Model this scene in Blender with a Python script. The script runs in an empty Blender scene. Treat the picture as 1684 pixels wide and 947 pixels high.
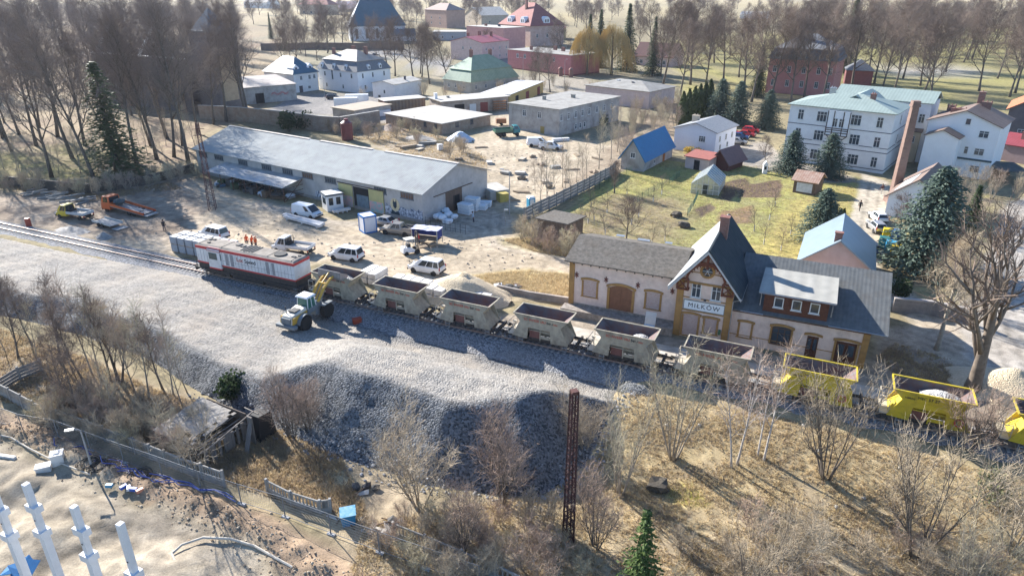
import bpy, math, random
from mathutils import Vector, Matrix
import numpy as np
R = math.radians
S = bpy.context.scene
COL = S.collection
# ---------------------------------------------------------------- camera
CAM_H, PITCH, FPX = 33.0, 23.9, 1122.0
cam = bpy.data.objects.new('camera', bpy.data.cameras.new('camera'))
cam.data.sensor_width = 36.0
cam.data.lens = 36.0 * FPX / 1684.0
cam.data.clip_start = 0.5
cam.data.clip_end = 8000
cam.location = (0, 0, CAM_H)
cam.rotation_euler = (R(90 - PITCH), 0, 0)
COL.objects.link(cam)
S.camera = cam
# ---------------------------------------------------------------- sky, sun, exposure
SUN_AZ, SUN_EL = 132.0, 27.5        # azimuth counter-clockwise from +X
wd = bpy.data.worlds.new('World')
S.world = wd
wd.use_nodes = True
wn = wd.node_tree.nodes
bg = wn['Background']
sky = wn.new('ShaderNodeTexSky')
sky.sky_type = 'NISHITA'
sky.sun_disc = False
sky.sun_elevation = R(SUN_EL)
sky.sun_rotation = R(90 - SUN_AZ)
sky.air_density = 1.0
sky.dust_density = 0.3
sky.ozone_density = 6.0
wd.node_tree.links.new(sky.outputs['Color'], bg.inputs['Color'])
bg.inputs['Strength'].default_value = 0.098
sun = bpy.data.objects.new('sun', bpy.data.lights.new('sun', 'SUN'))
sun.data.energy = 5.0
sun.data.angle = R(0.5)
sun.data.color = (1.0, 0.955, 0.89)
sd = Vector((math.cos(R(SUN_AZ)) * math.cos(R(SUN_EL)), math.sin(R(SUN_AZ)) * math.cos(R(SUN_EL)), math.sin(R(SUN_EL))))
sun.rotation_euler = sd.to_track_quat('Z', 'Y').to_euler()
sun.location = (-60, 100, 80)
COL.objects.link(sun)
S.view_settings.view_transform = 'Standard'
S.view_settings.look = 'None'
S.view_settings.gamma = 1
S.view_settings.exposure = 1.4
S.cycles.max_bounces = 5
S.cycles.diffuse_bounces = 3
S.cycles.glossy_bounces = 2
S.cycles.transmission_bounces = 3
S.cycles.volume_bounces = 0
S.cycles.transparent_max_bounces = 6
S.cycles.use_denoising = True
S.cycles.sample_clamp_indirect = 4
# ---------------------------------------------------------------- photo pixel -> ground
CT, ST = math.cos(R(PITCH)), math.sin(R(PITCH))
TA = R(-24.6)                                     # direction of the railway
TD, ND = (math.cos(TA), math.sin(TA)), (-math.sin(TA), math.cos(TA))
N0 = 56.28                                        # distance of the track centre line
def sstep(a, b, x):
 t = min(1, max(0, (x - a) / (b - a)))
 return t * t * (3 - 2 * t)
def tn(t, n):
 return (t * TD[0] + n * ND[0], t * TD[1] + n * ND[1])
def to_tn(x, y):
 return (x * TD[0] + y * TD[1], x * ND[0] + y * ND[1])
def terr(x, y):
 t, n = to_tn(x, y)
 return -1.5 * (1 - sstep(43, 51.5, n))
def G(px, py, z=0.0):
 u, v = px - 842, py - 473.5
 k = (CAM_H - z) / max(4.0, FPX * ST + v * CT)
 return (k * u, k * (FPX * CT - v * ST))
def GT(px, py):
 z = 0.0
 for _ in range(8):
  x, y = G(px, py, z)
  z = terr(x, y)
 return Vector((x, y, z))
def HT(px, py, top, z0=0.0):
 """height above z0 of something whose foot shows at (px, py) and whose top shows at row top"""
 x, y = G(px, py, z0)
 lo, hi = z0, 200.0
 for _ in range(50):
  m = (lo + hi) / 2
  dz = m - CAM_H
  row = 473.5 - FPX * (y * ST + dz * CT) / (y * CT - dz * ST)
  if row > top:
   lo = m
  else:
   hi = m
 return lo - z0
# ---------------------------------------------------------------- materials
MATS = {}
def _nm(name):
 m = bpy.data.materials.new(name)
 m.use_nodes = True
 nt = m.node_tree
 return m, nt, nt.nodes['Principled BSDF'], nt.nodes, nt.links
def _c(c):
 return (c[0], c[1], c[2], 1.0)
def M(name, c1, c2=None, scale=2.0, rough=0.8, bump=0.0, metal=0.0, pat=None, ps=(1, 1, 1), c3=None, patk=0.35, detail=4, spec=0.35, emit=None, dirt=0.0, trans=0.0):
 """noise-mixed colour, optional pattern: 'corr' (ribs along local x), 'corry', 'brick', 'tile', 'plank'"""
 if name in MATS:
  return MATS[name]
 m, nt, b, N, L = _nm(name)
 b.inputs['Roughness'].default_value = rough
 b.inputs['Metallic'].default_value = metal
 b.inputs['Specular IOR Level'].default_value = spec
 tc = N.new('ShaderNodeTexCoord')
 nz = N.new('ShaderNodeTexNoise')
 nz.inputs['Scale'].default_value = scale
 nz.inputs['Detail'].default_value = detail
 nz.inputs['Roughness'].default_value = 0.65
 L.new(tc.outputs['Object'], nz.inputs['Vector'])
 if c2 is None:
  c2 = tuple(min(1, v * 0.8) for v in c1)
 rp = N.new('ShaderNodeValToRGB')
 rp.color_ramp.elements[0].position = 0.32
 rp.color_ramp.elements[1].position = 0.68
 rp.color_ramp.elements[0].color = _c(c1)
 rp.color_ramp.elements[1].color = _c(c2)
 L.new(nz.outputs['Fac'], rp.inputs['Fac'])
 col = rp.outputs['Color']
 h = nz.outputs['Fac']
 if pat:
  if pat in ('corr', 'corry', 'plank', 'planky', 'plankz'):
   w = N.new('ShaderNodeTexWave')
   w.wave_type = 'BANDS'
   w.bands_direction = {'corr': 'X', 'plank': 'X', 'corry': 'Y', 'planky': 'Y', 'plankz': 'Z'}[pat]
   w.wave_profile = 'SIN' if pat.startswith('corr') else 'SAW'
   w.inputs['Scale'].default_value = ps[0]
   w.inputs['Distortion'].default_value = 0.0
   L.new(tc.outputs['Object'], w.inputs['Vector'])
   pf = w.outputs['Fac']
  else:
   w = N.new('ShaderNodeTexBrick')
   mp = N.new('ShaderNodeMapping')
   L.new(tc.outputs['Object'], mp.inputs['Vector'])
   if pat == 'brick':
    # vertical faces of any heading: u = x + y, v = z
    sp = N.new('ShaderNodeSeparateXYZ')
    L.new(tc.outputs['Object'], sp.inputs[0])
    ad = N.new('ShaderNodeMath')
    L.new(sp.outputs[0], ad.inputs[0])
    L.new(sp.outputs[1], ad.inputs[1])
    cb = N.new('ShaderNodeCombineXYZ')
    L.new(ad.outputs[0], cb.inputs[0])
    L.new(sp.outputs[2], cb.inputs[1])
    L.new(cb.outputs[0], mp.inputs['Vector'])
   L.new(mp.outputs[0], w.inputs['Vector'])
   w.inputs['Scale'].default_value = 1.0
   w.inputs['Brick Width'].default_value = ps[0]
   w.inputs['Row Height'].default_value = ps[1]
   w.inputs['Mortar Size'].default_value = ps[2]
   w.inputs['Color1'].default_value = (0.3, 0.3, 0.3, 1)
   w.inputs['Color2'].default_value = (1, 1, 1, 1)
   w.inputs['Mortar'].default_value = (0, 0, 0, 1)
   pf = w.outputs['Color']
  mx = N.new('ShaderNodeMix')
  mx.data_type = 'RGBA'
  mf = N.new('ShaderNodeMath')
  mf.operation = 'MULTIPLY'
  inv = N.new('ShaderNodeMath')
  inv.operation = 'SUBTRACT'
  inv.inputs[0].default_value = 1.0
  L.new(pf, inv.inputs[1])
  L.new(inv.outputs[0], mf.inputs[0])
  mf.inputs[1].default_value = patk
  L.new(mf.outputs[0], mx.inputs[0])
  L.new(col, mx.inputs[6])
  mx.inputs[7].default_value = _c(c3 if c3 else tuple(v * 0.45 for v in c1))
  col = mx.outputs[2]
  h = pf
 if dirt > 0:
  n2 = N.new('ShaderNodeTexNoise')
  n2.inputs['Scale'].default_value = 0.55
  n2.inputs['Detail'].default_value = 8
  n2.inputs['Roughness'].default_value = 0.7
  L.new(tc.outputs['Object'], n2.inputs['Vector'])
  r2 = N.new('ShaderNodeValToRGB')
  r2.color_ramp.elements[0].position = 0.48
  r2.color_ramp.elements[1].position = 0.72
  r2.color_ramp.elements[0].color = (0, 0, 0, 1)
  r2.color_ramp.elements[1].color = (dirt, dirt, dirt, 1)
  L.new(n2.outputs['Fac'], r2.inputs['Fac'])
  m2 = N.new('ShaderNodeMix')
  m2.data_type = 'RGBA'
  L.new(r2.outputs['Color'], m2.inputs[0])
  L.new(col, m2.inputs[6])
  m2.inputs[7].default_value = (0.13, 0.105, 0.08, 1)
  col = m2.outputs[2]
 L.new(col, b.inputs['Base Color'])
 if bump > 0:
  bp = N.new('ShaderNodeBump')
  bp.inputs['Strength'].default_value = min(1, bump)
  bp.inputs['Distance'].default_value = 0.06
  L.new(h, bp.inputs['Height'])
  L.new(bp.outputs[0], b.inputs['Normal'])
 if trans > 0:
  tr = N.new('ShaderNodeBsdfTranslucent')
  L.new(col, tr.inputs['Color'])
  ms = N.new('ShaderNodeMixShader')
  ms.inputs[0].default_value = trans
  L.new(b.outputs[0], ms.inputs[1])
  L.new(tr.outputs[0], ms.inputs[2])
  L.new(ms.outputs[0], N['Material Output'].inputs['Surface'])
 if emit:
  b.inputs['Emission Color'].default_value = _c(c1)
  b.inputs['Emission Strength'].default_value = emit
 MATS[name] = m
 return m
def glass_mat(name, c=(0.03, 0.04, 0.05), rough=0.08):
 if name in MATS:
  return MATS[name]
 m, nt, b, N, L = _nm(name)
 tc = N.new('ShaderNodeTexCoord')
 nz = N.new('ShaderNodeTexNoise')
 nz.inputs['Scale'].default_value = 1.3
 L.new(tc.outputs['Object'], nz.inputs['Vector'])
 rp = N.new('ShaderNodeValToRGB')
 rp.color_ramp.elements[0].color = _c(c)
 rp.color_ramp.elements[1].color = _c(tuple(v * 2.4 for v in c))
 L.new(nz.outputs['Fac'], rp.inputs['Fac'])
 L.new(rp.outputs['Color'], b.inputs['Base Color'])
 b.inputs['Roughness'].default_value = rough
 b.inputs['Specular IOR Level'].default_value = 0.6
 MATS[name] = m
 return m
# ---------------------------------------------------------------- mesh building
class MB:
 def __init__(s):
  s.v, s.f, s.m, s.k = [], [], [], 0
 def mat(s, k):
  s.k = k
  return s
 def face(s, pts):
  i = len(s.v)
  s.v += [tuple(p) for p in pts]
  s.f.append(tuple(range(i, i + len(pts))))
  s.m.append(s.k)
  return s
 def box(s, x0, x1, y0, y1, z0, z1, rz=0.0, c=None):
  p = [(x0, y0, z0), (x1, y0, z0), (x1, y1, z0), (x0, y1, z0), (x0, y0, z1), (x1, y0, z1), (x1, y1, z1), (x0, y1, z1)]
  if rz:
   cx, cy = c if c else ((x0 + x1) / 2, (y0 + y1) / 2)
   ca, sa = math.cos(rz), math.sin(rz)
   p = [(cx + (a - cx) * ca - (b - cy) * sa, cy + (a - cx) * sa + (b - cy) * ca, z) for a, b, z in p]
  i = len(s.v)
  s.v += p
  for q in ((0, 3, 2, 1), (4, 5, 6, 7), (0, 1, 5, 4), (1, 2, 6, 5), (2, 3, 7, 6), (3, 0, 4, 7)):
   s.f.append(tuple(i + a for a in q))
   s.m.append(s.k)
  return s
 def hull8(s, a, b):
  """two quads a (bottom) and b (top), joined"""
  i = len(s.v)
  s.v += [tuple(p) for p in a] + [tuple(p) for p in b]
  n = len(a)
  s.f.append(tuple(i + k for k in reversed(range(n))))
  s.f.append(tuple(i + n + k for k in range(n)))
  s.m += [s.k, s.k]
  for k in range(n):
   s.f.append((i + k, i + (k + 1) % n, i + n + (k + 1) % n, i + n + k))
   s.m.append(s.k)
  return s
 def prism(s, poly, z0, z1):
  return s.hull8([(x, y, z0) for x, y in poly], [(x, y, z1) for x, y in poly])
 def ext_y(s, prof, y0, y1):
  """profile in x-z extruded along y"""
  return s.hull8([(x, y0, z) for x, z in prof], [(x, y1, z) for x, z in prof])
 def ext_x(s, prof, x0, x1):
  """profile in y-z extruded along x"""
  return s.hull8([(x0, y, z) for y, z in prof], [(x1, y, z) for y, z in prof])
 def slab(s, quad, th):
  q = [Vector(p) for p in quad]
  n = (q[1] - q[0]).cross(q[2] - q[0]).normalized() * th
  return s.hull8([p - n for p in q], q)
 def tube(s, p0, p1, r0, r1=None, n=6, cap=True):
  r1 = r0 if r1 is None else r1
  p0, p1 = Vector(p0), Vector(p1)
  d = (p1 - p0)
  if d.length < 1e-6:
   return s
  d.normalize()
  a = d.orthogonal().normalized()
  b = d.cross(a)
  i = len(s.v)
  for p, r in ((p0, r0), (p1, r1)):
   for k in range(n):
    t = 2 * math.pi * k / n
    s.v.append(tuple(p + a * (r * math.cos(t)) + b * (r * math.sin(t))))
  for k in range(n):
   s.f.append((i + k, i + (k + 1) % n, i + n + (k + 1) % n, i + n + k))
   s.m.append(s.k)
  if cap:
   s.f.append(tuple(i + k for k in reversed(range(n))))
   s.f.append(tuple(i + n + k for k in range(n)))
   s.m += [s.k, s.k]
  return s
 def path(s, pts, rs, n=6):
  """continuous tube along points"""
  pts = [Vector(p) for p in pts]
  i0 = len(s.v)
  prev = None
  for j, p in enumerate(pts):
   d = (pts[min(j + 1, len(pts) - 1)] - pts[max(j - 1, 0)]).normalized()
   if prev is None:
    a = d.orthogonal().normalized()
   else:
    a = (prev - d * prev.dot(d)).normalized()
   prev = a
   b = d.cross(a)
   r = rs[j] if isinstance(rs, (list, tuple)) else rs
   for k in range(n):
    t = 2 * math.pi * k / n
    s.v.append(tuple(p + a * (r * math.cos(t)) + b * (r * math.sin(t))))
  for j in range(len(pts) - 1):
   for k in range(n):
    a0 = i0 + j * n
    s.f.append((a0 + k, a0 + (k + 1) % n, a0 + n + (k + 1) % n, a0 + n + k))
    s.m.append(s.k)
  s.f.append(tuple(i0 + k for k in reversed(range(n))))
  s.f.append(tuple(i0 + (len(pts) - 1) * n + k for k in range(n)))
  s.m += [s.k, s.k]
  return s
 def lathe(s, prof, n=12, c=(0, 0, 0)):
  i = len(s.v)
  for r, z in prof:
   for k in range(n):
    t = 2 * math.pi * k / n
    s.v.append((c[0] + r * math.cos(t), c[1] + r * math.sin(t), c[2] + z))
  for j in range(len(prof) - 1):
   for k in range(n):
    s.f.append((i + j * n + k, i + j * n + (k + 1) % n, i + (j + 1) * n + (k + 1) % n, i + (j + 1) * n + k))
    s.m.append(s.k)
  s.f.append(tuple(i + k for k in reversed(range(n))))
  s.f.append(tuple(i + (len(prof) - 1) * n + k for k in range(n)))
  s.m += [s.k, s.k]
  return s
 def blob(s, c, r, rnd, n=1, jit=0.25, flat=1.0):
  """lumpy ball"""
  import bmesh
  bm = bmesh.new()
  bmesh.ops.create_icosphere(bm, subdivisions=n, radius=1.0)
  i = len(s.v)
  for v in bm.verts:
   k = 1 + rnd.uniform(-jit, jit)
   s.v.append((c[0] + v.co.x * r[0] * k, c[1] + v.co.y * r[1] * k, c[2] + v.co.z * r[2] * k * flat))
  for f in bm.faces:
   s.f.append(tuple(i + v.index for v in f.verts))
   s.m.append(s.k)
  bm.free()
  return s
 def mesh(s, name, mats, smooth=False):
  me = bpy.data.meshes.new(name)
  me.from_pydata(s.v, [], s.f)
  if not isinstance(mats, (list, tuple)):
   mats = [mats]
  for m in mats:
   me.materials.append(m)
  if len(mats) > 1:
   me.polygons.foreach_set('material_index', s.m)
  if smooth:
   me.polygons.foreach_set('use_smooth', [True] * len(me.polygons))
  me.update()
  return me
 def build(s, name, mats, parent=None, loc=(0, 0, 0), rz=0.0, smooth=False, bevel=0.0, label=None):
  o = bpy.data.objects.new(name, s.mesh(name, mats, smooth))
  return put(o, parent, loc, rz, bevel, label)
def put(o, parent=None, loc=(0, 0, 0), rz=0.0, bevel=0.0, label=None):
 COL.objects.link(o)
 o.location = loc
 o.rotation_euler = (0, 0, rz)
 if parent is not None:
  o.parent = parent
 if bevel:
  bv = o.modifiers.new('edge', 'BEVEL')
  bv.width = bevel
  bv.segments = 2
  bv.limit_method = 'ANGLE'
 if label:
  o['label'] = label
 return o
def inst(name, mesh, parent=None, loc=(0, 0, 0), rz=0.0, bevel=0.0):
 return put(bpy.data.objects.new(name, mesh), parent, loc, rz, bevel)
def tag(o, label, cat, group=None, kind=None):
 o['label'] = label
 o['category'] = cat
 if group:
  o['group'] = group
 if kind:
  o['kind'] = kind
 return o
def thing(name, label, cat, loc=(0, 0, 0), rz=0.0, group=None):
 o = bpy.data.objects.new(name, None)
 o.empty_display_size = 0.2
 put(o, None, loc, rz)
 return tag(o, label, cat, group)
KIDS = {}
def copy_tree(src, loc, rz, label=None, group=None, scale=None):
 def rec(o, par):
  c = o.copy()
  COL.objects.link(c)
  if par is not None:
   c.parent = par
  for k in o.children:
   rec(k, c)
  return c
 r = rec(src, None)
 r.location = loc
 r.rotation_euler = (0, 0, rz)
 if scale:
  r.scale = (scale, scale, scale) if not isinstance(scale, tuple) else scale
 if label:
  r['label'] = label
 if group:
  r['group'] = group
 return r
def text_mesh(body, size, depth=0.01, name='lettering', space=1.0):
 cu = bpy.data.curves.new(name, 'FONT')
 cu.body = body
 cu.size = size
 cu.extrude = depth
 cu.align_x = 'CENTER'
 cu.align_y = 'CENTER'
 cu.space_character = space
 to = bpy.data.objects.new(name, cu)
 COL.objects.link(to)
 dg = bpy.context.evaluated_depsgraph_get()
 me = bpy.data.meshes.new_from_object(to.evaluated_get(dg))
 bpy.data.objects.remove(to)
 bpy.data.curves.remove(cu)
 return me
def letter(body, size, mat, parent, loc, rz=0.0, tilt=90.0, depth=0.012, space=1.0):
 me = text_mesh(body, size, depth, space=space)
 me.materials.clear()
 me.materials.append(mat)
 o = bpy.data.objects.new('lettering', me)
 COL.objects.link(o)
 o.parent = parent
 o.location = loc
 o.rotation_euler = (R(tilt), 0, rz)
 return o
# ---------------------------------------------------------------- numpy noise for terrain and colour fields
def _hash(ix, iy, seed):
 h = (ix.astype(np.int64) * 374761393 + iy.astype(np.int64) * 668265263 + seed * 974634533) & 0xFFFFFFFF
 h = ((h ^ (h >> 13)) * 1274126177) & 0xFFFFFFFF
 return ((h ^ (h >> 16)) & 0xFFFF) / 65535.0
def vnoise(x, y, s, seed=0):
 x, y = np.asarray(x) / s, np.asarray(y) / s
 ix, iy = np.floor(x), np.floor(y)
 fx, fy = x - ix, y - iy
 fx, fy = fx * fx * (3 - 2 * fx), fy * fy * (3 - 2 * fy)
 a, b = _hash(ix, iy, seed), _hash(ix + 1, iy, seed)
 c, d = _hash(ix, iy + 1, seed), _hash(ix + 1, iy + 1, seed)
 return (a * (1 - fx) + b * fx) * (1 - fy) + (c * (1 - fx) + d * fx) * fy
def fbm(x, y, s, seed=0, o=4):
 t, a, n = 0, 0.5, 0
 for k in range(o):
  t = t + a * vnoise(x, y, s / 2 ** k, seed + k * 17)
  n += a
  a *= 0.5
 return t / n
def inpoly(x, y, poly):
 r = np.zeros(x.shape, bool)
 j = len(poly) - 1
 for i in range(len(poly)):
  (xi, yi), (xj, yj) = poly[i], poly[j]
  with np.errstate(divide='ignore', invalid='ignore'):
   c = ((yi > y) != (yj > y)) & (x < (xj - xi) * (y - yi) / (yj - yi + 1e-12) + xi)
  r ^= c
  j = i
 return r
def dseg(x, y, pts):
 d = np.full(x.shape, 1e9)
 for (ax, ay), (bx, by) in zip(pts[:-1], pts[1:]):
  vx, vy = bx - ax, by - ay
  t = np.clip(((x - ax) * vx + (y - ay) * vy) / (vx * vx + vy * vy + 1e-9), 0, 1)
  d = np.minimum(d, np.hypot(x - ax - t * vx, y - ay - t * vy))
 return d
def grid_mesh(name, xs, ys, zf, mat, colf=None, keep=None):
 X, Y = np.meshgrid(xs, ys)
 Z = zf(X, Y)
 ny, nx = X.shape
 co = np.stack([X, Y, Z], -1).reshape(-1, 3)
 idx = np.arange(ny * nx).reshape(ny, nx)
 q = np.stack([idx[:-1, :-1], idx[:-1, 1:], idx[1:, 1:], idx[1:, :-1]], -1).reshape(-1, 4)
 if keep is not None:
  kp = keep(X, Y)
  kq = kp[:-1, :-1] | kp[:-1, 1:] | kp[1:, 1:] | kp[1:, :-1]
  q = q[kq.reshape(-1)]
 me = bpy.data.meshes.new(name)
 me.vertices.add(len(co))
 me.vertices.foreach_set('co', co.ravel())
 me.loops.add(q.size)
 me.loops.foreach_set('vertex_index', q.ravel().astype(np.int32))
 me.polygons.add(len(q))
 me.polygons.foreach_set('loop_start', np.arange(0, q.size, 4, dtype=np.int32))
 me.polygons.foreach_set('use_smooth', np.ones(len(q), bool))
 me.update(calc_edges=True)
 if colf is not None:
  c = colf(X, Y).reshape(-1, 3)
  at = me.color_attributes.new('col', 'FLOAT_COLOR', 'POINT')
  at.data.foreach_set('color', np.concatenate([c, np.ones((len(c), 1))], 1).astype(np.float32).ravel())
 me.materials.append(mat)
 return me
# ================================================================ GROUND
def PX(pts, z=None):
 return [tuple(GT(a, b)[:2]) if z is None else G(a, b, z) for a, b in pts]
def terr_np(X, Y):
 n = X * ND[0] + Y * ND[1]
 s = np.clip((n - 43) / 8.5, 0, 1)
 s = s * s * (3 - 2 * s)
 return -1.5 * (1 - s)
ZONES = [  # outline, colour a, colour b, noise size, edge softness
 ([(-900, 40), (2600, 40), (2600, -12), (-900, -12)], (.40, .32, .17), (.30, .25, .15), 60, 5),
 ([(430, 60), (700, 90), (960, 90), (1130, 120), (1130, 190), (900, 260), (640, 235), (430, 190)], (.30, .25, .16), (.22, .20, .13), 6, 2),
 ([(-500, 345), (0, 300), (110, 300), (200, 292), (330, 262), (345, 215), (430, 190), (470, 150), (450, 70), (380, 10), (-300, 10)], (.20, .14, .095), (.33, .255, .155), 3, 2),
 ([(-20, 262), (0, 250), (90, 262), (160, 282), (120, 300), (0, 288)], (.36, .31, .11), (.24, .19, .10), 3, 2),
 ([(60, 240), (130, 235), (200, 255), (140, 280)], (.30, .26, .10), (.2, .15, .09), 3, 2),
 ([(1130, 175), (1280, 150), (1380, 160), (1800, 200), (1800, 58), (1380, 45), (1100, 70)], (.31, .28, .10), (.22, .19, .10), 7, 2),
 ([(1390, 110), (1700, 122), (1700, 128), (1390, 116)], (.42, .39, .33), (.38, .35, .3), 4, .5),
 ([(700, 110), (760, 105), (850, 130), (960, 128), (1000, 150), (930, 150), (840, 160), (740, 130)], (.33, .29, .23), (.27, .24, .19), 4, 1),
 ([(640, 80), (690, 88), (760, 110), (720, 112), (600, 92), (560, 84)], (.26, .25, .24), (.22, .21, .2), 4, .6),
 ([(820, 95), (850, 90), (835, 130), (810, 120)], (.26, .25, .24), (.22, .21, .2), 4, .6),
 ([(425, 190), (500, 148), (620, 155), (690, 170), (640, 205), (540, 190)], (.27, .25, .23), (.2, .19, .18), 4, .8),
 ([(-200, 345), (0, 330), (60, 318), (180, 308), (270, 285), (345, 300), (420, 330), (560, 365), (700, 372), (790, 330), (835, 350), (860, 395), (960, 425), (960, 500), (720, 480), (560, 438), (420, 420), (330, 412), (255, 425), (160, 398), (0, 366), (-200, 340)], (.48, .39, .28), (.37, .30, .21), 4, 1.2),
 ([(-200, 345), (0, 318), (150, 308), (290, 282), (345, 345), (290, 395), (220, 396), (0, 366), (-200, 340)], (.19, .14, .10), (.38, .30, .22), 3.2, 2),
 ([(420, 325), (560, 362), (700, 372), (800, 335), (840, 360), (830, 382), (700, 385), (560, 372), (430, 345)], (.34, .29, .225), (.42, .35, .27), 4, 1),
 ([(800, 365), (850, 395), (955, 425), (955, 436), (880, 424), (800, 404)], (.50, .42, .32), (.43, .36, .27), 4, 1),
 ([(820, 392), (880, 388), (945, 400), (945, 424), (880, 412), (830, 404)], (.40, .34, .16), (.30, .25, .15), 2, 1),
 ([(730, 462), (800, 448), (870, 442), (940, 452), (940, 490), (850, 478), (780, 466)], (.46, .36, .17), (.36, .29, .17), 2, .8),
 ([(600, 240), (700, 232), (790, 226), (815, 185), (840, 150), (872, 190), (930, 228), (1020, 238), (995, 290), (880, 350), (835, 345), (800, 330), (790, 280)], (.48, .395, .285), (.35, .285, .20), 3, 1.5),
 ([(560, 215), (640, 205), (730, 225), (800, 262), (800, 300), (700, 262)], (.36, .29, .2), (.26, .21, .15), 3, 1.5),
 ([(1010, 235), (1060, 190), (1120, 185), (1110, 250), (1000, 290), (905, 330)], (.34, .27, .19), (.26, .2, .14), 3, 1.2),
 ([(870, 400), (1000, 292), (1060, 262), (1130, 268), (1290, 272), (1418, 292), (1400, 372), (1340, 430), (1240, 450), (1100, 425), (960, 410)], (.33, .31, .10), (.25, .23, .10), 3.5, .8),
 ([(890, 385), (1000, 320), (1120, 330), (1150, 360), (1080, 405), (960, 400)], (.30, .25, .13), (.21, .165, .10), 2.5, 1.5),
 ([(1030, 283), (1130, 282), (1140, 300), (1050, 312)], (.33, .30, .10), (.27, .24, .08), 2.5, .8),
 ([(1300, 330), (1410, 300), (1392, 372), (1330, 425), (1235, 420)], (.40, .33, .11), (.31, .26, .10), 3, 1),
 ([(1190, 300), (1228, 293), (1233, 302), (1200, 332), (1182, 325)], (.085, .06, .045), (.12, .085, .06), 1, .3),
 ([(1222, 304), (1286, 296), (1284, 325), (1213, 326)], (.15, .10, .07), (.11, .075, .055), 1, .3),
 ([(1140, 344), (1166, 334), (1178, 343), (1152, 358)], (.10, .075, .055), (.14, .10, .07), 1, .3),
 ([(1185, 348), (1240, 338), (1236, 366), (1178, 372)], (.26, .17, .09), (.18, .125, .08), 1, .4),
 ([(1195, 242), (1262, 232), (1290, 262), (1400, 289), (1420, 300), (1360, 300), (1200, 268)], (.33, .29, .24), (.28, .25, .21), 4, .6),
 ([(1418, 285), (1462, 300), (1456, 395), (1450, 440), (1530, 500), (1620, 565), (1500, 530), (1440, 480), (1400, 455), (1380, 425)], (.46, .40, .31), (.40, .35, .275), 3, .4),
 ([(1462, 380), (1500, 400), (1560, 500), (1600, 560), (1530, 505), (1455, 445)], (.27, .20, .13), (.34, .28, .14), 2, .6),
 ([(1455, 545), (1530, 520), (1600, 560), (1684, 600), (1900, 640), (1900, 760), (1684, 690), (1600, 620), (1550, 595), (1440, 580)], (.47, .40, .30), (.38, .31, .23), 4, .8),
 ([(1660, 330), (1720, 320), (1900, 640), (1700, 640), (1590, 590), (1570, 530), (1610, 440)], (.42, .38, .33), (.36, .32, .27), 4, .6),
 ([(1480, 290), (1640, 300), (1640, 400), (1560, 420), (1480, 380)], (.24, .19, .13), (.32, .29, .12), 3, 1),
 ([(1410, 590), (1470, 560), (1600, 610), (1684, 680), (1800, 720), (1800, 745), (1600, 680), (1400, 640)], (.25, .20, .15), (.33, .27, .2), 3, 1),
 ([(640, 508), (800, 520), (935, 505), (1110, 555), (1420, 612), (1700, 690), (1700, 730), (1300, 640), (1000, 585)], (.36, .30, .23), (.27, .225, .175), 2.5, .5),
 ([(-300, 500), (150, 590), (260, 640), (420, 685), (560, 745), (700, 800), (780, 860), (600, 880), (480, 830), (350, 780), (180, 710), (0, 650), (-300, 560)], (.42, .335, .225), (.27, .215, .15), 2.2, 1),
 ([(1000, 640), (1090, 632), (1300, 682), (1500, 728), (1684, 782), (2000, 850), (2000, 1100), (480, 1100), (560, 880), (780, 825), (900, 800), (960, 770)], (.46, .36, .20), (.32, .25, .155), 2.0, .8),
 ([(560, 850), (900, 815), (960, 900), (1250, 860), (1684, 890), (1684, 1100), (560, 1100)], (.42, .335, .215), (.30, .24, .16), 2.0, 1.5),
 ([(1085, 795), (1130, 790), (1168, 826), (1100, 822)], (.38, .33, .05), (.33, .27, .1), .8, .5),
 ([(400, 720), (520, 745), (600, 790), (590, 850), (520, 820), (420, 780)], (.42, .34, .20), (.30, .24, .15), 1.6, .8),
 ([(-300, 660), (0, 668), (120, 720), (270, 780), (420, 835), (620, 940), (700, 1010), (520, 1010), (430, 905), (300, 848), (130, 770), (0, 715), (-300, 700)], (.37, .265, .175), (.26, .19, .13), 1.2, .5),
 ([(-300, 700), (0, 722), (60, 752), (130, 790), (300, 850), (430, 910), (520, 980), (560, 1100), (-300, 1100)], (.38, .32, .235), (.28, .235, .175), 2.0, .7),
 ([(200, 820), (300, 860), (380, 900), (420, 947), (250, 947)], (.34, .285, .215), (.41, .35, .265), 1.5, 1),
 ([(100, 740), (160, 760), (190, 800), (120, 800), (60, 770)], (.42, .355, .26), (.35, .295, .22), 1, 1),
]
TRACKS = [[(960, 434), (880, 424), (800, 410), (720, 402), (620, 400), (500, 372), (400, 345), (300, 318)],
          [(960, 430), (890, 420), (830, 400), (812, 375), (818, 345), (830, 310), (845, 270), (840, 235)],
          [(740, 440), (650, 415), (560, 392), (440, 372), (340, 358), (240, 345), (120, 335)],
          [(820, 398), (790, 372), (760, 362)], [(835, 330), (870, 285), (900, 255), (960, 240)], [(830, 280), (800, 240), (830, 205), (845, 175)],
          [(1440, 300), (1430, 350), (1420, 410), (1450, 450)], [(1480, 548), (1550, 568), (1640, 605), (1720, 640)], [(1660, 350), (1650, 440), (1640, 540), (1680, 620)],
          [(-20, 790), (120, 830), (260, 880), (400, 960)], [(60, 740), (200, 800), (330, 850), (460, 925)], [(100, 900), (200, 870), (300, 900)]]
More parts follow.
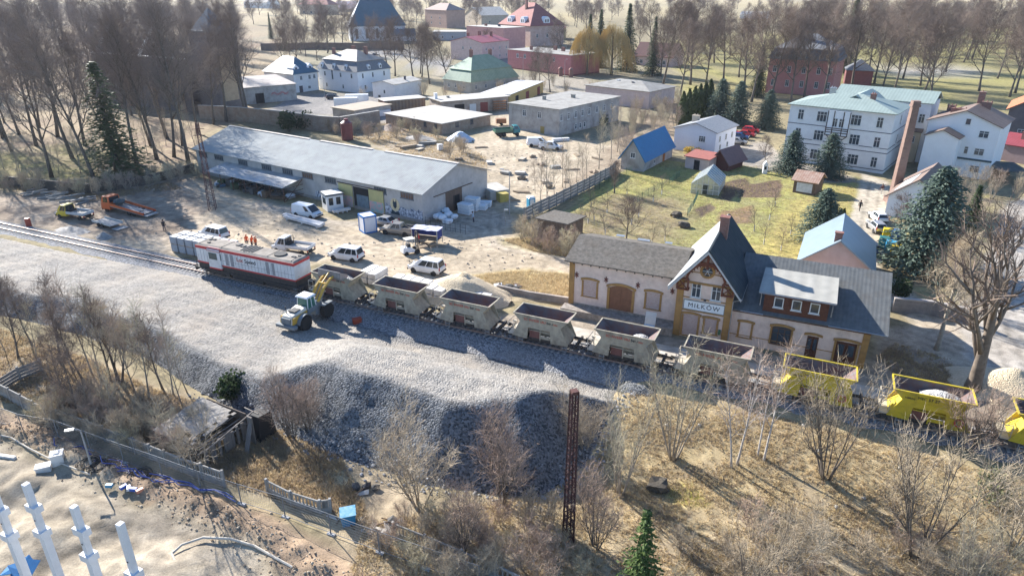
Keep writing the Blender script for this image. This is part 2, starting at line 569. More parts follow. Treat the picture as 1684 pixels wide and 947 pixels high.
def ground_col(X, Y):
 sh = X.shape
 x, y = X.ravel(), Y.ravel()
 C = np.zeros((x.size, 3))
 a, b = np.array((.30, .25, .14)), np.array((.22, .18, .11))
 w = fbm(x, y, 12, 3)[:, None]
 C[:] = a * (1 - w) + b * w
 jx, jy = (fbm(x, y, 3, 21) - .5) * 3.0, (fbm(x, y, 3, 22) - .5) * 3.0
 for k, (px, c1, c2, ns, soft) in enumerate(ZONES):
  poly = PX(px)
  jj = min(1.0, soft)
  xx, yy = x + jx * jj, y + jy * jj
  ins = inpoly(xx, yy, poly)
  d = dseg(xx, yy, poly + poly[:1])
  sd = np.where(ins, d, -d)
  al = np.clip(sd / max(.2, soft) * .5 + .5, 0, 1)[:, None]
  w = np.clip((fbm(x, y, ns, 40 + k, 5) - .5) * 2.2 + .5, 0, 1)[:, None]
  C = C * (1 - al) + (np.array(c1) * (1 - w) + np.array(c2) * w) * al
 # wheel tracks worn into the yard, the roads and the building sand
 for px in TRACKS:
  P = PX(px)
  for off in (-.85, .85):
   Q = []
   for i in range(len(P)):
    ax, ay = P[max(0, i - 1)]
    bx, by = P[min(len(P) - 1, i + 1)]
    L_ = math.hypot(bx - ax, by - ay) + 1e-6
    Q.append((P[i][0] - (by - ay) / L_ * off, P[i][1] + (bx - ax) / L_ * off))
   m = np.exp(-(dseg(x + jx * .12, y + jy * .12, Q) / .27) ** 2) * np.clip(fbm(x, y, 2.5, 88) * 2 - .45, 0, 1)
   C *= (1 - .38 * m)[:, None]
 C *= (0.86 + 0.28 * fbm(x, y, 0.9, 77, 3))[:, None]
 return C
def ground_mat(name, fine=9.0, k=0.5, bump=0.5, tuft=True, dist=.12):
 m, nt, b, N, L = _nm(name)
 b.inputs['Roughness'].default_value = .95
 b.inputs['Specular IOR Level'].default_value = .15
 at = N.new('ShaderNodeAttribute')
 at.attribute_name = 'col'
 tc = N.new('ShaderNodeTexCoord')
 n1 = N.new('ShaderNodeTexNoise')
 n1.inputs['Scale'].default_value = fine
 n1.inputs['Detail'].default_value = 6
 n1.inputs['Roughness'].default_value = .7
 L.new(tc.outputs['Object'], n1.inputs['Vector'])
 n2 = N.new('ShaderNodeTexNoise')
 n2.inputs['Scale'].default_value = 1.1
 n2.inputs['Detail'].default_value = 5
 L.new(tc.outputs['Object'], n2.inputs['Vector'])
 ad = N.new('ShaderNodeMath')
 ad.operation = 'ADD'
 L.new(n1.outputs['Fac'], ad.inputs[0])
 L.new(n2.outputs['Fac'], ad.inputs[1])
 mr = N.new('ShaderNodeMapRange')
 mr.inputs['From Min'].default_value = .65
 mr.inputs['From Max'].default_value = 1.35
 mr.inputs['To Min'].default_value = 1 - k
 mr.inputs['To Max'].default_value = 1 + k
 L.new(ad.outputs[0], mr.inputs['Value'])
 vm = N.new('ShaderNodeVectorMath')
 vm.operation = 'SCALE'
 L.new(at.outputs['Color'], vm.inputs[0])
 L.new(mr.outputs[0], vm.inputs['Scale'])
 L.new(vm.outputs[0], b.inputs['Base Color'])
 bp = N.new('ShaderNodeBump')
 bp.inputs['Strength'].default_value = bump
 bp.inputs['Distance'].default_value = dist
 L.new(ad.outputs[0], bp.inputs['Height'])
 L.new(bp.outputs[0], b.inputs['Normal'])
 return m
def axis(f0, f1, st, lo, hi, g=1.22):
 a = list(np.arange(f0, f1 + st / 2, st))
 d, p = st, f0
 left = []
 while p > lo:
  d *= g
  p -= d
  left.append(p)
 d, p = st, a[-1]
 right = []
 while p < hi:
  d *= g
  p += d
  right.append(p)
 return np.array(left[::-1] + a + right)
GPOLY = PX([(-90, 395), (0, 392), (120, 418), (330, 456)]) + [tn(t, N0 - 1.7) for t in (-60, -40, -20, 0, 12)] + \
 PX([(1075, 622), (1040, 634), (1000, 690), (965, 765), (890, 818), (700, 800), (540, 745), (430, 695), (330, 645), (230, 585), (100, 540), (-90, 500)])
GFRONT = PX([(1075, 622), (1040, 634), (1000, 690), (965, 765), (890, 818), (700, 800), (540, 745), (430, 695), (330, 645), (230, 585), (100, 540), (-90, 500)])
SANDP = PX([(-300, 712), (0, 730), (60, 757), (130, 795), (300, 855), (430, 915), (520, 985), (560, 1100), (-300, 1100)])
def ground_z(X, Y):
 z = terr_np(X, Y) + (fbm(X, Y, 7, 5) - .5) * .25 + (fbm(X, Y, 1.6, 6) - .5) * .14
 # churned building sand in the near corner, and its earth bank
 s = inpoly(X, Y, SANDP)
 d = dseg(X.ravel(), Y.ravel(), SANDP[1:-1]).reshape(X.shape)
 w = np.where(s, np.clip(d / 2, 0, 1), 0)
 z += w * ((fbm(X, Y, 3.0, 8, 4) - .5) * 1.5 + (fbm(X, Y, .9, 9, 3) - .5) * .25)
 bank = np.exp(-((np.where(s, d, -d) + 1.6) / 1.1) ** 2) * (Y < 60)
 z += bank * (.45 + .9 * (fbm(X, Y, .8, 12, 3) - .5))
 gp = inpoly(X, Y, GPOLY)
 z -= np.where(gp, np.clip(dseg(X.ravel(), Y.ravel(), GPOLY + GPOLY[:1]).reshape(X.shape) * .5, 0, 1.4), 0)
 # flat where the track and the yard lie
 far = np.clip((np.hypot(X, Y) - 260) / 600, 0, 1)
 z += far * (fbm(X, Y, 420, 14, 3) - .5) * 14
 return z
GX, GY = axis(-90, 78, .36, -3200, 3200), axis(25, 140, .36, -60, 5500)
ground = bpy.data.objects.new('ground', grid_mesh('ground', GX, GY, ground_z, ground_mat('ground_earth'), ground_col))
put(ground)
ground['kind'] = 'structure'
# ---------------------------------------------------------------- railway gravel yard and the big stockpile
TCA, TCB = to_tn(*GT(400, 640)[:2])[0], to_tn(*GT(600, 640)[:2])[0]
def gravel_z(X, Y, dust_shade=False):
 t = X * TD[0] + Y * TD[1]
 n = X * ND[0] + Y * ND[1]
 ins = inpoly(X, Y, GPOLY)
 d = dseg(X.ravel(), Y.ravel(), GFRONT).reshape(X.shape)
 d = np.where(ins, d, -d)
 A = np.clip((t - TCA) / (TCB - TCA), 0, 1)
 A = .04 + .96 * A * A * (3 - 2 * A)
 wob = (fbm(X, Y, 9, 31) - .5) * 3.2
 s = np.clip((50.6 + wob * .5 - n) / 7.4, 0, 1)
 s = s * s * (3 - 2 * s)
 plat = A * 2.75 * s * (.86 + .28 * fbm(X, Y, 6, 33)) + .05
 plat -= .55 * np.clip((t + 56) / 10, 0, 1) * np.clip((54.6 - n) / 1.2, 0, 1) * np.clip((n - 47.5) / 3, 0, 1)
 low = np.clip((t + 58) / 30, 0, 1)
 plat += (1 - low) * .35 * np.clip((54.3 - n) / 4, 0, 1)
 plat += (fbm(X, Y, 4, 34, 3) - .5) * .55 * np.clip((54.2 - n) / 2.5, .12, 1)
 # tyre ruts and loader scrapes along the track
 rut = np.sin(n * 5.2 + 3 * fbm(X, Y, 8, 35)) * .07 * fbm(X, Y, 5, 36)
 face = terr_np(X, Y) - .12 + .90 * (d + (fbm(X, Y, 3.5, 39, 3) - .5) * 1.1)
 k = .7
 h = np.clip(.5 + .5 * (face - plat) / k, 0, 1)
 z = face * (1 - h) + plat * h - k * h * (1 - h) * .5
 if dust_shade:
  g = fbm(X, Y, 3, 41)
  painted_shade = 1 - np.clip((face - plat) / 1.0 + .15, 0, 1)  # tipped face darkened to paint in its shade
  painted_shade = np.maximum(painted_shade, np.clip((n - 51.2 + (g - .5) * 3) / 1.2, 0, 1) * np.clip((t + 52) / 7, 0, 1) * .9)  # dark strip along the track paints in the train's shadow
  return np.clip(1 - painted_shade, 0, 1) * (.6 + .5 * g)
 return z + rut * np.clip((54.2 - n) / 2, 0, 1) + (fbm(X, Y, .5, 38, 2) - .5) * .10
def gravel_mat(name, a, b_, sc=7.0, tint=(.40, .34, .27), shade_cols=None):
 m, nt, b, N, L = _nm(name)
 b.inputs['Roughness'].default_value = .9
 b.inputs['Specular IOR Level'].default_value = .2
 tc = N.new('ShaderNodeTexCoord')
 v = N.new('ShaderNodeTexVoronoi')
 v.inputs['Scale'].default_value = sc
 L.new(tc.outputs['Object'], v.inputs['Vector'])
 sp = N.new('ShaderNodeSeparateColor')
 L.new(v.outputs['Color'], sp.inputs[0])
 rp = N.new('ShaderNodeValToRGB')
 rp.color_ramp.elements[0].color = _c(a)
 rp.color_ramp.elements[1].color = _c(b_)
 L.new(sp.outputs[0], rp.inputs['Fac'])
 nz = N.new('ShaderNodeTexNoise')
 nz.inputs['Scale'].default_value = .16
 nz.inputs['Detail'].default_value = 7
 nz.inputs['Roughness'].default_value = .65
 L.new(tc.outputs['Object'], nz.inputs['Vector'])
 r2 = N.new('ShaderNodeValToRGB')
 r2.color_ramp.elements[0].position = .45
 r2.color_ramp.elements[1].position = .68
 r2.color_ramp.elements[0].color = (0, 0, 0, 1)
 r2.color_ramp.elements[1].color = (.75, .75, .75, 1)
 L.new(nz.outputs['Fac'], r2.inputs['Fac'])
 mx = N.new('ShaderNodeMix')
 mx.data_type = 'RGBA'
 L.new(r2.outputs[0], mx.inputs[0])
 L.new(rp.outputs[0], mx.inputs[6])
 mx.inputs[7].default_value = _c(tint)
 out = mx.outputs[2]
 if shade_cols:      # worked stone is dusted pale; shade of tipped face and train painted dark
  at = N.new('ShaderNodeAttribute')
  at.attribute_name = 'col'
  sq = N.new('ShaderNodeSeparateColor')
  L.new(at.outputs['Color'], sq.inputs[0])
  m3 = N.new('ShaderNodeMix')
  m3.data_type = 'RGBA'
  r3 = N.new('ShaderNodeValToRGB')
  r3.color_ramp.elements[0].color = _c(shade_cols[0])
  r3.color_ramp.elements[1].color = _c(shade_cols[1])
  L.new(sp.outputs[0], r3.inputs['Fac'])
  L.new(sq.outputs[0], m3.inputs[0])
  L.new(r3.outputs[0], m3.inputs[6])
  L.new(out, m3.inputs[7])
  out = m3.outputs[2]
 L.new(out, b.inputs['Base Color'])
 bp = N.new('ShaderNodeBump')
 bp.inputs['Strength'].default_value = 1.0
 bp.inputs['Distance'].default_value = .085
 bp.invert = True
 L.new(v.outputs['Distance'], bp.inputs['Height'])
 L.new(bp.outputs[0], b.inputs['Normal'])
 return m
GRAVEL = gravel_mat('crushed_stone', (.245, .225, .195), (.40, .365, .315), shade_cols=((.035, .04, .045), (.215, .22, .225)))
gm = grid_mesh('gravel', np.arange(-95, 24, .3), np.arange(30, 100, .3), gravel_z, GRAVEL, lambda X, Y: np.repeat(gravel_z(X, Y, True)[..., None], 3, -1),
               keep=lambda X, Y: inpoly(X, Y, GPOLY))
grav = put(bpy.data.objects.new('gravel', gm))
grav['kind'] = 'stuff'
grav['label'] = 'grey crushed stone of the railway yard heaped into a long steep bank'
# ballast bed, sleepers and rails
BAL = gravel_mat('ballast_stone', (.10, .105, .115), (.36, .36, .36), 7.0, (.25, .23, .21))
mb = MB()
for a, b in zip(range(-130, 76, 4), range(-126, 80, 4)):
 w_ = 3.9 + 1.3 * sstep(8, 16, a)
 prof = [(N0 - w_, -.45), (N0 - 2.4, -.02), (N0 - 1.5, .10), (N0 + 1.5, .10), (N0 + 2.6, -.12), (N0 + 2.6, -.5), (N0 - 3.9, -.6)]
 mb.hull8([(*tn(a, n), z) for n, z in prof], [(*tn(b, n), z) for n, z in prof])
ballast = mb.build('track_ballast', BAL)
ballast['kind'] = 'structure'
mb = MB()
mr = MB()
rl = M('sleeper_concrete', (.42, .40, .37), (.30, .28, .25), 3)
rs = M('rusty_rail_steel', (.30, .20, .15), (.42, .34, .30), 4, rough=.45, metal=.5)
for i in range(0, 330):
 t = -130 + i * .62
 x, y = tn(t, N0)
 mb.box(x - .11, x + .11, y - 1.25, y + 1.25, .06, .17, TA)
for s_ in (-.72, .72):
 for a in range(-130, 74, 12):
  p, q = tn(a, N0 + s_ - .04), tn(a + 12, N0 + s_ - .04)
  p2, q2 = tn(a, N0 + s_ + .04), tn(a + 12, N0 + s_ + .04)
  mr.hull8([(*p, .17), (*q, .17), (*q2, .17), (*p2, .17)], [(*p, .34), (*q, .34), (*q2, .34), (*p2, .34)])
track = thing('railway_track', 'single railway track with rusty rails on concrete sleepers running under the train', 'railway track', (0, 0, 0))
o = mb.build('sleepers', rl, track)
o['kind'] = 'stuff'
mr.build('rails', rs, track)
# concrete apron between train and buildings
mb = MB()
for a, b in zip(range(-24, 10, 2), range(-22, 12, 2)):
 w = .3 * math.sin(a * 1.7)
 mb.hull8([(*tn(a, 58.9 + w), -.1), (*tn(b, 58.9 + w), -.1), (*tn(b, 61.0), -.1), (*tn(a, 61.0), -.1)],
             [(*tn(a, 58.9 + w), .14), (*tn(b, 58.9 + w), .14), (*tn(b, 61.0), .14), (*tn(a, 61.0), .14)])
o = mb.build('platform_apron', M('pale_worn_concrete', (.56, .51, .44), (.44, .39, .32), .8, bump=.3, dirt=.5))
o['kind'] = 'structure'
# ================================================================ BUILDINGS: shared pieces
WHITE = M('window_white', (.74, .74, .72), (.62, .62, .60), 3, .5)
GLASS = glass_mat('dark_window_glass')
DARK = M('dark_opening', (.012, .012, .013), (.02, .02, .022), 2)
TIMBER = M('dark_timber', (.075, .05, .035), (.12, .085, .06), 4, pat=None)
WCACHE = {}
SIDES = {'f': 0.0, 'r': 90.0, 'b': 180.0, 'l': -90.0}
def win_mesh(w, h, n=2, cross=True, fm=None, sur=None, arch=0.0):
 fm = fm or WHITE
 key = (round(w, 2), round(h, 2), n, cross, fm.name, sur.name if sur else '', arch)
 if key in WCACHE:
  return WCACHE[key]
 a = MB()
 f = .09 if w > .6 else .06
 for x0, x1 in ((-w / 2, -w / 2 + f), (w / 2 - f, w / 2)):
  a.box(x0, x1, -.05, .05, 0, h)
 a.box(-w / 2 + f, w / 2 - f, -.05, .05, 0, f)
 a.box(-w / 2 + f, w / 2 - f, -.05, .05, h - f, h)
 for k in range(1, n):
  x = -w / 2 + w * k / n
  a.box(x - .035, x + .035, -.048, .04, f, h - f)
 if cross:
  a.box(-w / 2 + f, w / 2 - f, -.046, .04, h * .66, h * .66 + .06)
 a.box(-w / 2 - .08, w / 2 + .08, -.14, .03, -.07, -.002)
 if sur:
  a.mat(1)
  s = .17
  a.box(-w / 2 - s, -w / 2 - .002, -.10, .02, -.02, h)
  a.box(w / 2 + .002, w / 2 + s, -.10, .02, -.02, h)
  N = 8
  pts = []
  for k in range(N + 1):
   x = -w / 2 - s * 1.6 + (w + s * 3.2) * k / N
   pts.append((x, h + .01 + arch * (1 - (2 * k / N - 1) ** 2)))
  for (x0, z0), (x1, z1) in zip(pts[:-1], pts[1:]):
   a.ext_y([(x0, z0), (x1, z1), (x1, z1 + .24), (x0, z0 + .24)], -.13, .02)
 me = a.mesh('window', [fm, sur] if sur else fm)
 b = MB()
 b.box(-w / 2 + f, w / 2 - f, -.012, .03, f, h - f)
 if arch:
  pts = [(-w / 2, h - .01)] + [(-w / 2 + w * k / 8, h + arch * (1 - (2 * k / 8 - 1) ** 2)) for k in range(9)] + [(w / 2, h - .01)]
  b.ext_y(pts, -.02, .03)
 pm = b.mesh('pane', GLASS)
 WCACHE[key] = (me, pm)
 return me, pm
def side_pos(side, u, w, d):
 return {'f': (u, 0), 'r': (w, u), 'l': (0, u), 'b': (u, d)}[side]
def add_win(par, side, u, z, w_, h_, dims, n=2, cross=True, fm=None, sur=None, arch=0.0, sub=True, glass=None):
 me, pm = win_mesh(w_, h_, n, cross, fm, sur, arch)
 x, y = side_pos(side, u, *dims)
 o = inst('window', me, par, (x, y, z), R(SIDES[side]))
 p = inst('pane', pm, o)
 if glass:
  p.data = pm.copy()
  p.data.materials.clear()
  p.data.materials.append(glass)
 return o
def add_door(par, side, u, z, w_, h_, dims, mat, fm=None, leaves=2):
 a = MB()
 a.box(-w_ / 2, w_ / 2, -.05, .02, 0, h_)
 for k in range(1, leaves):
  x = -w_ / 2 + w_ * k / leaves
  a.box(x - .03, x + .03, -.075, .02, 0, h_)
 x, y = side_pos(side, u, *dims)
 o = a.build('door', mat, par, (x, y, z), R(SIDES[side]))
 if fm:
  f = MB()
  f.box(-w_ / 2 - .14, -w_ / 2 - .002, -.09, .02, 0, h_ + .14)
  f.box(w_ / 2 + .002, w_ / 2 + .14, -.09, .02, 0, h_ + .14)
  f.box(-w_ / 2, w_ / 2, -.09, .02, h_ + .002, h_ + .14)
  f.build('frame', fm, o)
 return o
def roof_faces(kind, w, d, e, rise, ov, inset=None):
 """list of (polygon, axis) in local coordinates; axis: direction in which ribs repeat"""
 if kind == 'gable_x':
  s = rise / (d / 2)
  lo = e - ov * s
  return [([(-ov, -ov, lo), (w + ov, -ov, lo), (w + ov, d / 2, e + rise), (-ov, d / 2, e + rise)], 0),
    ([(w + ov, d + ov, lo), (-ov, d + ov, lo), (-ov, d / 2, e + rise), (w + ov, d / 2, e + rise)], 0)]
 if kind == 'gable_y':
  s = rise / (w / 2)
  lo = e - ov * s
  return [([(-ov, d + ov, lo), (-ov, -ov, lo), (w / 2, -ov, e + rise), (w / 2, d + ov, e + rise)], 1),
    ([(w + ov, -ov, lo), (w + ov, d + ov, lo), (w / 2, d + ov, e + rise), (w / 2, -ov, e + rise)], 1)]
 if kind == 'hip':
  x0, x1, y0, y1 = -ov, w + ov, -ov, d + ov
  if w >= d:
   r = (inset if inset is not None else d / 2) + ov
   a, b = (x0 + r, d / 2, e + rise), (x1 - r, d / 2, e + rise)
   return [([(x0, y0, e), (x1, y0, e), b, a], 0), ([(x1, y1, e), (x0, y1, e), a, b], 0),
     ([(x0, y1, e), (x0, y0, e), a], 1), ([(x1, y0, e), (x1, y1, e), b], 1)]
  r = (inset if inset is not None else w / 2) + ov
  a, b = (w / 2, y0 + r, e + rise), (w / 2, y1 - r, e + rise)
  return [([(x0, y1, e), (x0, y0, e), a, b], 1), ([(x1, y0, e), (x1, y1, e), b, a], 1),
    ([(x0, y0, e), (x1, y0, e), a], 0), ([(x1, y1, e), (x0, y1, e), b], 0)]
 if kind == 'shed':
  s = rise / d
  return [([(-ov, -ov, e - ov * s), (w + ov, -ov, e - ov * s), (w + ov, d + ov, e + rise + ov * s), (-ov, d + ov, e + rise + ov * s)], 0)]
 if kind == 'shed_x':
  s = rise / w
  return [([(-ov, -ov, e - ov * s), (w + ov, -ov, e + rise + ov * s), (w + ov, d + ov, e + rise + ov * s), (-ov, d + ov, e - ov * s)], 1)]
 if kind == 'flat':
  return [([(-ov, -ov, e), (w + ov, -ov, e), (w + ov, d + ov, e), (-ov, d + ov, e)], 0)]
 raise ValueError(kind)
def add_roof(par, kind, w, d, e, rise, ov, mats, th=.16, inset=None, off=(0, 0), name='roof'):
 a = MB()
 for poly, ax in roof_faces(kind, w, d, e, rise, ov, inset):
  a.mat(ax)
  q = [Vector((p[0] + off[0], p[1] + off[1], p[2] + th)) for p in poly]
  nn = (q[1] - q[0]).cross(q[2] - q[0]).normalized() * th
  a.hull8([p - nn for p in q], q)
 if not isinstance(mats, (list, tuple)):
  mats = [mats, mats]
 return a.build(name, list(mats), par)
def wall_mesh(a, kind, w, d, e, rise, z0=-.6, off=(0, 0)):
 ox, oy = off
 if kind == 'gable_x':
  a.ext_x([(oy, z0), (oy + d, z0), (oy + d, e), (oy + d / 2, e + rise), (oy, e)], ox, ox + w)
 elif kind == 'gable_y':
  a.ext_y([(ox, z0), (ox + w, z0), (ox + w, e), (ox + w / 2, e + rise), (ox, e)], oy, oy + d)
 elif kind == 'shed':
  a.ext_x([(oy, z0), (oy + d, z0), (oy + d, e + rise), (oy, e)], ox, ox + w)
 elif kind == 'shed_x':
  a.ext_y([(ox, z0), (ox + w, z0), (ox + w, e + rise), (ox, e)], oy, oy + d)
 else:
  a.box(ox, ox + w, oy, oy + d, z0, e)
 return a
def add_chimney(par, x, y, z0, z1, s=.5, s2=None, mat=None, pots=2):
 s2 = s2 or s
 mat = mat or CHIM
 a = MB()
 a.box(x - s, x + s, y - s2, y + s2, z0, z1)
 a.box(x - s - .07, x + s + .07, y - s2 - .07, y + s2 + .07, z1 + .002, z1 + .14)
 for k in range(pots):
  px = x + (k - (pots - 1) / 2) * s * .9
  a.tube((px, y, z1 + .14), (px, y, z1 + .42), .12, .1, 8)
 return a.build('chimney', mat, par)
def frame_of(fl, fr, up=None):
 p = Vector((*G(*fl), 0)) if len(fl) == 2 else Vector((fl[0], fl[1], 0))
 q = Vector((*G(*fr), 0)) if len(fr) == 2 else Vector((fr[0], fr[1], 0))
 v = q - p
 return p, math.atan2(v.y, v.x), v.length
FOOT = []
def foot(p, rz, w, d, m=1.5):
 c, q = math.cos(rz), math.sin(rz)
 FOOT.append([(p[0] + x * c - y * q, p[1] + x * q + y * c) for x, y in ((-m, -m), (w + m, -m), (w + m, d + m), (-m, d + m))])
def free(x, y):
 for P in FOOT:
  r, j = False, len(P) - 1
  for i in range(len(P)):
   (xi, yi), (xj, yj) = P[i], P[j]
   if (yi > y) != (yj > y) and x < (xj - xi) * (y - yi) / (yj - yi) + xi:
    r = not r
   j = i
  if r:
   return False
 return True
def house(name, label, cat, fl, fr, depth, eave, kind, rise, wall, roofm, ov=.4, wins=(), doors=(), chims=(), plinth=None, group=None, inset=None, w=None, band=None, th=.16, winfm=None, wsub=True):
 p, rz, ww = frame_of(fl, fr)
 w = w or ww
 t = thing(name, label, cat, p, rz, group)
 foot(p, rz, w, depth)
 wall_mesh(MB(), kind, w, depth, eave, rise).build('wall', wall, t)
 rf = add_roof(t, kind, w, depth, eave, rise, ov, roofm, th, inset)
 for side, z, ww_, hh_, us, *st in wins:
  n = st[0] if st else 2
  for u in us:
   L_ = w if side in 'fb' else depth
   add_win(t, side, u * L_, z, ww_, hh_, (w, depth), n, hh_ > 1.2, winfm)
 for side, u, z, a_, b_, m in doors:
  L_ = w if side in 'fb' else depth
  add_door(t, side, u * L_, z, a_, b_, (w, depth), m)
 for c in chims:
  add_chimney(rf, c[0] * w, c[1] * depth, c[2], c[3], *(c[4:]))
 if plinth:
  a = MB()
  a.box(-.05, w + .05, -.05, depth + .05, -.5, .6)
  a.build('plinth', plinth, t)
 if band:
  a = MB()
  for z in band[0]:
   a.box(-.04, w + .04, -.04, depth + .04, z, z + .13)
  a.build('string_course', band[1], t)
 return t, w, rf
def gutter(par, pts, r=.06, name='gutter', mat=None):
 a = MB()
 for p, q in zip(pts[:-1], pts[1:]):
  a.tube(p, q, r, r, 6)
 return a.build(name, mat or ZINC, par)
CHIM = M('chimney_brick', (.26, .095, .065), (.17, .065, .05), 5, pat='brick', ps=(.25, .08, .012), patk=.5, c3=(.3, .25, .22))
ZINC = M('zinc', (.42, .43, .44), (.30, .31, .32), 3, .45, metal=.6)
OCHRE = M('ochre_render', (.42, .235, .08), (.33, .18, .06), 2.2, bump=.2, dirt=.5)
PINKW = M('pale_pink_render', (.80, .64, .54), (.70, .53, .44), 1.8, bump=.2, dirt=.32)
BRKIN = M('bricked_up', (.58, .42, .36), (.34, .14, .11), 9, bump=.5, pat='brick', ps=(.27, .11, .025), patk=.75, c3=(.55, .47, .42))
ROOF_SHADE_TONE = M('shade_tone_sheet_roof', (.045, .058, .065), (.07, .083, .09), .8, .95, pat='corry', ps=(.55, 0, 0), patk=.25, spec=.08)  # shade of the tower's right slope put into the colour
ROOF_TAR = M('tar_felt_roof', (.165, .172, .17), (.115, .122, .122), 1.6, 1.0, bump=.12, pat='corr', ps=(.85, 0, 0), patk=.14, dirt=.4, spec=.15)
ROOF_OLD = M('old_mossy_felt_roof', (.20, .18, .155), (.10, .092, .08), 2.6, 1.0, bump=.7, detail=8, dirt=.5, spec=.1)
BROWNW = M('brown_boards', (.155, .06, .035), (.095, .035, .022), 3, .7, bump=.4, pat='plank', ps=(2.2, 0, 0), patk=.5)
STONE = M('rubble_stone', (.40, .35, .30), (.20, .17, .145), 2.2, .9, bump=.8, dirt=.4)
DOORW = M('plank_door_brown', (.30, .14, .075), (.20, .09, .05), 2, .8, bump=.4, pat='plank', ps=(2.6, 0, 0), patk=.55)
# ---------------------------------------------------------------- the station
st0 = tn(-10.9, 64.0)
ST_ = thing('station_building', 'pale pink railway station with pointed timber gable and a white name board', 'station', (*st0, 0), TA)
TW, TDp, TE, TR = 5.3, 11.2, 6.35, 3.3
# tower block (local x 0..TW) and the low wing (x TW..17.7, y .5..)
a = wall_mesh(MB(), 'gable_y', TW, TDp, TE, TR)
a.build('wall', PINKW, ST_)
WX0, WX1, WY0, WY1, WE, WRZ = TW, 17.7, .5, 15.1, 4.0, 3.05
a = MB()
a.ext_x([(WY0, -.6), (WY1, -.6), (WY1, WE), ((WY0 + WY1) / 2, WE + WRZ), (WY0, WE)], WX0 + .003, WX1)
a.build('wing_wall', PINKW, ST_)
# tower roof, steep sheet; sunlit and shaded slopes painted as two tones
ovx, ovy = .85, .85
sl = TR / (TW / 2)
a = MB()
z_e, z_r = TE - ovx * sl, TE + TR
for sx in (0, 1):
 x0 = -ovx if sx == 0 else TW + ovx
 q = [(x0, -ovy, z_e), (TW / 2, -ovy, z_r), (TW / 2, TDp + .6, z_r), (x0, TDp + .6, z_e)]
 if sx == 0:
  q = q[::-1]
 q = [Vector(p) + Vector((0, 0, .16)) for p in q]
 a.mat(sx)
 nn = (q[1] - q[0]).cross(q[2] - q[0]).normalized() * .14
 a.hull8([p - nn for p in q], q)
rf = a.build('roof', [M('lit_tone_sheet_roof', (.40, .41, .40), (.33, .34, .34), .5, .5, pat='corry', ps=(.5, 0, 0), patk=.12), ROOF_SHADE_TONE], ST_)
add_chimney(rf, TW / 2 + .35, 5.6, TE + 1.8, TE + TR + 1.7, .42, .42, pots=0)
a = MB()
a.box(TW / 2 - .07, TW / 2 + .07, -ovy, TDp + .6, z_r + .17, z_r + .26)
a.build('ridge_cap', ROOF_SHADE_TONE, rf)
# barge boards and gutters
a = MB()
for sx in (0, 1):
 x0 = -ovx - .02 if sx == 0 else TW + ovx + .02
 q = [(x0, z_e - .12), (TW / 2, z_r - .12), (TW / 2, z_r + .13), (x0, z_e + .13)]
 a.ext_y(q if sx == 0 else q[::-1], -ovy - .07, -ovy - .003)
a.build('barge_board', M('grey_barge_board', (.50, .51, .50), (.40, .41, .41), 3, .6), rf)
# carved timber arch in the gable
a = MB()
yy0, yy1 = -.72, -.52
xc, zc, rad = TW / 2, 6.55, 1.95
pr = None
for k in range(15):
 th_ = math.pi * (.04 + .92 * k / 14)
 p = (xc + rad * math.cos(th_), zc + rad * .98 * math.sin(th_))
 if pr:
  a.ext_y([pr, p, (p[0] + (xc - p[0]) * .1, p[1] + .0 - .2), (pr[0] + (xc - pr[0]) * .1, pr[1] - .2)], yy0, yy1)
 pr = p
 if 1 < k < 13:
  c_, s_ = math.cos(th_), math.sin(th_)
  a.tube((xc + (rad - .12) * c_, -.62, zc + (rad - .12) * s_), (xc + (rad - .42) * c_, -.62, zc + (rad - .42) * s_), .075, .045, 6)
for sx in (-1, 1):
 xo = xc + sx * (TW / 2 + .05)
 xi = xc + sx * (TW / 2 - 1.0)
 lo_, hi_ = 5.45, 6.6
 for z in (lo_, hi_):
  a.box(min(xo, xi), max(xo, xi), yy0 + .01, yy1 - .01, z - .08, z + .08)
 for x in (xo, xi):
  a.box(x - .08, x + .08, yy0, yy1, lo_, hi_)
 a.tube((xo, -.62, lo_), (xi, -.62, hi_), .06)
 a.tube((xo, -.62, hi_), (xi, -.62, lo_), .06)
 a.tube((xo, -.62, 6.3), (xc, -.62, z_r - .25), .11)
 a.box(xi - .1, xi + .1, -.6, -.02, 5.3, 5.5)
a.box(xc - .11, xc + .11, yy0, yy1, 7.9, z_r - .1)
a.box(xc - 1.0, xc + 1.0, yy0 + .02, yy1, 8.35, 8.55)
a.build('gable_timber', M('red_brown_timber', (.17, .055, .03), (.11, .035, .02), 3, .7), ST_)
# ochre strips
a = MB()
for x in (-.08, TW - .58):
 a.box(x, x + .66, -.10, -.003, -.1, 6.35)
a.box(-.1, -.003, -.09, .55, -.1, 6.2)
a.box(.58, TW - .58, -.07, -.003, 5.95, 6.18)
for z in (2.95, 4.35):
 a.box(.58, TW - .58, -.05, -.003, z, z + .12)
a.box(.9, TW - .9, -.04, -.003, 7.15, 7.25)
a.box(WX1 - .5, WX1 + .08, WY0 - .09, WY0 - .003, -.1, WE - .45)
a.box(WX1 + .003, WX1 + .08, WY0, WY0 + .6, -.1, WE - .45)
a.box(WX0 + .1, WX1 - .6, WY0 - .03, WY0 - .003, 1.05, 1.13)
a.build('corner_strip', OCHRE, ST_)
SD = (TW, TDp)
PURP = glass_mat('old_station_glass', (.05, .025, .025))
add_win(ST_, 'f', 1.78, 4.5, .95, 1.55, SD, 2, True, None, None, 0)
add_win(ST_, 'f', 3.72, 4.5, .95, 1.55, SD, 2, True, None, None, 0)
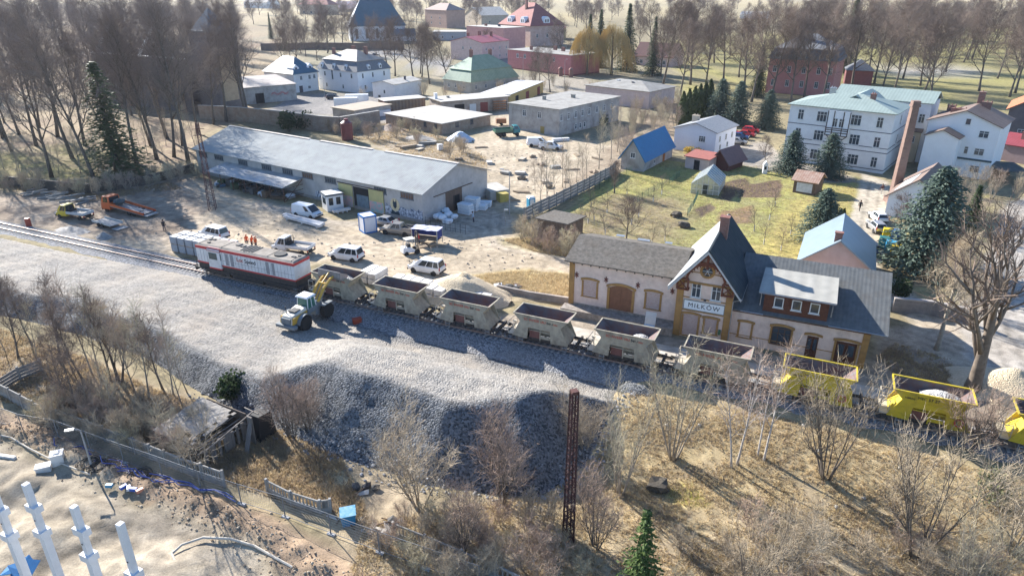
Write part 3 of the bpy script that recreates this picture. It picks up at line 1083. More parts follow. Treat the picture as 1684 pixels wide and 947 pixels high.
# oculus
a = MB()
N_ = 20
for k in range(N_):
 t0, t1 = 2 * math.pi * k / N_, 2 * math.pi * (k + 1) / N_
 a.ext_y([(xc + .50 * math.cos(t0), 7.45 + .50 * math.sin(t0)), (xc + .74 * math.cos(t0), 7.45 + .74 * math.sin(t0)), (xc + .74 * math.cos(t1), 7.45 + .74 * math.sin(t1)), (xc + .50 * math.cos(t1), 7.45 + .50 * math.sin(t1))], -.12, -.003)
oc = a.build('round_window', OCHRE, ST_)
a = MB()
a.ext_y([(xc + .5 * math.cos(2 * math.pi * k / N_), 7.45 + .5 * math.sin(2 * math.pi * k / N_)) for k in range(N_)], -.03, -.003)
a.build('pane', GLASS, oc)
a = MB()
for k in range(3):
 th_ = math.pi * k / 3
 a.tube((xc - .48 * math.cos(th_), -.05, 7.45 - .48 * math.sin(th_)), (xc + .48 * math.cos(th_), -.05, 7.45 + .48 * math.sin(th_)), .03, .03, 4)
a.build('frame', WHITE, oc)
# name board
a = MB()
a.box(.75, 4.65, -.09, -.045, 3.18, 4.1)
nb = a.build('name_board', M('board_white', (.78, .80, .80), (.70, .72, .72), 2, .6), ST_)
a = MB()
for x0, x1, z0, z1 in ((.68, 4.72, 3.11, 3.18), (.68, 4.72, 4.1, 4.17), (.68, .75, 3.18, 4.1), (4.65, 4.72, 3.18, 4.1)):
 a.box(x0, x1, -.1, -.04, z0, z1)
a.build('frame', M('board_frame', (.25, .25, .22), None, 3), nb)
letter('MIŁKÓW', .66, M('letter_black', (.02, .03, .035), None, 3), nb, (2.7, -.095, 3.62), depth=.008, space=1.28)
a = MB()
a.tube((2.75, -.05, 4.35), (2.75, -.25, 4.45), .03)
a.lathe([(.14, 0), (.12, .1), (.03, .16)], 10, (2.75, -.27, 4.42))
a.build('wall_lamp', M('lamp_iron', (.05, .05, .05), None, 3), ST_)
def bricked(par, side, u, z, w_, h_, dims, arch=.16):
 x, y = side_pos(side, u, *dims)
 b = MB()
 pts = [(-w_ / 2, 0), (w_ / 2, 0), (w_ / 2, h_)] + [(w_ / 2 - w_ * k / 8, h_ + arch * (1 - (2 * k / 8 - 1) ** 2)) for k in range(1, 8)] + [(-w_ / 2, h_)]
 b.ext_y(pts, -.02, -.004)
 o = b.build('bricked_window', BRKIN, par, (x, y, z), R(SIDES[side]))
 a = MB()
 s = .2
 a.box(-w_ / 2 - s, -w_ / 2 - .002, -.08, -.003, -.05, h_)
 a.box(w_ / 2 + .002, w_ / 2 + s, -.08, -.003, -.05, h_)
 a.box(-w_ / 2 - s - .08, w_ / 2 + s + .08, -.1, -.003, -.14, -.052)
 P = [(-w_ / 2 - s * 1.6 + (w_ + s * 3.2) * k / 8, h_ + .02 + arch * (1 - (2 * k / 8 - 1) ** 2)) for k in range(9)]
 for (x0, z0), (x1, z1) in zip(P[:-1], P[1:]):
  a.ext_y([(x0, z0), (x1, z1), (x1, z1 + .24), (x0, z0 + .24)], -.1, -.003)
 a.build('surround', OCHRE, o)
 return o
bricked(ST_, 'f', 1.55, .25, 1.45, 2.2, SD)
bricked(ST_, 'f', 3.55, .85, 1.15, 1.55, SD, .1)
a = MB()
a.box(4.4, 4.62, -.2, -.003, .95, 1.45)
a.build('letter_box', M('green_box', (.08, .18, .09), None, 3), ST_)
# low wing: board band, dormer, openings
a = MB()
a.box(WX0 + .05, WX1 + .1, WY0 - .14, WY0 - .003, WE - .42, WE + .06)
a.build('board_band', BROWNW, ST_)
WD = (WX1, WY1)
def wing(fn, u, *k, **kw):
 o = fn(ST_, 'f', WX0 + u, *k, **kw)
 o.location.y = WY0
 return o
blind = wing(bricked, 1.55, .95, 1.05, 1.5, WD, arch=.1)
blind.data.materials[0] = PINKW
wing(add_win, 4.9, .85, 1.75, 1.75, WD, n=3, fm=M('old_frame_brown', (.13, .07, .045), (.08, .05, .035), 3), sur=OCHRE, arch=.2)
dm = M('station_door_wood', (.12, .045, .025), (.07, .03, .02), 3, .6)
for u, w_, h_ in ((7.75, 1.0, 2.35), (10.7, 1.75, 2.35)):
 o = wing(add_door, u, 0, w_, h_, WD, dm)
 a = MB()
 for sx in ((-1, 1)):
  xx = sx * w_ * .25
  a.box(xx - w_ * .15, xx + w_ * .15, -.07, -.052, .95, 2.1)
 a.build('pane', GLASS, o)
 a = MB()
 s = .2
 if w_ > 1.2:
  a.box(-w_ / 2 - s, -w_ / 2 - .002, -.1, -.003, 0, h_)
  a.box(w_ / 2 + .002, w_ / 2 + s, -.1, -.003, 0, h_)
 P = [(-w_ / 2 - s * 1.6 + (w_ + s * 3.2) * k / 8, h_ + .02 + .14 * (1 - (2 * k / 8 - 1) ** 2)) for k in range(9)]
 for (x0, z0), (x1, z1) in zip(P[:-1], P[1:]):
  a.ext_y([(x0, z0), (x1, z1), (x1, z1 + .22), (x0, z0 + .22)], -.12, -.003)
 a.build('surround', OCHRE, o)
# wing roof
half = (WY1 - WY0) / 2
sl = WRZ / half
a = MB()
for s_ in (0, 1):
 y0 = WY0 - .5 if s_ == 0 else WY1 + .5
 ze = WE - .5 * sl
 q = [(WX0 - .0, y0, ze), (WX1 + 1.45, y0, ze), (WX1 + 1.45, WY0 + half, WE + WRZ), (WX0, WY0 + half, WE + WRZ)]
 if s_:
  q = q[::-1]
 q = [Vector(p) + Vector((0, 0, .16)) for p in q]
 nn = (q[1] - q[0]).cross(q[2] - q[0]).normalized() * .14
 a.hull8([p - nn for p in q], q)
wr = a.build('wing_roof', ROOF_TAR, ST_)
gutter(wr, [(WX0 + .9, WY0 - .58, WE - .05), (WX0 + 3.0, WY0 - .58, WE - .05)], .06)
gutter(wr, [(WX0 + 8.8, WY0 - .58, WE - .05), (WX1 + 1.4, WY0 - .58, WE - .05)], .06)
gutter(rf, [(TW + ovx + .05, -ovy, z_e + .05), (TW + ovx + .05, 4, z_e + .05)], .07)
gutter(ST_, [(TW + ovx, -.6, z_e), (TW + .12, -.16, z_e - .5), (TW + .12, -.16, 0)], .05, 'downpipe')
# dormer with boarded front
DX0, DX1, DY = WX0 + 2.85, WX0 + 8.6, WY0 - .05
a = MB()
a.ext_x([(DY, WE + .05), (DY + 4.8, WE + .3), (DY + 4.8, WE + 2.62), (DY, WE + 2.25)], DX0, DX1)
dr = a.build('dormer', BROWNW, ST_)
a = MB()
a.slab([(DX0 - .55, DY - .55, WE + 2.3), (DX1 + .55, DY - .55, WE + 2.3), (DX1 + .55, DY + 4.9, WE + 2.78), (DX0 - .55, DY + 4.9, WE + 2.78)], .12)
a.build('dormer_roof', M('felt_dormer_roof', (.42, .40, .35), (.34, .33, .29), 1.2, .85, bump=.2, pat='corr', ps=(.25, 0, 0), patk=.25), dr)
gutter(dr, [(DX0 - .5, DY - .6, WE + 2.2), (DX1 + .5, DY - .6, WE + 2.2)], .06)
for x in (DX0 - .3, DX1 + .3):
 gutter(dr, [(x, DY - .55, WE + 2.15), (x, DY + .1, WE + 1.7), (x, DY + .1, WE + .6)], .045, 'downpipe')
for u in (1.35, 2.95, 4.55):
 o = add_win(dr, 'f', DX0 + u, WE + .72, .86, 1.05, WD, 1, False)
 o.location.y = DY
# ---------------------------------------------------------------- freight shed
fs0 = tn(-22.7, 64.8)
FS = thing('freight_shed', 'pale pink freight shed under an old dark felt roof with a brown plank gate', 'shed', (*fs0, 0), TA)
FW, FD, FE = 11.77, 8.4, 6.1
a = MB()
a.ext_x([(0, 1.1), (FD, 1.1), (FD, FE), (FD / 2, FE + 1.25), (0, FE)], 0, FW)
a.build('wall', PINKW, FS)
a = MB()
a.box(-.05, FW, -.04, FD, -.5, 1.1)
a.box(-.5, FW - .05, -1.5, -.045, -.5, .85)
a.build('stone_plinth', STONE, FS)
fr_ = add_roof(FS, 'gable_x', FW - .4, FD, FE, 1.25, .55, [ROOF_OLD, ROOF_OLD], .14)
a = MB()
for x, y, w_ in ((5.2, 7.6, 1.4), (2.6, 7.9, 1.0), (8.3, 7.8, .8)):
 a.box(x, x + w_, y, y + .6, FE + .45, FE + .5)
a.build('loose_sheet', ZINC, fr_)
a = MB()
for k in range(12):
 x = .5 + k * .95
 a.box(x - .06, x + .06, -.5, -.003, FE - .3, FE - .17)
a.build('rafter_end', TIMBER, FS)
a = MB()
a.box(-.08, .5, -.09, -.003, .9, FE - .25)
a.box(-.09, -.003, -.08, .6, .9, FE - .25)
a.build('corner_strip', OCHRE, FS)
FDm = (FW, FD)
bricked(FS, 'f', 2.3, 2.15, 1.45, 1.75, FDm)
bricked(FS, 'f', 9.2, 2.05, 1.4, 1.75, FDm)
o = add_door(FS, 'f', 5.75, 1.15, 2.4, 2.5, FDm, DOORW)
a = MB()
for sx in (-1, 1):
 a.box(sx * 1.35 - .14, sx * 1.35 + .14, -.11, -.003, 0, 2.5)
P = [(-1.6 + 3.2 * k / 10, 2.5 + .33 * (1 - (2 * k / 10 - 1) ** 2)) for k in range(11)]
for (x0, z0), (x1, z1) in zip(P[:-1], P[1:]):
 a.ext_y([(x0, z0), (x1, z1), (x1, z1 + .26), (x0, z0 + .26)], -.12, -.003)
a.build('surround', OCHRE, o)
a = MB()
a.ext_y([(-1.2, 2.49)] + [(-1.2 + 2.4 * k / 8, 2.5 + .3 * (1 - (2 * k / 8 - 1) ** 2)) for k in range(9)] + [(1.2, 2.49)], -.05, -.003)
a.build('door_head', DOORW, o)
a = MB()
for x in (.75, 4.05, 7.5, 11.1):
 a.box(x - .05, x + .05, -.05, -.003, 4.05, 4.75, 0)
 for ang in (40, -40):
  c_, s_ = math.cos(R(ang)), math.sin(R(ang))
  a.tube((x - .26 * c_, -.03, 4.4 - .26 * s_), (x + .26 * c_, -.03, 4.4 + .26 * s_), .06, .06, 4)
a.build('wall_anchor', M('rust_iron', (.16, .05, .035), None, 4), FS)
# bent metal sheet leaning against the shed
a = MB()
a.slab([(-.55, -1.0, 0.02), (.55, -1.0, .02), (.55, -.35, .3), (-.55, -.35, .3)], .03)
a.slab([(-.55, -.35, .3), (.55, -.35, .3), (.55, 0, 1.55), (-.55, 0, 1.55)], .03)
sx_, sy_ = tn(-22.7 + 9.5, 63.2)
o = a.build('metal_sheet', M('galvanised_sheet', (.55, .58, .60), (.45, .48, .5), 2, .4, metal=.4), None, (sx_, sy_, .85), TA)
tag(o, 'bent grey metal sheet leaning on the stone platform of the pink shed', 'metal sheet')
# ---------------------------------------------------------------- warehouse
WHW = M('warehouse_grey_render', (.50, .475, .45), (.40, .38, .36), .6, bump=.15, dirt=.35)
WROOF = M('corrugated_cement_roof', (.42, .435, .42), (.33, .345, .34), .35, .95, bump=.5, pat='corr', ps=(.75, 0, 0), patk=.38, dirt=.3, spec=.15)
wp = G(696.6, 367.6)
WA = R(-33.3)
WL, WDp, WHE, WHR = 56.0, 16.8, 4.75, 2.75
w0 = (wp[0] - WL * math.cos(WA), wp[1] - WL * math.sin(WA))
foot((*w0, 0), WA, WL, WDp, 2)
WH = thing('warehouse', 'long low grey warehouse with corrugated roof, open gate and graffiti along its front', 'warehouse', (*w0, 0), WA)
wall_mesh(MB(), 'gable_x', WL, WDp, WHE, WHR).build('wall', WHW, WH)
wrf = add_roof(WH, 'gable_x', WL, WDp, WHE, WHR, .55, [WROOF, WROOF], .1)
rcm = M('ridge_sheet', (.62, .58, .52), (.50, .40, .32), 1.2, .7)
for r0, r1 in ((0, 9), (10, 15), (16, 22)):
 a = MB()
 a.box(-.5 + r0 * 2.6, -.5 + r1 * 2.6 - .15, WDp / 2 - .28, WDp / 2 + .28, WHE + WHR + .05, WHE + WHR + .16)
 a.build('ridge_cap', rcm, wrf)
WDm = (WL, WDp)
grn = M('steel_window_frame', (.20, .22, .23), (.13, .14, .15), 3)
for k, x in enumerate((2.2, 7.0, 14.0, 20.5, 26.0, 31.0, 36.5, 47.5, 53.0)):
 add_win(WH, 'f', x, 3.35, 2.6, .95, WDm, 5, True, grn, glass=M('rusty_board', (.20, .11, .07), (.14, .08, .06), 2) if k in (5, 8) else None)
a = MB()
a.box(41.6, 45.0, -.02, .3, 0, 3.6)
gate = a.build('gateway', DARK, WH)
a = MB()
a.box(42.2, 44.8, -.03, -.022, .3, 2.4)
a.build('inner_panel', M('inner_blue_grey', (.18, .24, .27), (.12, .16, .19), 2), gate)
GRAF = M('graffiti_wall', (.66, .68, .72), (.05, .07, .12), 2.6, .8, detail=1.5)
GRAF2 = M('graffiti_pink', (.60, .34, .33), (.25, .42, .40), 1.6, .8, detail=1)
yel = M('pale_yellow_gate', (.50, .45, .20), (.42, .38, .18), 2, .7)
for x0 in (38.4, 45.1):
 a = MB()
 a.box(x0, x0 + 3.1, -.2, -.1, .1, 3.75)
 d_ = a.build('sliding_gate', yel, WH)
 a = MB()
 a.box(x0 + .05, x0 + 3.05, -.215, -.202, .15, 1.9)
 a.build('graffiti', GRAF2, d_)
a = MB()
a.box(38.0, 48.4, -.1, -.003, 3.78, 3.9)
a.build('gate_rail', TIMBER, WH)
a = MB()
rr = random.Random(4)
for x0, x1, hh in ((32.5, 38.2, 1.9), (48.3, 55.9, 2.1)):
 n_ = int((x1 - x0) / .35)
 top = [(x0 + (x1 - x0) * k / n_, hh * rr.uniform(.72, 1.0)) for k in range(n_ + 1)]
 a.ext_y([(x0, .1), (x1, .1)] + top[::-1], -.02, -.004)
graf = a.build('graffiti', GRAF, WH)
a = MB()
a.ext_y([(50.4 + .95 * math.cos(t_ * .3927), 2.0 + 1.05 * math.sin(t_ * .3927)) for t_ in range(16)], -.03, -.022)
a.build('painted_disc', M('graffiti_cream', (.70, .58, .36), (.62, .5, .3), 2), graf)
a = MB()
a.ext_y([(50.05, 1.7), (50.4, 1.35), (50.75, 1.7), (50.8, 2.35), (50.7, 3.0), (50.58, 2.5), (50.25, 2.5), (50.1, 3.0), (50.0, 2.35)], -.04, -.032)
a.ext_y([(49.5, .45), (51.3, .45), (51.1, 1.1), (50.4, .85), (49.7, 1.2)], -.04, -.032)
a.build('painted_figure', M('graffiti_black', (.03, .035, .05), (.02, .06, .08), 2), graf)
# gable door on the right end
o = add_door(WH, 'r', 7.6, 0, 4.2, 3.4, WDm, M('rust_brown_gate', (.17, .115, .085), (.11, .08, .06), 1.5, .8, pat='planky', ps=(1.2, 0, 0), patk=.4))
a = MB()
a.box(-.2, 1.4, -.07, -.055, 0, 2.5)
a.build('doorway', DARK, o)
a = MB()
a.box(WL + .003, WL + .12, 2.6, 12.5, 3.45, 3.57)
a.build('door_rail', TIMBER, WH)
a = MB()
a.box(-.03, WL + .03, -.03, WDp + .03, -.4, .45)
a.build('plinth', M('grey_plinth', (.33, .31, .29), (.25, .24, .22), 1.5), WH)
# lean-to canopy on the front
a = MB()
cx0, cx1, cd = 9.1, 29.8, 4.5
q = [(cx0, -cd, 2.55), (cx1, -cd, 2.55), (cx1, -.05, 3.3), (cx0, -.05, 3.3)]
a.slab(q, .08)
can = a.build('canopy', M('rusting_sheet_roof', (.46, .47, .47), (.38, .37, .35), .35, .7, bump=.2, pat='corr', ps=(.6, 0, 0), patk=.2, dirt=.7), WH)
a = MB()
for k in range(7):
 x = cx0 + .3 + k * (cx1 - cx0 - .6) / 6
 a.tube((x, -cd + .3, -.2), (x, -cd + .3, 2.5), .07)
 a.tube((x, -cd + .3, 2.42), (x, -.1, 3.15), .05)
a.build('canopy_post', M('rust_post', (.12, .06, .045), None, 4), can)
a = MB()
for k in range(3):
 a.tube((cx1 - .1, -cd + .3, .6 + k * .8), (cx1 - .1, -.2, .6 + k * .8), .05, .05, 4)
a.tube((cx1 - .1, -cd + .3, 0), (cx1 - .1, -.2, 3.0), .05, .05, 4)
a.build('brace', M('rust_post', (.12, .06, .045)), can)
# things stored under the canopy
rr = random.Random(9)
STUF = [M('junk_dark', (.06, .06, .06), (.12, .11, .10), 3), M('junk_white', (.6, .62, .64), (.4, .42, .45), 2), M('junk_blue', (.10, .2, .3), (.06, .1, .14), 2), M('junk_brown', (.2, .13, .08), (.1, .07, .05), 2), M('junk_green', (.07, .12, .06), (.04, .06, .03), 2)]
for k in range(34):
 x, y = rr.uniform(10.5, 29), rr.uniform(-4.0, -.9)
 a = MB()
 mk = rr.choice([0, 0, 0, 1, 2, 3, 4])
 kind_ = rr.random()
 if kind_ < .35:
  s_ = rr.uniform(.5, 1.1)
  a.blob((0, 0, s_ * .45), (s_, s_ * .8, s_ * .6), rr, 2, .18)
  nm, lb, ct = 'filled_sack', 'dark bulky sack stored in the shade under the warehouse canopy', 'sack'
  if mk == 1:
   lb = 'pale bulky sack stored in the shade under the warehouse canopy'
 elif kind_ < .7:
  b_ = rr.uniform(.5, 1.2)
  h_ = rr.uniform(.5, 1.3)
  a.box(-b_, b_, -.5, .5, .12, h_)
  for q in (-.8, 0, .8):
   a.box(q * b_ - .06, q * b_ + .06, -.5, .5, 0, .118)
  nm, lb, ct = 'loaded_pallet', 'loaded pallet kept under the rusty canopy of the warehouse', 'pallet'
 else:
  for q in range(5):
   a.tube((rr.uniform(-.3, .3), -1.2 + rr.uniform(-.2, .2), .1 + q * .12), (rr.uniform(-.3, .3), 1.2, .12 + q * .12), .07, .07, 6)
  nm, lb, ct = 'pipe_bundle', 'bundle of old pipes lying under the canopy of the warehouse', 'pipes'
 o = a.build(nm, STUF[mk], None, (w0[0] + x * math.cos(WA) - y * math.sin(WA), w0[1] + x * math.sin(WA) + y * math.cos(WA), 0), rr.uniform(0, 3.1))
 tag(o, lb, ct, 'junk stored under the warehouse canopy: ' + ct + (' pale' if mk == 1 and ct == 'sack' else ''))
# ================================================================ OTHER BUILDINGS
WHT = M('white_render', (.78, .77, .75), (.70, .69, .68), .5, .8, bump=.1, dirt=.12)
WHT2 = M('clean_white_render', (.80, .80, .80), (.74, .74, .74), .5, .8)
GREYW = M('weathered_grey_render', (.47, .45, .42), (.30, .285, .27), .45, .9, bump=.3, dirt=.55)
CREAM = M('cream_render', (.58, .49, .35), (.50, .41, .28), .6, .8)
PINK = M('pink_render', (.50, .20, .19), (.42, .165, .16), .7, .8)
SALM = M('salmon_render', (.62, .34, .30), (.52, .27, .25), .7, .8)
LPINK = M('light_pink_render', (.66, .52, .48), (.56, .42, .38), .7, .8, dirt=.2)
BEIGE = M('beige_stucco', (.52, .44, .33), (.42, .35, .27), .7, .8, dirt=.3)
RUINB = M('old_brick_render', (.34, .24, .18), (.42, .36, .29), .8, .9, bump=.5, pat='brick', ps=(.5, .2, .02), patk=.4, dirt=.4)
ASH = M('flat_felt_grey', (.36, .345, .31), (.25, .24, .22), .5, .9, bump=.3, dirt=.5)
ASHL = M('flat_felt_light', (.50, .47, .42), (.38, .36, .32), .5, .9, bump=.2, dirt=.3)
SEAMG = [M('green_grey_seam_x', (.33, .40, .36), (.27, .33, .30), .5, .6, pat='corr', ps=(.5, 0, 0), patk=.3), M('green_grey_seam_y', (.33, .40, .36), (.27, .33, .30), .5, .6, pat='corry', ps=(.5, 0, 0), patk=.3)]
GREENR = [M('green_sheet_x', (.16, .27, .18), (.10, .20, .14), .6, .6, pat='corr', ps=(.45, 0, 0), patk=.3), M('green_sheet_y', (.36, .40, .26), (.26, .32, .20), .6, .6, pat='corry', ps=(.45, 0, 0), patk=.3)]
BLUER = [M('blue_sheet_x', (.05, .15, .22), (.035, .11, .17), .6, .5, pat='corr', ps=(.5, 0, 0), patk=.3), M('blue_sheet_y', (.05, .15, .22), (.035, .11, .17), .6, .5, pat='corry', ps=(.5, 0, 0), patk=.3)]
BRTILE = [M('brown_tile_x', (.23, .165, .13), (.18, .125, .10), 1, .7, bump=.4, pat='corr', ps=(.9, 0, 0), patk=.3), M('brown_tile_y', (.23, .165, .13), (.18, .125, .10), 1, .7, bump=.4, pat='corry', ps=(.9, 0, 0), patk=.3)]
ORTILE = [M('orange_tile_x', (.50, .19, .09), (.38, .14, .07), 1.5, .75, bump=.4, pat='corr', ps=(1, 0, 0), patk=.35), M('orange_tile_y', (.50, .19, .09), (.38, .14, .07), 1.5, .75, bump=.4, pat='corry', ps=(1, 0, 0), patk=.35)]
CRIM = [M('crimson_sheet_x', (.32, .07, .085), (.25, .055, .065), .7, .55, pat='corr', ps=(.6, 0, 0), patk=.25), M('crimson_sheet_y', (.32, .07, .085), (.25, .055, .065), .7, .55, pat='corry', ps=(.6, 0, 0), patk=.25)]
GREYT = [M('grey_tile_x', (.33, .34, .35), (.25, .26, .27), 2.5, .7, bump=.3, pat='corr', ps=(.8, 0, 0), patk=.25), M('grey_tile_y', (.33, .34, .35), (.25, .26, .27), 2.5, .7, bump=.3, pat='corry', ps=(.8, 0, 0), patk=.25)]
SLATE = [M('slate_x', (.19, .20, .21), (.13, .135, .145), 2.5, .6, bump=.3), M('slate_y', (.19, .20, .21), (.13, .135, .145), 2.5, .6, bump=.3)]
DKFR = M('dark_frame', (.07, .05, .045), None, 3)
TRIM = M('dark_trim', (.09, .09, .11), (.06, .06, .075), 3)
def vwin(par, list_, dims, fm=None):
 for side, z, w_, h_, us, n in list_:
  L_ = dims[0] if side in 'fb' else dims[1]
  for u in us:
   add_win(par, side, u * L_, z, w_, h_, dims, n, h_ > 1.2, fm)
# ---- large white three-storey house
fl, fr = (1286, 262), (1451, 286)
eh = HT(1451, 286, 189)
SA, sw, srf = house('white_villa', 'big white three-storey house with grey-green seamed roof, dark string lines and a half-timbered bay', 'house', fl, fr, 12.5, eh, 'hip', 2.2, WHT, SEAMG, .5,
     wins=[('f', .95, 1.15, 2.0, (.90,), 2), ('f', .95, 2.0, 2.0, (.33, .70), 3), ('f', .95, 1.15, 2.0, (.10,), 2),
                          ('f', .95 + eh * .34, 1.15, 2.0, (.12, .89), 2), ('f', .95 + eh * .34, 1.9, 2.0, (.33, .68), 3),
                          ('f', .95 + eh * .67, 1.15, 2.0, (.12, .88), 2), ('f', .95 + eh * .67, 1.9, 2.0, (.33, .66), 3),
                          ('r', .95 + eh * .34, 1.1, 1.9, (.5,), 2), ('r', .95 + eh * .67, 1.1, 1.9, (.5,), 2)],
     chims=[(.30, .55, eh + .8, eh + 2.9, .55, .4, ZINC), (.72, .4, eh + .8, eh + 2.6, .45, .45, CHIM)],
     band=((.5, eh * .36 - .25, eh * .36 + .62, eh * .69 - .15), TRIM), inset=7.5)
a = MB()
bx = sw * .505
a.box(bx - 2.1, bx + 2.1, -.75, -.003, eh * .55, eh - .3)
bay = a.build('timber_bay', WHT2, SA)
a = MB()
for x in (-2.1, -.95, .8, 1.95):
 a.box(bx + x, bx + x + .15, -.82, -.76, eh * .55, eh - .3)
for z in (eh * .55, eh * .55 + .55, eh * .64, eh * .64 + .35):
 a.box(bx - 2.15, bx + 2.15, -.84, -.825, z, z + .16)
a.tube((bx - 1.9, -.4, eh * .55), (bx - 1.0, -.05, eh * .47), .08)
a.tube((bx + 1.9, -.4, eh * .55), (bx + 1.0, -.05, eh * .47), .08)
a.build('timber_frame', DKFR, bay)
for u in (-.45, .0 + .55):
 o = add_win(bay, 'f', bx + u * 1.2, eh * .70, .95, 1.7, (sw, 12), 2)
 o.location.y = -.76
b = MB()
wall_mesh(b, 'flat', sw - 1.0, 9, eh + .6, 0, off=(4.5, 14.5))
bw = b.build('rear_wing_wall', WHT, SA)
add_roof(SA, 'gable_x', sw - 1.0, 9, eh + .6, 1.7, .4, SEAMG, .16, off=(4.5, 14.5), name='rear_wing_roof')
add_roof(SA, 'gable_y', 8.5, 12, eh + .2, 1.9, .2, SEAMG, .16, off=(6.5, 4.5), name='cross_roof')
for u in (.78, .86, .93):
 for z in (1.2, eh * .36, eh * .7):
  o = add_win(SA, 'f', 4.5 + u * (sw - 1.0), z, 1.1, 1.8, (sw, 12), 2)
  o.location.y = 14.5
# ---- cream annex between the two white houses
house('cream_annex', 'cream two-storey link house with small brown roof between the two white houses', 'house', (1458, 262), (1502, 268), 6.5, 6.2, 'gable_x', 1.3, CREAM, BRTILE, .3,
      wins=[('f', 4.0, 1.0, 1.3, (.2, .75), 2), ('f', 1.0, 1.0, 1.3, (.25,), 2)], doors=[('f', .65, 0, 1.1, 2.2, TRIM)])
# ---- white house with brown roof
e2 = HT(1622, 296, 210)
BH, bw_, brf = house('brown_roofed_house', 'tall white house with brown tiled roof and three brick roof vents', 'house', (1508, 279), (1622, 296), 12, e2, 'gable_y', 2.3, WHT2, BRTILE, .45,
                     wins=[('f', 1.0, 1.6, 1.3, (.80,), 2), ('f', 4.2, 1.6, 1.3, (.80,), 2), ('f', 7.4, 1.6, 1.3, (.80,), 2), ('f', e2 - .2, .9, 1.2, (.55,), 1), ('f', 4.2, .7, 1.4, (.62,), 1)],
                     chims=[(.30, .35, e2 + .6, e2 + 1.9, 1.0, .35, CHIM, 4), (.14, .75, e2 + .3, e2 + 1.7, .7, .3, CHIM, 3), (.5, .95, e2 + 1.2, e2 + 4.4, .5, .5, CHIM, 1), (.62, .8, e2 + 1, e2 + 2.8, .8, .3, CHIM, 3)])
b = MB()
wall_mesh(b, 'gable_y', bw_ * .46, 3.6, e2 - 2.2, 1.2, off=(.8, -3.6))
b.build('stair_wall', WHT2, BH)
add_roof(BH, 'gable_y', bw_ * .46, 3.7, e2 - 2.2, 1.2, .35, BRTILE, .16, off=(.8, -3.65), name='stair_roof')
a = MB()
a.box(bw_ * .52, bw_ + .03, -.25, -.003, 3.2, 3.5)
a.build('dark_band', M('teal_band', (.05, .09, .10), None, 2), BH)
# ---- white outbuilding with brown roof and light panels
OB, ow, orf = house('outbuilding', 'low white outbuilding with brown roof holding pale light panels', 'outbuilding', (1454, 354), (1543, 370), 13, HT(1454, 354, 320), 'gable_y', 3.0, WHT2, BRTILE, .5,
     wins=[('f', 1.6, 1.3, .8, (.42,), 2)])
eo = HT(1454, 354, 320)
for y0 in (.2, 4.0):
 a = MB()
 s = 3.0 / (ow / 2)
 q = [(.5, y0 + 3.5, eo + .5 * s + .25), (.5, y0, eo + .5 * s + .25), (2.6, y0, eo + 2.6 * s + .25), (2.6, y0 + 3.5, eo + 2.6 * s + .25)]
 a.slab(q, .05)
 a.build('light_panel', M('roof_light_panel', (.62, .63, .62), (.5, .52, .52), 2, .3, pat='corry', ps=(.9, 0, 0), patk=.3), orf)
# ---- tall brick chimney
cp = G(1468, 332)
ch = HT(1468, 332, 166)
a = MB()
a.prism([(-1.15, -1.15), (1.15, -1.15), (1.15, 1.15), (-1.15, 1.15)], -.4, .8)
a.hull8([(-.66, -.66, .8), (.66, -.66, .8), (.66, .66, .8), (-.66, .66, .8)], [(-.5, -.5, ch - .9), (.5, -.5, ch - .9), (.5, .5, ch - .9), (-.5, .5, ch - .9)])
a.box(-.64, .64, -.64, .64, ch - .9, ch - .6)
a.box(-.56, .56, -.56, .56, ch - .6, ch)
for k in range(1, 9):
 z = .8 + (ch - 2) * k / 9
 r_ = .66 - .16 * (z - .8) / (ch - 1.7) + .04
 a.box(-r_, r_, -r_, r_, z, z + .09)
o = a.build('brick_chimney', M('boiler_chimney_brick', (.27, .18, .145), (.20, .125, .10), 1.2, .85, bump=.3, pat='brick', ps=(.6, .2, .02), patk=.4), None, (*cp, 0), R(-8))
tag(o, 'tall square factory chimney of reddish brick with iron bands beside the brown-roofed outbuilding', 'chimney')
# ---- grey house, orange roof; crimson lean-to; dark frame
house('grey_house', 'dark grey house with orange tiled roof at the edge of the park', 'house', (1640, 250), (1745, 262), 14, HT(1640, 250, 178), 'gable_y', 3.5, M('dark_grey_render', (.13, .13, .14), (.10, .10, .11), 1), ORTILE, .6,
      wins=[('f', 3.6, 1.4, 1.6, (.28, .62), 2), ('f', .6, 1.2, .8, (.25,), 2)])
house('lean_to', 'pinkish low store with crimson sheet roof in front of the dark grey house', 'store', (1634, 262), (1730, 278), 5.5, 3.3, 'shed', 1.4, M('mauve_render', (.36, .27, .27), (.3, .22, .22), 1), CRIM, .3, chims=[(.3, .6, 4, 5.6, .3, .3, CHIM, 0)])
CPp, cprz, cpw = frame_of((1640, 303), (1688, 306))
cpt = thing('carport', 'dark low carport with mossy flat roof behind the bushes', 'carport', (*CPp.xy, 0), cprz)
a = MB()
a.box(-.2, cpw, -.2, 8, 2.3, 2.5)
a.build('roof', M('mossy_dark_roof', (.05, .065, .06), (.09, .10, .09), 1.2, bump=.4), cpt)
for x in (0, cpw - .3):
 for y in (0, 7.6):
  MB().box(x, x + .14, y, y + .14, -.3, 2.3).build('post', TIMBER, cpt)
MB().box(0, cpw - .2, 7.75, 7.85, 0, 2.29).build('back_wall', TIMBER, cpt)
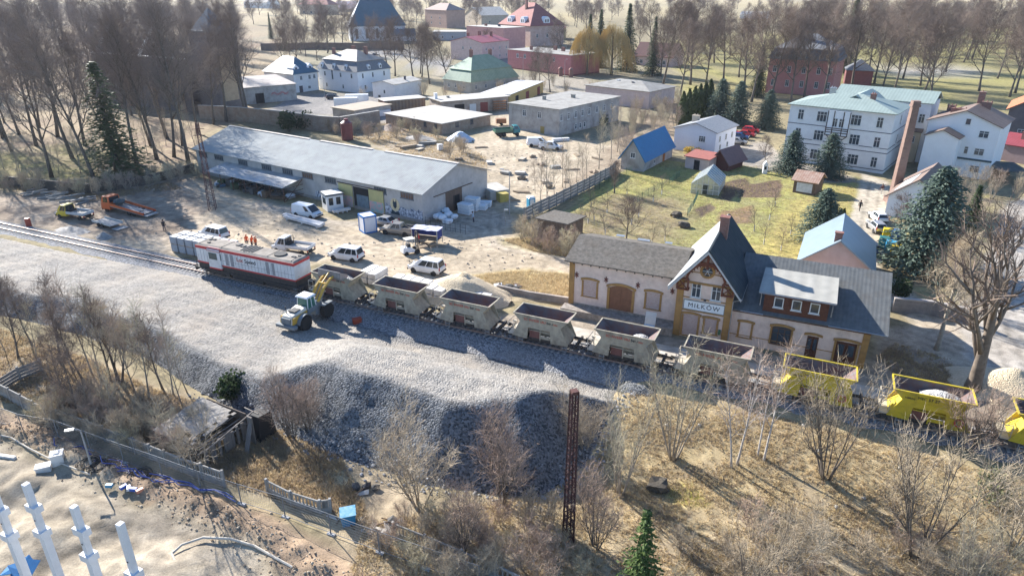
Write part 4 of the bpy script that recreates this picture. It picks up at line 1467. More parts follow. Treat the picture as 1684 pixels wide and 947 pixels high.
# ---- white cottage with grey roof
ec = HT(1107, 244, 209)
house('white_cottage', 'small white house with pale grey roof and a beige chimney behind the gardens', 'house', (1107, 245), (1174, 255), 11, ec, 'gable_y', 1.5, M('bluish_white_render', (.74, .75, .80), (.68, .69, .75), .5), GREYT, .45,
      wins=[('f', ec * .5, 1.5, 1.3, (.68,), 3), ('r', ec * .5, .9, 1.3, (.2, .5, .8), 2), ('r', .6, .9, 1.2, (.25, .6), 2)],
      chims=[(.2, .55, ec + .3, ec + 1.9, .75, .4, BEIGE, 2)])
# ---- barn with bright blue roof
house('blue_roofed_barn', 'grey barn under a bright blue tiled roof at the corner of the garden', 'barn', (1058, 283), (1105, 258), 4.8, HT(1056, 284, 262), 'gable_x', 3.4, GREYW,
      [M('bright_blue_tile', (.03, .20, .40), (.025, .16, .33), 1.5, .5, bump=.4, pat='corr', ps=(.9, 0, 0), patk=.3)] * 2, .55,
      wins=[('l', 2.4, 1.0, 1.1, (.5,), 2), ('f', .6, .6, .8, (.35,), 1)], doors=[('f', .68, 0, 1.1, 2.0, M('orange_door', (.40, .15, .04), None, 2))])
# ---- summer-house, red lean-to, hut, garage, old shed
house('garden_summerhouse', 'open timber summer-house with purple-brown pitched roof beside the glasshouse', 'summer-house', (1170, 277), (1196, 282), 6, 1.9, 'gable_y', 2.0, M('maroon_boards', (.14, .05, .045), (.10, .04, .035), 2, pat='corr', ps=(1, 0, 0), patk=.4),
      [M('purple_brown_sheet', (.22, .14, .14), (.17, .11, .11), 1.5, pat='corry', ps=(.9, 0, 0), patk=.3)] * 2, .7)
house('red_roofed_store', 'low whitewashed garden store with flat red roof and dark doorway', 'store', (1126, 276), (1164, 283), 4, 2.3, 'shed', .5, LPINK, [M('brick_red_sheet', (.36, .12, .09), (.28, .10, .08), 1.5)] * 2, .3, doors=[('f', .5, 0, 1.2, 1.9, DARK)])
house('rusty_roofed_hut', 'small open-fronted garden hut with rusty tin roof hung with white sheets', 'hut', (1303, 316), (1339, 322), 4.6, 2.3, 'gable_x', 1.1, M('hut_boards', (.20, .13, .09), (.13, .09, .06), 2, pat='corr', ps=(1.2, 0, 0), patk=.4),
      [M('rusty_tin', (.33, .18, .12), (.45, .33, .26), 1.4, .8, bump=.2, pat='corr', ps=(.8, 0, 0), patk=.25)] * 2, .45, doors=[('f', .5, .3, 2.6, 1.6, M('white_sheet', (.7, .7, .72), (.5, .5, .52), 2))])
gl, gr = (*G(1318, 428, 3), 0), (*G(1433, 445.5, 3), 0)
GA, gw_, grf_ = house('garage', 'pinkish garage with bright metal roof behind the station', 'garage', gl, gr, 10.5, 3.2, 'gable_y', 2.9, LPINK,
                      [M('bright_blue_metal', (.30, .36, .40), (.25, .31, .35), .8, .35, metal=.25, pat='corry', ps=(.9, 0, 0), patk=.3, c3=(.12, .16, .2))] * 2, .5)
add_chimney(grf_, gw_ * .46, .5, 3, 6.8, .4, .3, CHIM, 0)
house('tar_paper_shed', 'leaning old shed with sagging tar-paper roof at the end of the concrete fence', 'shed', (884, 389), (931, 399), 5.0, 2.7, 'shed', -.3, M('shed_boards', (.17, .115, .08), (.26, .21, .16), 1.5, .9, pat='corr', ps=(1.2, 0, 0), patk=.4), [ROOF_OLD] * 2, .35)
# ---- glasshouse
p, rz, gw2 = frame_of((1136, 317), (1181, 322))
gt = thing('glasshouse', 'whitewashed garden glasshouse with ridge roof among the vegetable beds', 'glasshouse', p, rz)
GG = M('greenhouse_glass', (.55, .60, .58), (.42, .48, .46), .9, .25, pat='corry', ps=(.45, 0, 0), patk=.15)
GG.node_tree.nodes['Principled BSDF'].inputs['Alpha'].default_value = .55
gd, ge, gr_ = 7.5, 1.7, 1.75
wall_mesh(MB(), 'gable_y', gw2, gd, ge, gr_).build('glass_wall', GG, gt)
add_roof(gt, 'gable_y', gw2, gd, ge, gr_, .1, [GG, GG], .05)
a = MB()
for k in range(7):
 y = gd * k / 6
 for s_ in (-1, 1):
  x0 = gw2 / 2 + s_ * (gw2 / 2 + .06)
  a.tube((x0, y, ge + .05), (gw2 / 2, y, ge + gr_ + .12), .045, .045, 4)
 a.tube((gw2 + .02, y, 0), (gw2 + .02, y, ge), .05, .05, 4)
for k in range(6):
 x = gw2 * k / 5
 a.tube((x, -.03, 0), (x, -.03, ge + gr_ * (1 - abs(2 * k / 5 - 1))), .05, .05, 4)
for z in (.75, ge):
 a.tube((0, -.03, z), (gw2, -.03, z), .045, .045, 4)
a.build('glazing_frame', M('white_glazing_bar', (.66, .67, .66), None, 3), gt)
a = MB()
a.box(gw2 * .42, gw2 * .62, -.06, -.045, 0, 1.7)
a.build('doorway', M('greenhouse_inside', (.09, .09, .07), (.05, .06, .04), 3), gt)
# ---- grey two-storey block in the yard
eN = HT(919, 224, 181)
NB, nw, nrf = house('grey_block', 'long two-storey block of stained grey render under a flat felt roof', 'house', (837, 211), (919, 224), 27, eN, 'flat', 0, GREYW, [ASH, ASH], .35,
     wins=[('f', eN - 2.6, 1.1, 1.5, (.32, .62), 2), ('r', eN - 2.7, 1.0, 1.6, (.03, .14, .25, .36, .47, .60, .73, .86), 2), ('r', .6, .8, 1.3, (.26, .33, .40), 1)],
     doors=[('f', .68, 0, 1.2, 1.7, M('ochre_hatch', (.34, .26, .09), None, 2))], chims=[(.25, .35, eN, eN + 1.0, .35, .35, ASH, 0), (.5, .62, eN, eN + .9, .5, .3, ASH, 0)])
# ---- long low pinkish block behind it
eO = HT(1066, 180, 152)
house('long_low_block', 'long low pinkish block with grey hipped roof and skylights behind the grey block', 'house', (962, 167), (1066, 180), 15, eO, 'hip', 1.8, LPINK, [ASH, ASH], .4,
      wins=[('r', 1.2, 1.0, 1.4, (.3, .7), 2)], chims=[(.35, .4, eO + .6, eO + 1.7, .4, .3, WHT, 0), (.6, .35, eO + .6, eO + 1.6, .25, .25, TRIM, 0)])
# ---- mansard houses
def mansard(name, label, fl, fr, depth, eave, h1, ins, h2, wall, low, up, wins, dorm=(), chims=()):
 p, rz, w = frame_of(fl, fr)
 t = thing(name, label, 'house', p, rz)
 foot(p, rz, w, depth)
 MB().box(0, w, 0, depth, -.6, eave).build('wall', wall, t)
 a = MB()
 o_ = .45
 A = [(-o_, -o_, eave), (w + o_, -o_, eave), (w + o_, depth + o_, eave), (-o_, depth + o_, eave)]
 B = [(ins, ins, eave + h1), (w - ins, ins, eave + h1), (w - ins, depth - ins, eave + h1), (ins, depth - ins, eave + h1)]
 i = len(a.v)
 a.v += A + B
 for k in range(4):
  a.f.append((k, (k + 1) % 4, 4 + (k + 1) % 4, 4 + k))
  a.m.append(0 if k % 2 == 0 else 1)
 a.f.append((3, 2, 1, 0))
 a.m.append(0)
 rf = a.build('mansard', low, t)
 a = MB()
 for poly, ax in roof_faces('hip', w - 2 * ins, depth - 2 * ins, eave + h1, h2, .3):
  a.mat(ax)
  q = [Vector((x + ins, y + ins, z + .14)) for x, y, z in poly]
  nn = (q[1] - q[0]).cross(q[2] - q[0]).normalized() * .14
  a.hull8([v - nn for v in q], q)
 ur = a.build('upper_roof', up, t)
 vwin(t, wins, (w, depth))
 for side, u in dorm:
  L_ = w if side in 'fb' else depth
  x, y = side_pos(side, u * L_, w, depth)
  d = MB()
  d.ext_y([(-.55, 0), (.55, 0), (.55, 1.1), (0, 1.6), (-.55, 1.1)], -.15, 1.6)
  od = d.build('dormer', wall, t, (x, y, eave + .45), R(SIDES[side]))
  b = MB()
  b.box(-.3, .3, -.17, -.152, .2, 1.0)
  b.build('pane', GLASS, od)
 for c in chims:
  add_chimney(ur, c[0] * w, c[1] * depth, *c[2:])
 return t, w
mansard('green_roofed_house', 'pale house with tall green mansard roof of weathered sheet metal', (730, 148), (775, 155), 22, HT(775, 155, 136), 3.3, 1.7, 4.2, M('dirty_pale_render', (.50, .48, .43), (.38, .36, .31), .6, dirt=.3), GREENR, GREENR,
  [('f', 1.3, .9, 1.4, (.2, .45, .75), 2), ('r', 1.3, .9, 1.4, (.1, .3, .5, .7, .9), 2)], chims=[(.5, .3, 9, 13, .5, .4, CHIM), (.5, .7, 9, 12.6, .5, .4, CHIM)])
eS = HT(590.6, 154, 119)
mansard('white_mansard_house', 'big white house with slate mansard, small dormers and three red chimneys', (526, 146), (590.6, 154), 15, eS, 3.0, 1.5, 3.0, WHT2, SLATE,
  [M('brown_seam_x', (.36, .32, .27), (.28, .25, .22), .6, .6, pat='corr', ps=(.4, 0, 0), patk=.35), M('brown_seam_y', (.36, .32, .27), (.28, .25, .22), .6, .6, pat='corry', ps=(.4, 0, 0), patk=.35)],
  [('f', 4.6, .9, 1.5, (.18, .58, .85), 1), ('f', 1.0, .8, 1.3, (.2, .62), 1), ('f', 3.6, .9, 3.2, (.37,), 1), ('r', 4.6, .8, 1.6, (.15, .45, .8), 1), ('r', 1.0, .8, 1.4, (.2,), 1)],
  dorm=[('f', .12), ('f', .42), ('f', .72), ('r', .35), ('r', .7)], chims=[(.2, .3, eS + 3, eS + 6.4, .45, .45, CHIM), (.45, .6, eS + 3, eS + 7, .7, .45, CHIM), (.75, .6, eS + 3, eS + 7, .6, .45, CHIM)])
TB, tw, trf = house('blue_roofed_wing', 'white house with dark blue hipped roof and two white gabled dormers', 'house', (486, 153.5), (525, 148), 16, HT(486, 153, 123), 'hip', 5.0, WHT, BLUER, .5,
     wins=[('f', 3.9, 1.0, 1.4, (.3, .65, .85), 2), ('f', .8, 1.1, 1.0, (.6,), 2)], doors=[('f', .25, 0, 1.4, 2.1, TRIM)])
eT = HT(486, 153, 123)
for u in (.22, .8):
 d = MB()
 d.ext_y([(-1.2, 0), (1.2, 0), (1.2, 1.0), (0, 2.1), (-1.2, 1.0)], -.2, 3.2)
 od = d.build('dormer', WHT2, trf, (u * tw, 1.2, eT + .9))
 MB().box(-.35, .35, -.22, -.203, .3, 1.2).build('pane', GLASS, od)
LW, lw_, _r = house('graffiti_store', 'low white flat-roofed store with red graffiti writing on its end wall', 'store', (402, 173), (489, 164.5), 17, HT(489, 164, 138), 'shed', 1.2, GREYW, [M('rusty_flat_sheet', (.44, .40, .36), (.33, .28, .25), .6, pat='corr', ps=(.4, 0, 0), patk=.2)] * 2, .3,
     doors=[('f', .3, 0, 2.6, 3.0, DARK)])
a = MB()
rr = random.Random(2)
for k in range(15):
 x = lw_ * .52 + k * .36
 z = 2.3 + .25 * math.sin(k * .9)
 a.tube((x, -.02, z - .35 * rr.random()), (x + .3, -.02, z + .5), .07, .05, 4)
 a.tube((x, -.02, z + .4), (x + .34, -.02, z + .1 * rr.random()), .06, .05, 4)
a.build('graffiti', M('graffiti_red', (.55, .12, .14), None, 2), LW)
eV = HT(649, 164.5, 140)
house('white_shed', 'small white low-gabled workshop with grey felt roof and one dark door', 'workshop', (614, 161), (649, 164.5), 14, eV, 'gable_y', .9, WHT, [ASHL, ASHL], .3, wins=[('f', 1.6, .8, 1.2, (.55,), 1), ('f', .1, 1.2, 1.0, (.3,), 1)], chims=[(.75, .6, eV, eV + 1.6, .25, .25, TRIM, 0)])
house('brown_flat_shed', 'low shed with flat brown felt roof behind the yard wall', 'shed', (548, 193), (584, 199), 13, 2.6, 'flat', 0, GREYW, [M('brown_flat_felt', (.40, .33, .25), (.33, .27, .2), .6)] * 2, .4)
house('open_store', 'L-shaped open store with pale flat roof and rusty stacked sheets', 'store', (634, 184), (700, 178), 5.5, 2.9, 'flat', 0, M('rusty_store_wall', (.30, .20, .12), (.2, .17, .15), .8, pat='corr', ps=(.3, 0, 0), patk=.5), [ASHL, ASHL], .4)
house('ruined_block', 'derelict low brick block with wide flat roof and empty windows', 'block', (635, 204), (727, 222), 17, HT(727, 222, 204), 'flat', 0, RUINB, [ASHL, ASHL], .45,
      wins=[('f', 1.2, 1.0, 1.2, (.3, .52, .72, .9), 1), ('r', 1.2, 1.0, 1.2, (.3, .6), 1)], winfm=TRIM)
house('workshop', 'flat-roofed workshop with dark openings and a white door facing the yard', 'workshop', (728, 190), (836, 180), 9, HT(728, 190, 168), 'flat', 0, M('workshop_wall', (.50, .42, .34), (.34, .25, .20), .8, dirt=.3), [ASHL, ASHL], .5,
      doors=[('f', .25, 0, 3.0, 2.6, DARK), ('f', .45, 0, 2.0, 2.4, WHITE), ('f', .62, 0, 2.4, 2.6, M('maroon_gate', (.26, .07, .06), None, 2))], chims=[(.02, .6, 2, 5.2, .4, .4, WHT, 0), (.2, .6, 2, 4.2, .35, .35, ASH, 0)])
sh = thing('timber_rack', 'tall open rack of orange timber offcuts against the workshop wall', 'rack', (*G(822, 183), 0), R(7))
for z in (.5, 1.2, 1.9, 2.6):
 MB().box(-2.0, 2.0, -.5, .2, z, z + .08).build('shelf', TIMBER, sh)
 a = MB()
 for k in range(6):
  a.box(-1.8 + .6 * k, -1.3 + .6 * k, -.4, .15, z + .081, z + .25 + .2 * ((k * 7) % 3) / 3)
 a.build('timber_stack', M('orange_timber', (.48, .20, .08), (.36, .15, .06), 2), sh)
for x in (-2.0, 2.0):
 MB().box(x - .06, x + .06, -.5, .2, 0, 3.1).build('upright', TIMBER, sh)
house('garage_row', 'row of yellow garages with dark red doors under a white flat roof', 'garages', (838, 177), (893, 153), 9, 3.6, 'flat', 0, M('yellow_render', (.58, .42, .16), (.5, .36, .14), 1), [M('white_felt', (.60, .60, .58), (.48, .47, .45), .6)] * 2, .3,
      doors=[('f', .2, 0, 2.6, 2.6, DARK), ('f', .5, 0, 3.0, 2.6, M('maroon_gate', (.26, .07, .06), None, 2)), ('f', .85, 0, 2.6, 2.6, M('maroon_gate', (.26, .07, .06), None, 2))])
# ---- church
eC = HT(578, 71, 44)
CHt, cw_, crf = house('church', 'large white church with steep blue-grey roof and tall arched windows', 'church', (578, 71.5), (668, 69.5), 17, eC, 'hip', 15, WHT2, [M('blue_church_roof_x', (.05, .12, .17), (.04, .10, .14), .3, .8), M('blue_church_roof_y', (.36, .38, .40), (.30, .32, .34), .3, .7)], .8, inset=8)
for k in range(5):
 u = (k + .6) / 5.4
 o = add_win(CHt, 'f', u * cw_, 2.6, 1.7, 5.0, (cw_, 17), 3, True, TRIM, arch=.8)
for k in range(6):
 MB().box(k * cw_ / 5.4 - .5, k * cw_ / 5.4 + .5, -.9, -.003, -.5, eC - 1.5).build('buttress', WHT, CHt)
b = MB()
wall_mesh(b, 'gable_x', 15, 7, 4.5, 3, off=(cw_ - 10, -8))
b.build('sacristy_wall', WHT, CHt)
add_roof(CHt, 'gable_x', 15, 7, 4.5, 3.5, .4, BLUER, .16, off=(cw_ - 10, -8), name='sacristy_roof')
# ---- pink and red houses of the street
house('pink_house', 'light pink house with crimson roof and five brick chimneys', 'house', (742, 99), (793, 103), 21, HT(793, 103, 71), 'gable_y', 2.2, LPINK, CRIM, .4,
      wins=[('f', 5.2, .9, 1.4, (.4, .65), 2), ('r', 5.0, .9, 1.3, (.15, .4, .65, .9), 2), ('r', 1.5, .9, 1.3, (.15, .4, .65, .9), 2)], chims=[(.3, .3, 8, 12, .5, .5, CHIM), (.4, .6, 8, 12.6, .6, .5, CHIM), (.6, .8, 8, 12.4, .5, .5, CHIM)])
house('salmon_house', 'salmon flat-roofed house with paired white windows behind the pink one', 'house', (768, 82), (828, 88), 16, HT(828, 88, 47), 'flat', 0, SALM, [ASHL, ASHL], .2,
      wins=[('f', 7.0, 1.2, 1.5, (.68, .78), 1), ('f', 3.5, 1.2, 1.5, (.3,), 1)], chims=[(.3, .4, 9, 13.5, .7, .5, CHIM), (.6, .5, 9, 13.4, .6, .5, TRIM), (.1, .3, 9, 12.4, .5, .4, CHIM)])
eVi = HT(872, 80, 44)
VI, vw, vrf = house('villa', 'brick and white villa with steep red roof and round-topped dormers', 'villa', (822, 74), (872, 80), 24, eVi, 'hip', 12, M('villa_brick', (.55, .42, .36), (.45, .30, .25), .5), [M('villa_tile_x', (.34, .13, .11), (.26, .10, .09), 1), M('villa_tile_y', (.30, .10, .09), (.24, .08, .07), 1)], .8,
                  wins=[('f', 5.5, 1.6, 2.2, (.2, .5, .8), 2), ('f', 1.2, 1.6, 2.4, (.2, .5, .8), 2), ('r', 5.5, 1.4, 2, (.2, .5, .8), 2)], chims=[(.5, .35, eVi + 8, eVi + 14, .7, .6, CHIM)])
for u, s_ in ((.3, 'f'), (.72, 'f'), (.5, 'r')):
 L_ = vw if s_ == 'f' else 24
 x, y = side_pos(s_, u * L_, vw, 24)
 d = MB()
 d.ext_y([(-2.2, 0)] + [(-2.2 * math.cos(k * .3927), 2.0 + 2.2 * math.sin(k * .3927)) for k in range(9)] + [(2.2, 0)], .6, 6)
 od = d.build('dormer', WHT2, vrf, (x, y, eVi + .8), R(SIDES[s_]))
 for q in (-.8, .8):
  MB().box(q - .45, q + .45, .58, .597, 1.0, 2.6).build('pane', GLASS, od)
house('white_block', 'plain white windowless block beside the villa', 'block', (866, 71), (901, 71), 14, HT(866, 71, 46), 'flat', 0, WHT, [M('pale_purple_flat', (.5, .46, .5), None, 1)] * 2, .2)
house('yellow_house', 'small yellow house with flat crimson roof beyond the white block', 'house', (905, 68), (930, 68), 16, HT(905, 68, 46), 'flat', 0, M('soft_yellow_render', (.60, .48, .22), (.52, .42, .2), 1), CRIM, .3, wins=[('f', 3, 1.2, 1.5, (.7,), 2)])
eRP = HT(938, 126, 92)
house('red_long_house', 'long red and pink house with flat grey roof and a row of brick chimneys', 'house', (835, 113), (938, 126), 17, eRP, 'flat', 0, PINK, [ASH, ASH], .35,
      wins=[('f', eRP - 2.8, 1.3, 1.6, (.17, .29), 2), ('f', eRP - 2.8, 1.0, 1.5, (.5, .75), 1)], chims=[(.25, .3, eRP, eRP + 1.5, .6, .4, CHIM), (.45, .7, eRP, eRP + 1.6, .8, .4, CHIM), (.62, .6, eRP, eRP + 1.6, .8, .4, CHIM), (.85, .6, eRP, eRP + 1.4, .7, .4, CHIM)],
      plinth=M('maroon_plinth', (.20, .07, .07), None, 2))
house('tan_gabled_house', 'tan gabled house with pale steep roof on the far side of the street', 'house', (764, 44), (792, 47), 26, HT(792, 47, 26), 'gable_y', 6, BEIGE, [ASHL, ASHL], .5, wins=[('f', 4, 1.3, 1.6, (.3, .7), 1), ('r', 4, 1.3, 1.6, (.3, .7), 1)])
house('brick_house', 'old tall brick house half hidden by bare trees', 'house', (700, 47), (735, 50), 18, HT(735, 50, 18), 'hip', 5, M('faded_brick', (.45, .30, .24), (.36, .24, .19), .6), [M('faded_tile', (.36, .26, .22), None, 1)] * 2, .4, wins=[('f', 4, 1.4, 1.8, (.3, .7), 1), ('f', 8, 1.4, 1.8, (.3, .7), 1)])
house('blue_grey_store', 'long blue-grey low store in front of the brick house', 'store', (712, 70), (766, 70), 16, 6.2, 'flat', 0, M('blue_grey_wall', (.33, .38, .42), (.27, .31, .34), .6), [ASHL, ASHL], .3, wins=[('f', 2.5, 1.2, 1.4, (.3, .6), 1)])
house('unfinished_house', 'far unfinished grey house with red tiled roof and open floors', 'house', (494, 30), (542, 31), 18, HT(494, 30, 8), 'hip', 7, BEIGE, [M('far_red_tile', (.42, .17, .13), (.34, .14, .11), .5)] * 2, .6, wins=[('f', 5, 2.4, 2.2, (.15, .4, .65, .9), 1), ('f', 1, 2.4, 2.2, (.15, .4, .65, .9), 1)])
house('far_patched_house', 'far long house with patched red and blue roof', 'house', (548, 24), (600, 25), 20, 7, 'gable_x', 8, BEIGE, [M('patched_roof', (.38, .18, .16), (.24, .27, .34), .3)] * 2, .6)
house('far_pale_house', 'far pale house at the upper edge with white walls and grey roof', 'house', (402, 14), (440, 15), 24, 9, 'gable_x', 8, WHT, [ASHL, ASHL], .6)
ePa = HT(1310, 156, 99)
PA, pw_, prf = house('pink_palace', 'pink palace with grey mansard roof standing among the park trees', 'palace', (1258, 152), (1366, 160), 17, ePa, 'flat', 0, M('palace_pink', (.52, .24, .22), (.45, .2, .19), .6), SLATE, .5,
                     wins=[('f', ePa * .62, 1.2, 2.0, (.1, .32, .54, .76, .93), 2), ('f', ePa * .22, 1.2, 2.0, (.1, .32, .54, .76, .93), 2)])
a = MB()
a.hull8([(-.6, -.6, ePa), (pw_ + .6, -.6, ePa), (pw_ + .6, 17.6, ePa), (-.6, 17.6, ePa)], [(.9, .9, ePa + 3.2), (pw_ - .9, .9, ePa + 3.2), (pw_ - .9, 16.1, ePa + 3.2), (.9, 16.1, ePa + 3.2)])
a.build('mansard', M('palace_blue_slate', (.10, .15, .20), (.08, .12, .16), 1), prf)
add_roof(prf, 'hip', pw_ - 1.6, 15.4, ePa + 3.2, 4.2, .2, GREYT, .16, off=(.8, .8), name='upper_roof')
add_chimney(prf, pw_ * .35, 6, ePa + 4, ePa + 9.5, .6, .6, TRIM)
for u in (.12, .5, .88):
 d = MB()
 d.ext_y([(-.9, 0), (.9, 0), (.9, 1.7), (0, 2.4), (-.9, 1.7)], -.5, 1.8)
 od = d.build('dormer', ZINC, prf, (u * pw_, 0, ePa + .3))
 MB().box(-.5, .5, -.53, -.503, .4, 1.5).build('pane', GLASS, od)
house('park_lodge', 'low pink lodge with dark red roof hidden behind the conifers', 'lodge', (1042, 108), (1104, 112), 14, 4.5, 'gable_x', 5, LPINK, [M('lodge_dark_tile', (.15, .07, .06), (.11, .055, .05), 1)] * 2, .6, wins=[('f', 1.2, 1.4, 1.6, (.2, .5, .8), 2)])
house('park_store', 'maroon store with dark roof at the edge of the park behind the white villa', 'store', (1388, 140), (1432, 142), 10, 5, 'hip', 3.5, M('maroon_render', (.24, .09, .09), (.19, .075, .075), 1), [SLATE[0]] * 2, .4)
house('far_white_hall', 'far long white hall in the fields beyond the park', 'hall', (1216, 33), (1262, 34), 20, 5, 'gable_x', 3, WHT, [ASHL, ASHL], .4)
# ---- ruined church in the wood
p, rz, rw = frame_of((168, 168), (236, 176))
CR = thing('church_ruin', 'roofless stone church ruin with white wall copings among the bare trees', 'ruin', p, rz)
eR = HT(168, 168, 88)
RS = M('ruin_stone', (.22, .185, .17), (.14, .12, .115), .5, .9, bump=.5, dirt=.4)
COP = M('white_coping', (.78, .75, .70), (.68, .65, .60), 1)
rl2 = rw * 2.1
a = MB()
a.box(0, rl2, 0, .9, -.5, eR)
a.box(0, rl2, 14, 14.9, -.5, eR)
a.build('nave_wall', RS, CR)
a = MB()
for k in range(18):
 if k in (7, 12):
  continue
 x = k * rl2 / 18
 a.box(x, x + rl2 / 18 - .12, -.15, 1.05, eR + .003, eR + .3)
a.build('coping', COP, CR)
for gx in (.5, rl2 * .5):
 a = MB()
 a.ext_x([(.9, -.5), (14, -.5), (14, eR), (7.5, eR + 7.5), (.9, eR)], gx, gx + .9)
 g_ = a.build('gable_wall', RS, CR)
 a = MB()
 for k in range(7):
  if k == 4:
   continue
  y0, y1 = .9 + k * .93, .9 + (k + .88) * .93
  z0, z1 = eR + (y0 - .9) * 7.5 / 6.6 + .05, eR + (y1 - .9) * 7.5 / 6.6 + .05
  a.ext_x([(y0, z0), (y1, z1), (y1, z1 + .35), (y0, z0 + .35)], gx - .15, gx + 1.05)
 a.build('coping', COP, g_)
a = MB()
hT = eR + 7
a.box(rl2 + .01, rl2 + 8, 3, 12, -.5, hT)
tw_ = a.build('tower', RS, CR)
a = MB()
a.box(rl2 + 8.003, rl2 + 8.1, 5, 10, 3, hT - 4)
a.build('render_patch', M('buff_patch', (.50, .38, .25), (.40, .3, .2), 1), tw_)
a = MB()
a.box(rl2 - .3, rl2 + 8.3, 2.7, 12.3, hT, hT + .5)
a.hull8([(rl2 + .5, 3.5, hT + .5), (rl2 + 7.5, 3.5, hT + .5), (rl2 + 7.5, 11.5, hT + .5), (rl2 + .5, 11.5, hT + .5)], [(rl2 + 3.9, 7.4, hT + 6), (rl2 + 4.1, 7.4, hT + 6), (rl2 + 4.1, 7.6, hT + 6), (rl2 + 3.9, 7.6, hT + 6)])
a.build('tower_cap', SLATE[0], tw_)
for k in range(4):
 x = 3 + k * (rl2 - 6) / 3
 a = MB()
 a.box(x - .5, x + .5, -1.1, -.003, -.5, eR * .75)
 a.build('buttress', M('buff_buttress', (.40, .28, .19), (.28, .2, .15), 1), CR)
# ---- silo
sp_ = G(572, 231)
sh_ = HT(572, 231, 202)
a = MB()
a.lathe([(1.25, .2), (1.3, .25), (1.3, sh_ * .5), (1.32, sh_ * .5 + .05), (1.3, sh_ * .5 + .1), (1.3, sh_), (.5, sh_ + .55), (.5, sh_ + .9), (.1, sh_ + .95)], 20)
silo = thing('silo', 'dark red round steel silo behind the warehouse', 'silo', (*sp_, 0))
a.build('tank', M('maroon_steel', (.24, .07, .065), (.18, .05, .05), .9, .5, dirt=.3), silo, smooth=False)
a = MB()
for k in range(4):
 c_, s_ = math.cos(k * 1.57 + .4), math.sin(k * 1.57 + .4)
 a.tube((1.2 * c_, 1.2 * s_, -.2), (1.2 * c_, 1.2 * s_, .6), .08)
a.build('stand', TIMBER, silo)
# ---- walls and fences round the yards
def wall_run(name, label, cat, pts, h, th, mat, cap=None, px=True, step=None):
 P = [G(*p) if px else p for p in pts]
 t = thing(name, label, cat, (*P[0], 0))
 a, b = MB(), MB()
 for p, q in zip(P[:-1], P[1:]):
  d = Vector((q[0] - p[0], q[1] - p[1]))
  L_ = d.length
  d.normalize()
  n = Vector((-d.y, d.x)) * th / 2
  o = Vector((p[0] - P[0][0], p[1] - P[0][1]))
  e = o + d * L_
  a.prism([tuple(o - n), tuple(e - n), tuple(e + n), tuple(o + n)], -.6, h)
  if cap:
   n2 = n * 1.35
   b.prism([tuple(o - n2), tuple(e - n2), tuple(e + n2), tuple(o + n2)], h + .002, h + .14)
 a.build('wall', mat, t)
 if cap:
  b.build('coping', cap, t)
 return t
wall_run('stone_yard_wall', 'long weathered brick and stone wall behind the warehouse trees', 'wall', [(330, 196), (400, 200), (470, 208), (530, 216), (560, 218), (625, 206)], 3.6, .4, RUINB, ASHL)
wall_run('churchyard_wall', 'brown stone churchyard wall below the white church', 'wall', [(430, 86), (520, 84), (600, 85), (665, 84)], HT(600, 85, 71), .8, M('churchyard_stone', (.22, .17, .14), (.15, .12, .11), .6, bump=.4))
wall_run('forest_wall', 'low dark mossy wall along the edge of the wood', 'wall', [(-60, 308), (0, 304), (60, 310), (120, 316), (150, 318)], 1.7, .35, M('mossy_wall', (.12, .10, .085), (.065, .058, .05), .8, bump=.5))
wall_run('forest_wall', 'rough dark wall running behind the tow truck up to the warehouse', 'wall', [(152, 317), (190, 312), (240, 304), (285, 292), (320, 282)], 1.6, .35, M('mossy_wall', (.12, .10, .085), (.065, .058, .05), .8, bump=.5))
wall_run('garden_stone_wall', 'old retaining wall of rough stone between path and road behind the station', 'wall', [(1466, 511), (1530, 517), (1580, 528), (1600, 536)], 1.5, .35, M('garden_wall_stone', (.30, .27, .25), (.2, .18, .17), 1.2, bump=.5, pat='brick', ps=(.5, .25, .03), patk=.4), M('wall_cap', (.42, .38, .35), None, 2))
wall_run('weedy_low_wall', 'low concrete edge wall in the weeds behind the hopper wagons', 'wall', [(818, 478), (870, 489), (936, 499)], .75, .3, M('lowwall_concrete', (.38, .34, .30), (.25, .22, .2), 1, dirt=.5))
def panel_fence(name, label, pts, h, mat, step=2.0, ground=None, balus=False, cut=None):
 P = [Vector(GT(*p)) if ground else Vector((*G(*p), 0)) for p in pts]
 t = thing(name, label, 'fence', P[0])
 rr = random.Random(len(pts) * 7 + int(P[0].x))
 for p, q in zip(P[:-1], P[1:]):
  d = q - p
  n = max(1, round(d.xy.length / step))
  rz = math.atan2(d.y, d.x)
  for k in range(n):
   s = p + d * (k / n) - P[0]
   L_ = d.xy.length / n
   a = MB()
   a.box(-.09, .09, -.09, .09, -.4, h + .12)
   a.build('post', mat, t, s, rz)
   if cut and rr.random() < cut:
    continue
   b = MB()
   if balus:
    b.box(.1, L_ - .1, -.035, .035, .05, h * .42)
    for j in range(8):
     x = .18 + (L_ - .36) * j / 7
     b.box(x - .05, x + .05, -.03, .03, h * .42 + .002, h * .88)
    b.box(.1, L_ - .1, -.045, .045, h * .88 + .002, h)
   else:
    for j in range(4):
     b.box(.1, L_ - .1, -.03, .03, .03 + h * j / 4, h * (j + 1) / 4 - .015)
   b.build('panel', mat, t, s + Vector((0, 0, rr.uniform(-.04, .04))), rz + rr.uniform(-.01, .01))
 MB().box(-.09, .09, -.09, .09, -.4, h + .12).build('post', mat, t, P[-1] - P[0])
 return t
CONC = M('fence_concrete', (.33, .32, .30), (.22, .215, .20), 1.1, .9, bump=.2, dirt=.4)
panel_fence('panel_fence', 'grey concrete panel fence between the sandy yard and the orchard', [(862, 364), (915, 338), (960, 315), (1003, 292), (1012, 284)], 2.1, CONC, 2.2)
